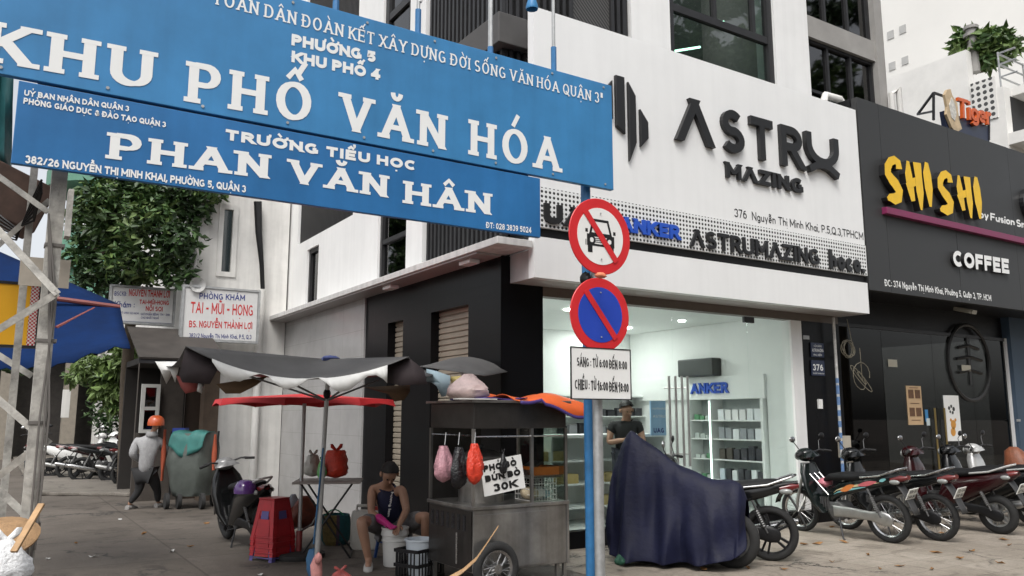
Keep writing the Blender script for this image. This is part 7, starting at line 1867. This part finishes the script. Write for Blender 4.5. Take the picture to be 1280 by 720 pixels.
def person(label, J, face, torso_m, leg_m, sleeves=0.0, legs=1.0, shoe_m=None, glove=None, hair_m=hair, torso_name='shirt', sc=1.0, csc=1.0):
    base = Vector((J['pelvis'].x, J['pelvis'].y, min(J['lan'].z, J['ran'].z) - .06))
    o = thing('person', label, 'person', base)
    P_ = []; E_ = []; ix = {}
    def a(n, p, r, to=None):
        P_.append((Vector(p), r * sc)); ix[n] = len(P_) - 1
        if to is not None: E_.append((ix[to], ix[n]))
    a('pelvis', J['pelvis'], .125); a('belly', lerp(J['pelvis'], J['chest'], .5), .115, 'pelvis'); a('chest', J['chest'], .125, 'belly')
    a('neck', J['neck'], .052, 'chest'); hv = (J['head'] - J['neck']).normalized(); f = Vector(face).normalized()
    a('jaw', J['neck'].lerp(J['head'], .55) + f * .022, .062, 'neck'); a('skull', J['head'] + f * .0, .088, 'jaw'); a('crown', J['head'] + hv * .07 - f * .012, .062, 'skull')
    for s in 'lr':
        a(s + 'sh', J[s + 'sh'], .058, 'chest'); a(s + 'ua', lerp(J[s + 'sh'], J[s + 'el'], .45), .050, s + 'sh'); a(s + 'el', J[s + 'el'], .040, s + 'ua')
        a(s + 'fa', lerp(J[s + 'el'], J[s + 'wr'], .35), .040, s + 'el'); a(s + 'wr', J[s + 'wr'], .027, s + 'fa')
        a(s + 'hip', J[s + 'hip'], .095, 'pelvis'); a(s + 'th', lerp(J[s + 'hip'], J[s + 'kn'], .45), .078, s + 'hip'); a(s + 'kn', J[s + 'kn'], .056, s + 'th')
        a(s + 'ca', lerp(J[s + 'kn'], J[s + 'an'], .32), .058, s + 'kn'); a(s + 'an', J[s + 'an'], .036, s + 'ca'); a(s + 'toe', J[s + 'toe'], .032, s + 'an')
        fd = (J[s + 'wr'] - J[s + 'el']); add_hand(P_, E_, ix[s + 'wr'], J[s + 'wr'], fd, J.get('side', Vector((1, 0, 0))) * (1 if s == 'l' else -1), .6)
    b = skin_mesh('body', P_, E_, skin, o, 0)
    # face
    ax = hv.cross(f).normalized(); H = J['head']
    n_ = MB().ell(H + f * .092 - hv * .022, (.014, .014, .022), 8); n_.build('nose', skin, o, smooth=60)
    for s in (-1, 1):
        MB().ell(H + f * .082 + ax * s * .032 + hv * .005, (.011, .011, .008), 8).build('eye', black_plastic, o, smooth=60)
        MB().ell(H + ax * s * .088 - f * .005 - hv * .01, (.014, .022, .03), 8).build('ear', skin, o, smooth=60)
    MB().ell(H + f * .080 - hv * .052, (.022, .012, .006), 8).build('mouth', mat('lips', (.25, .10, .08), .5), o, smooth=60)
    if hair_m is not None:
        M5 = Matrix((ax, -f, hv)).transposed().to_4x4()
        mb = MB(); n = 20; hh = 9; vs = []
        for i in range(hh + 1):
            t_ = R(6 + i * 12)
            for k in range(n):
                an = 2 * math.pi * k / n; back = .5 + .5 * math.sin(an)
                tt = min(t_, R(44 + 72 * back)); rr = .102 + .006 * math.sin(k * 5 + i * 3)
                vs.append(H + hv * .018 - f * .008 + (M5.to_3x3() @ Vector((rr * .92 * math.sin(tt) * math.cos(an), rr * 1.08 * math.sin(tt) * math.sin(an), rr * 1.05 * math.cos(tt)))))
        mb.add(vs, [(i * n + k, i * n + (k + 1) % n, (i + 1) * n + (k + 1) % n, (i + 1) * n + k) for i in range(hh) for k in range(n)] + [tuple(range(n))])
        mb.build('hair', hair_m, o, smooth=70)
    # clothing: sleeves / legs are fractions of the limb covered
    T_ = []; Te = []
    T_ += [(J['pelvis'] + V(0, 0, -.07 if sleeves > .5 else 0), .165), (lerp(J['pelvis'], J['chest'], .5), .155), (J['chest'], .178), (lerp(J['chest'], J['neck'], .72 if not sleeves else .9), .122 if not sleeves else .105)]; Te += [(0, 1), (1, 2), (2, 3)]
    for s in 'lr':
        k = len(T_); T_.append((J[s + 'sh'] * 1.0 if sleeves else lerp(J['chest'], J['neck'], .7).lerp(J[s + 'sh'], .66), .09 if sleeves else .098)); Te.append((2, k))
        if sleeves:
            e_ = J[s + 'sh'].lerp(J[s + 'el'], min(1, sleeves * 2)); T_.append((e_, .074)); Te.append((k, k + 1))
            if sleeves > .5: T_.append((J[s + 'el'].lerp(J[s + 'wr'], (sleeves - .5) * 2), .058)); Te.append((k + 1, k + 2))
    skin_mesh(torso_name, [(p, r * csc) for p, r in T_], Te, torso_m, o, 0)
    L_ = [(J['pelvis'] + V(0, 0, -.02), .152)]; Le = []
    for s in 'lr':
        k = len(L_); L_ += [(J[s + 'hip'], .118), (lerp(J[s + 'hip'], J[s + 'kn'], .5), .102)]; Le += [(0, k), (k, k + 1)]
        if legs > .6: L_ += [(J[s + 'kn'], .068), (lerp(J[s + 'kn'], J[s + 'an'], .4), .066), (lerp(J[s + 'kn'], J[s + 'an'], .93), .045)]; Le += [(k + 1, k + 2), (k + 2, k + 3), (k + 3, k + 4)]
        else: L_ += [(lerp(J[s + 'hip'], J[s + 'kn'], .82), .085)]; Le += [(k + 1, k + 2)]
    skin_mesh('trousers' if legs > .6 else 'shorts', [(p, r * csc) for p, r in L_], Le, leg_m, o, 0)
    for s in 'lr':
        if shoe_m is None: continue
        an, to = J[s + 'an'], J[s + 'toe']; d = (to - an); d.z = 0; d.normalize(); zb = min(an.z, to.z) - .045
        mid = Vector((an.x, an.y, zb)) + d * .06; sd = Vector((-d.y, d.x, 0))
        MB().loft([(mid - d * .12, sd * .032, V(0, 0, .025)), (mid - d * .10 + V(0, 0, .03), sd * .042, V(0, 0, .045)), (mid + d * .02 + V(0, 0, .03), sd * .047, V(0, 0, .045)), (mid + d * .12 + V(0, 0, .015), sd * .045, V(0, 0, .028)), (mid + d * .155 + V(0, 0, .01), sd * .02, V(0, 0, .012))], n=14).build('shoe', shoe_m, o, smooth=60)
    if glove:
        s, gm = glove; P2 = []; E2 = []
        P2 += [(lerp(J[s + 'el'], J[s + 'wr'], .35), .052), (lerp(J[s + 'el'], J[s + 'wr'], .7), .042), (J[s + 'wr'], .036)]; E2 += [(0, 1), (1, 2)]
        add_hand(P2, E2, 2, J[s + 'wr'], J[s + 'wr'] - J[s + 'el'], J.get('side', V(1, 0, 0)) * (1 if s == 'l' else -1), .6)
        P2 = [(p, r * (1.35 if i > 2 else 1)) for i, (p, r) in enumerate(P2)]
        skin_mesh('glove', P2, E2, gm, o, 0)
    return o
# seated man washing up in the bucket
q = lambda px, py, d: PD(px, py, d)
J = dict(pelvis=q(491, 657, 8.75), chest=q(484, 619, 8.60), neck=q(484, 604, 8.52), head=q(487, 592, 8.42),
         lsh=q(465, 610, 8.62), lel=q(464, 641, 8.45), lwr=q(484, 655, 8.22), rsh=q(503, 611, 8.55), rel=q(508, 638, 8.45), rwr=q(499, 656, 8.22),
         lhip=q(480, 658, 8.72), lkn=q(451, 650, 8.12), lan=q(461, 701, 8.12), ltoe=q(460, 710, 7.95),
         rhip=q(504, 658, 8.72), rkn=q(533, 644, 8.3), ran=q(532, 694, 8.42), rtoe=q(540, 702, 8.3), side=_R.copy())
J['lan'].z = .075; J['ltoe'].z = .04; J['ran'].z = .075; J['rtoe'].z = .04
fdir = -_F * .75 + _R * .25 + V(0, 0, -.75)
fdir.normalize()
hvv = (J['head'] - J['neck']).normalized(); fdir = (fdir - hvv * fdir.dot(hvv) * .8).normalized()
seated = person('seated man in navy tank top, grey shorts and pink glove washing in a white bucket', J, fdir, mat('tank_navy', (.012, .014, .045), .8, var=.25, scale=9, bump=.5), mat('shorts_grey', (.14, .135, .135), .8, var=.25, scale=9, bump=.5), sleeves=0, legs=.4, shoe_m=mat('slipper_grey', (.40, .39, .37), .7), glove=('l', mat('glove_pink', (.50, .03, .20), .4, var=.15)), torso_name='tank_top')
# stripe of pale lettering down the shirt front
a0, a1 = q(489, 615, 8.36), q(484, 646, 8.46)
mb = MB(); dd = (a1 - a0); text_mesh(mb, 'hương lam', lambda u, v: a0 + dd * (u / dd.length) + _R * v, dd.length, .028, t=.22, nrm=-_F); mb.build('lettering', letter_white, seated)
st0 = J['pelvis']; so = thing('low_stool', 'low plastic stool hidden beneath the seated man', 'stool', (st0.x, st0.y, 0))
hz = max(.15, st0.z - .15)
MB().box(st0.x - .14, st0.y - .13, hz - .02, st0.x + .14, st0.y + .13, hz).build('seat', mat('stool_blue', (.02, .06, .2), .5), so, bevel=.006)
for sx_ in (-1, 1):
    for sy_ in (-1, 1): MB().beam((st0.x + sx_ * .12, st0.y + sy_ * .11, hz - .021), (st0.x + sx_ * .14, st0.y + sy_ * .13, 0), .025, .025).build('leg', MATS['stool_blue'], so)
# man pushing the rubbish cart
MD = 13.35
J = dict(pelvis=q(182, 589, MD), chest=q(186, 557, MD - .05), neck=q(190, 541, MD), head=q(195, 530, MD),
         lsh=q(172, 549, MD), lel=q(165, 568, MD - .1), lwr=q(180, 578, MD + .25), rsh=q(199, 550, MD + .1), rel=q(208, 566, MD + .2), rwr=q(213, 572, MD + .45),
         lhip=q(176, 593, MD), lkn=q(174, 613, MD - .05), lan=q(161, 632, MD - .1), ltoe=q(166, 635, MD),
         rhip=q(190, 593, MD), rkn=q(197, 614, MD + .15), ran=q(197, 632, MD + .2), rtoe=q(202, 635, MD + .3), side=_R.copy())
for k_, z_ in (('lan', .08), ('ltoe', .04), ('ran', .08), ('rtoe', .04)): J[k_].z = z_
fd = (_F * .8 + _R * .6); fd.z = -.2
pusher = person('man in grey jacket, black trousers and orange helmet pushing a rubbish cart', J, fd, mat('jacket_grey', (.34, .34, .345), .8, var=.2, scale=8, bump=.5), mat('trousers_black', (.015, .015, .016), .8), sleeves=.95, legs=1, shoe_m=mat('shoe_grey', (.20, .19, .18), .7), hair_m=None, torso_name='jacket', sc=.78, csc=.92)
hc = J['head'] + V(0, 0, .015)
MB().lathe([(.128, -.04), (.132, 0), (.122, .06), (.09, .105), (.045, .125), (0, .13)], hc, 20).build('helmet', mat('helmet_orange', (.50, .085, .02), .35, var=.12, coat=.4), pusher, smooth=60)
MB().lathe([(.085, 0), (.098, .03), (.08, .08)], J['neck'] + V(0, 0, -.06), 14).build('collar', mat('collar_grey', (.28, .28, .28), .8), pusher, smooth=60)
# the rubbish cart
rc0 = PZ(229, 637)
rcz = thing('rubbish_cart', 'wheeled rubbish cart bulging with a grey green sack and a teal cloth on top', 'cart', rc0)
ex, ey = _R.copy(), V(_F.x, _F.y, 0).normalized()
W2 = .36
mb = MB(); secs = []
for i in range(13):
    t_ = i / 12; z = .20 + 1.02 * t_; wd = W2 * (.80 + .42 * math.sin(math.pi * (t_ * .75 + .02)) ** 1.5 * (1 - .55 * t_)); dp = .30 * (.8 + .5 * math.sin(math.pi * (t_ * .7 + .05)))
    secs.append((rc0 + ey * .32 + V(0, 0, z), ex * wd, ey * dp))
mb.loft(secs, n=36, e=2.8)
for p in mb.v:
    r_ = p - rc0; u_ = r_.dot(ex); zz = r_.z
    p += ey * (-.02 * math.sin(u_ * 32 + 2 * math.sin(zz * 3)) * math.sin(min(1, zz) * 3)) + ex * .012 * math.sin(zz * 14)
mb.build('sack', mat('sack_grey_green', (.085, .098, .088), .6, var=.25, scale=5, bump=.15), rcz, smooth=70)
gr = []
for i in range(9):
    v = i / 8; gr.append([rc0 + ex * (-.26 + .56 * u_ / 12 + (.02 * math.sin(v * 5))) + ey * (.40 - .44 * min(1, v * 2.4) - .035 * v + .012 * math.sin(u_ * 1.3)) + V(0, 0, 1.25 + .02 * math.sin(u_) - max(0, v - .35) * .62 * (.45 + .55 * math.sin(math.pi * (u_ + 1) / 14))) for u_ in range(13)])
MB().sheet(gr).build('teal_cloth', mat('cloth_teal_green', (.035, .16, .145), .65, var=.25, scale=5), rcz, smooth=70, solid=.01)
ogm = mat('strip_orange', (.34, .07, .03), .7, var=.3, scale=9)
for s_, z0_, z1_ in ((-1, .45, 1.28), (1, .62, 1.2)):
    MB().loft([(rc0 + ex * s_ * (W2 + .06) + ey * .1 + V(0, 0, z), ex * (.03 + .015 * math.sin(z * 9)), ey * .04) for z in np.linspace(z0_, z1_, 8)], n=10).build('orange_strap', ogm, rcz, smooth=70)
MB().obox(rc0 + ex * -.24 + ey * .3 + V(0, 0, 1.22), (.2, .2, .16), rz=-YAW).build('blue_box', mat('box_blue', (.02, .05, .3), .5), rcz)
m = MB()
for s_ in (-1, 1): m.beam(rc0 + ex * s_ * .36 + ey * .3 + V(0, 0, .2), rc0 + ex * s_ * .40 + ey * .3 + V(0, 0, 1.25), .03, .03)
m.beam(rc0 + ex * -.40 + ey * .55 + V(0, 0, .22), rc0 + ex * .40 + ey * .55 + V(0, 0, .22), .04, .04)
m.build('frame', dark_metal, rcz)
for s_, d_ in ((-.30, .05), (-.30, .55), (.28, .05), (.28, .55), (-.12, .1)):
    c = rc0 + ex * s_ + ey * d_ + V(0, 0, .13)
    MB().lathe([(.05, -.03), (.125, -.03), (.13, 0), (.125, .03), (.05, .03)], c, 18, axis='X').build('wheel', rubber, rcz, smooth=40)
# shop clerk
c0 = PD(781, 515, 10.7); gx_, gy_ = c0.x, c0.y
B_ = lambda r, f_, z: V(gx_, gy_, z) + _R * r - V(_F.x, _F.y, 0).normalized() * f_
J = dict(pelvis=B_(0, 0, .98), chest=B_(0, .03, 1.32), neck=B_(.0, .07, 1.46), head=B_(.01, .11, 1.58), lsh=B_(-.17, .03, 1.40), lel=B_(-.23, .1, 1.16), lwr=B_(-.05, .25, 1.2), rsh=B_(.17, .03, 1.40), rel=B_(.22, .12, 1.15), rwr=B_(.1, .27, 1.17),
         lhip=B_(-.09, 0, .95), lkn=B_(-.1, .02, .52), lan=B_(-.1, 0, .2), ltoe=B_(-.1, .12, .15), rhip=B_(.09, 0, .95), rkn=B_(.1, .02, .52), ran=B_(.1, 0, .2), rtoe=B_(.1, .12, .15), side=_R.copy())
person('shop clerk in a black t-shirt looking down behind the white counter', J, V(-_F.x, -_F.y, -.45) + _R * .4, mat('tshirt_black', (.012, .012, .013), .8), mat('jeans_dark', (.03, .035, .05), .8), sleeves=.3, legs=1, shoe_m=MATS['shoe_grey'])
# person behind the upper window
fz = 6.0
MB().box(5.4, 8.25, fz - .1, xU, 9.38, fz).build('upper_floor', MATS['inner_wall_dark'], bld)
p0 = PD(892, 60, 11.4); gx_, gy_ = p0.x, 8.75
J = dict(pelvis=B_(0, 0, fz + .70), chest=B_(0, .03, fz + 1.05), neck=B_(.0, .06, fz + 1.2), head=B_(.0, .08, fz + 1.33), lsh=B_(-.17, .03, fz + 1.12), lel=B_(-.25, .06, fz + .88), lwr=B_(-.1, .2, fz + .85), rsh=B_(.17, .03, fz + 1.12), rel=B_(.25, .1, fz + .88), rwr=B_(.1, .24, fz + .9),
         lhip=B_(-.09, 0, fz + .68), lkn=B_(-.12, .38, fz + .62), lan=B_(-.12, .36, fz + .2), ltoe=B_(-.12, .48, fz + .1), rhip=B_(.09, 0, fz + .68), rkn=B_(.12, .38, fz + .62), ran=B_(.12, .36, fz + .2), rtoe=B_(.12, .48, fz + .1), side=_R.copy())
person('person in a black t-shirt seated behind the large upper window', J, V(-_F.x, -_F.y, -.2), MATS['tshirt_black'], MATS['jeans_dark'], sleeves=.3, legs=1, shoe_m=MATS['shoe_grey'])
MB().box(gx_ - .2, gy_ - .1, fz + .001, gx_ + .2, gy_ + .3, fz + .57).build('bench_seat', mat('bench_dark', (.05, .05, .05), .6), bld)
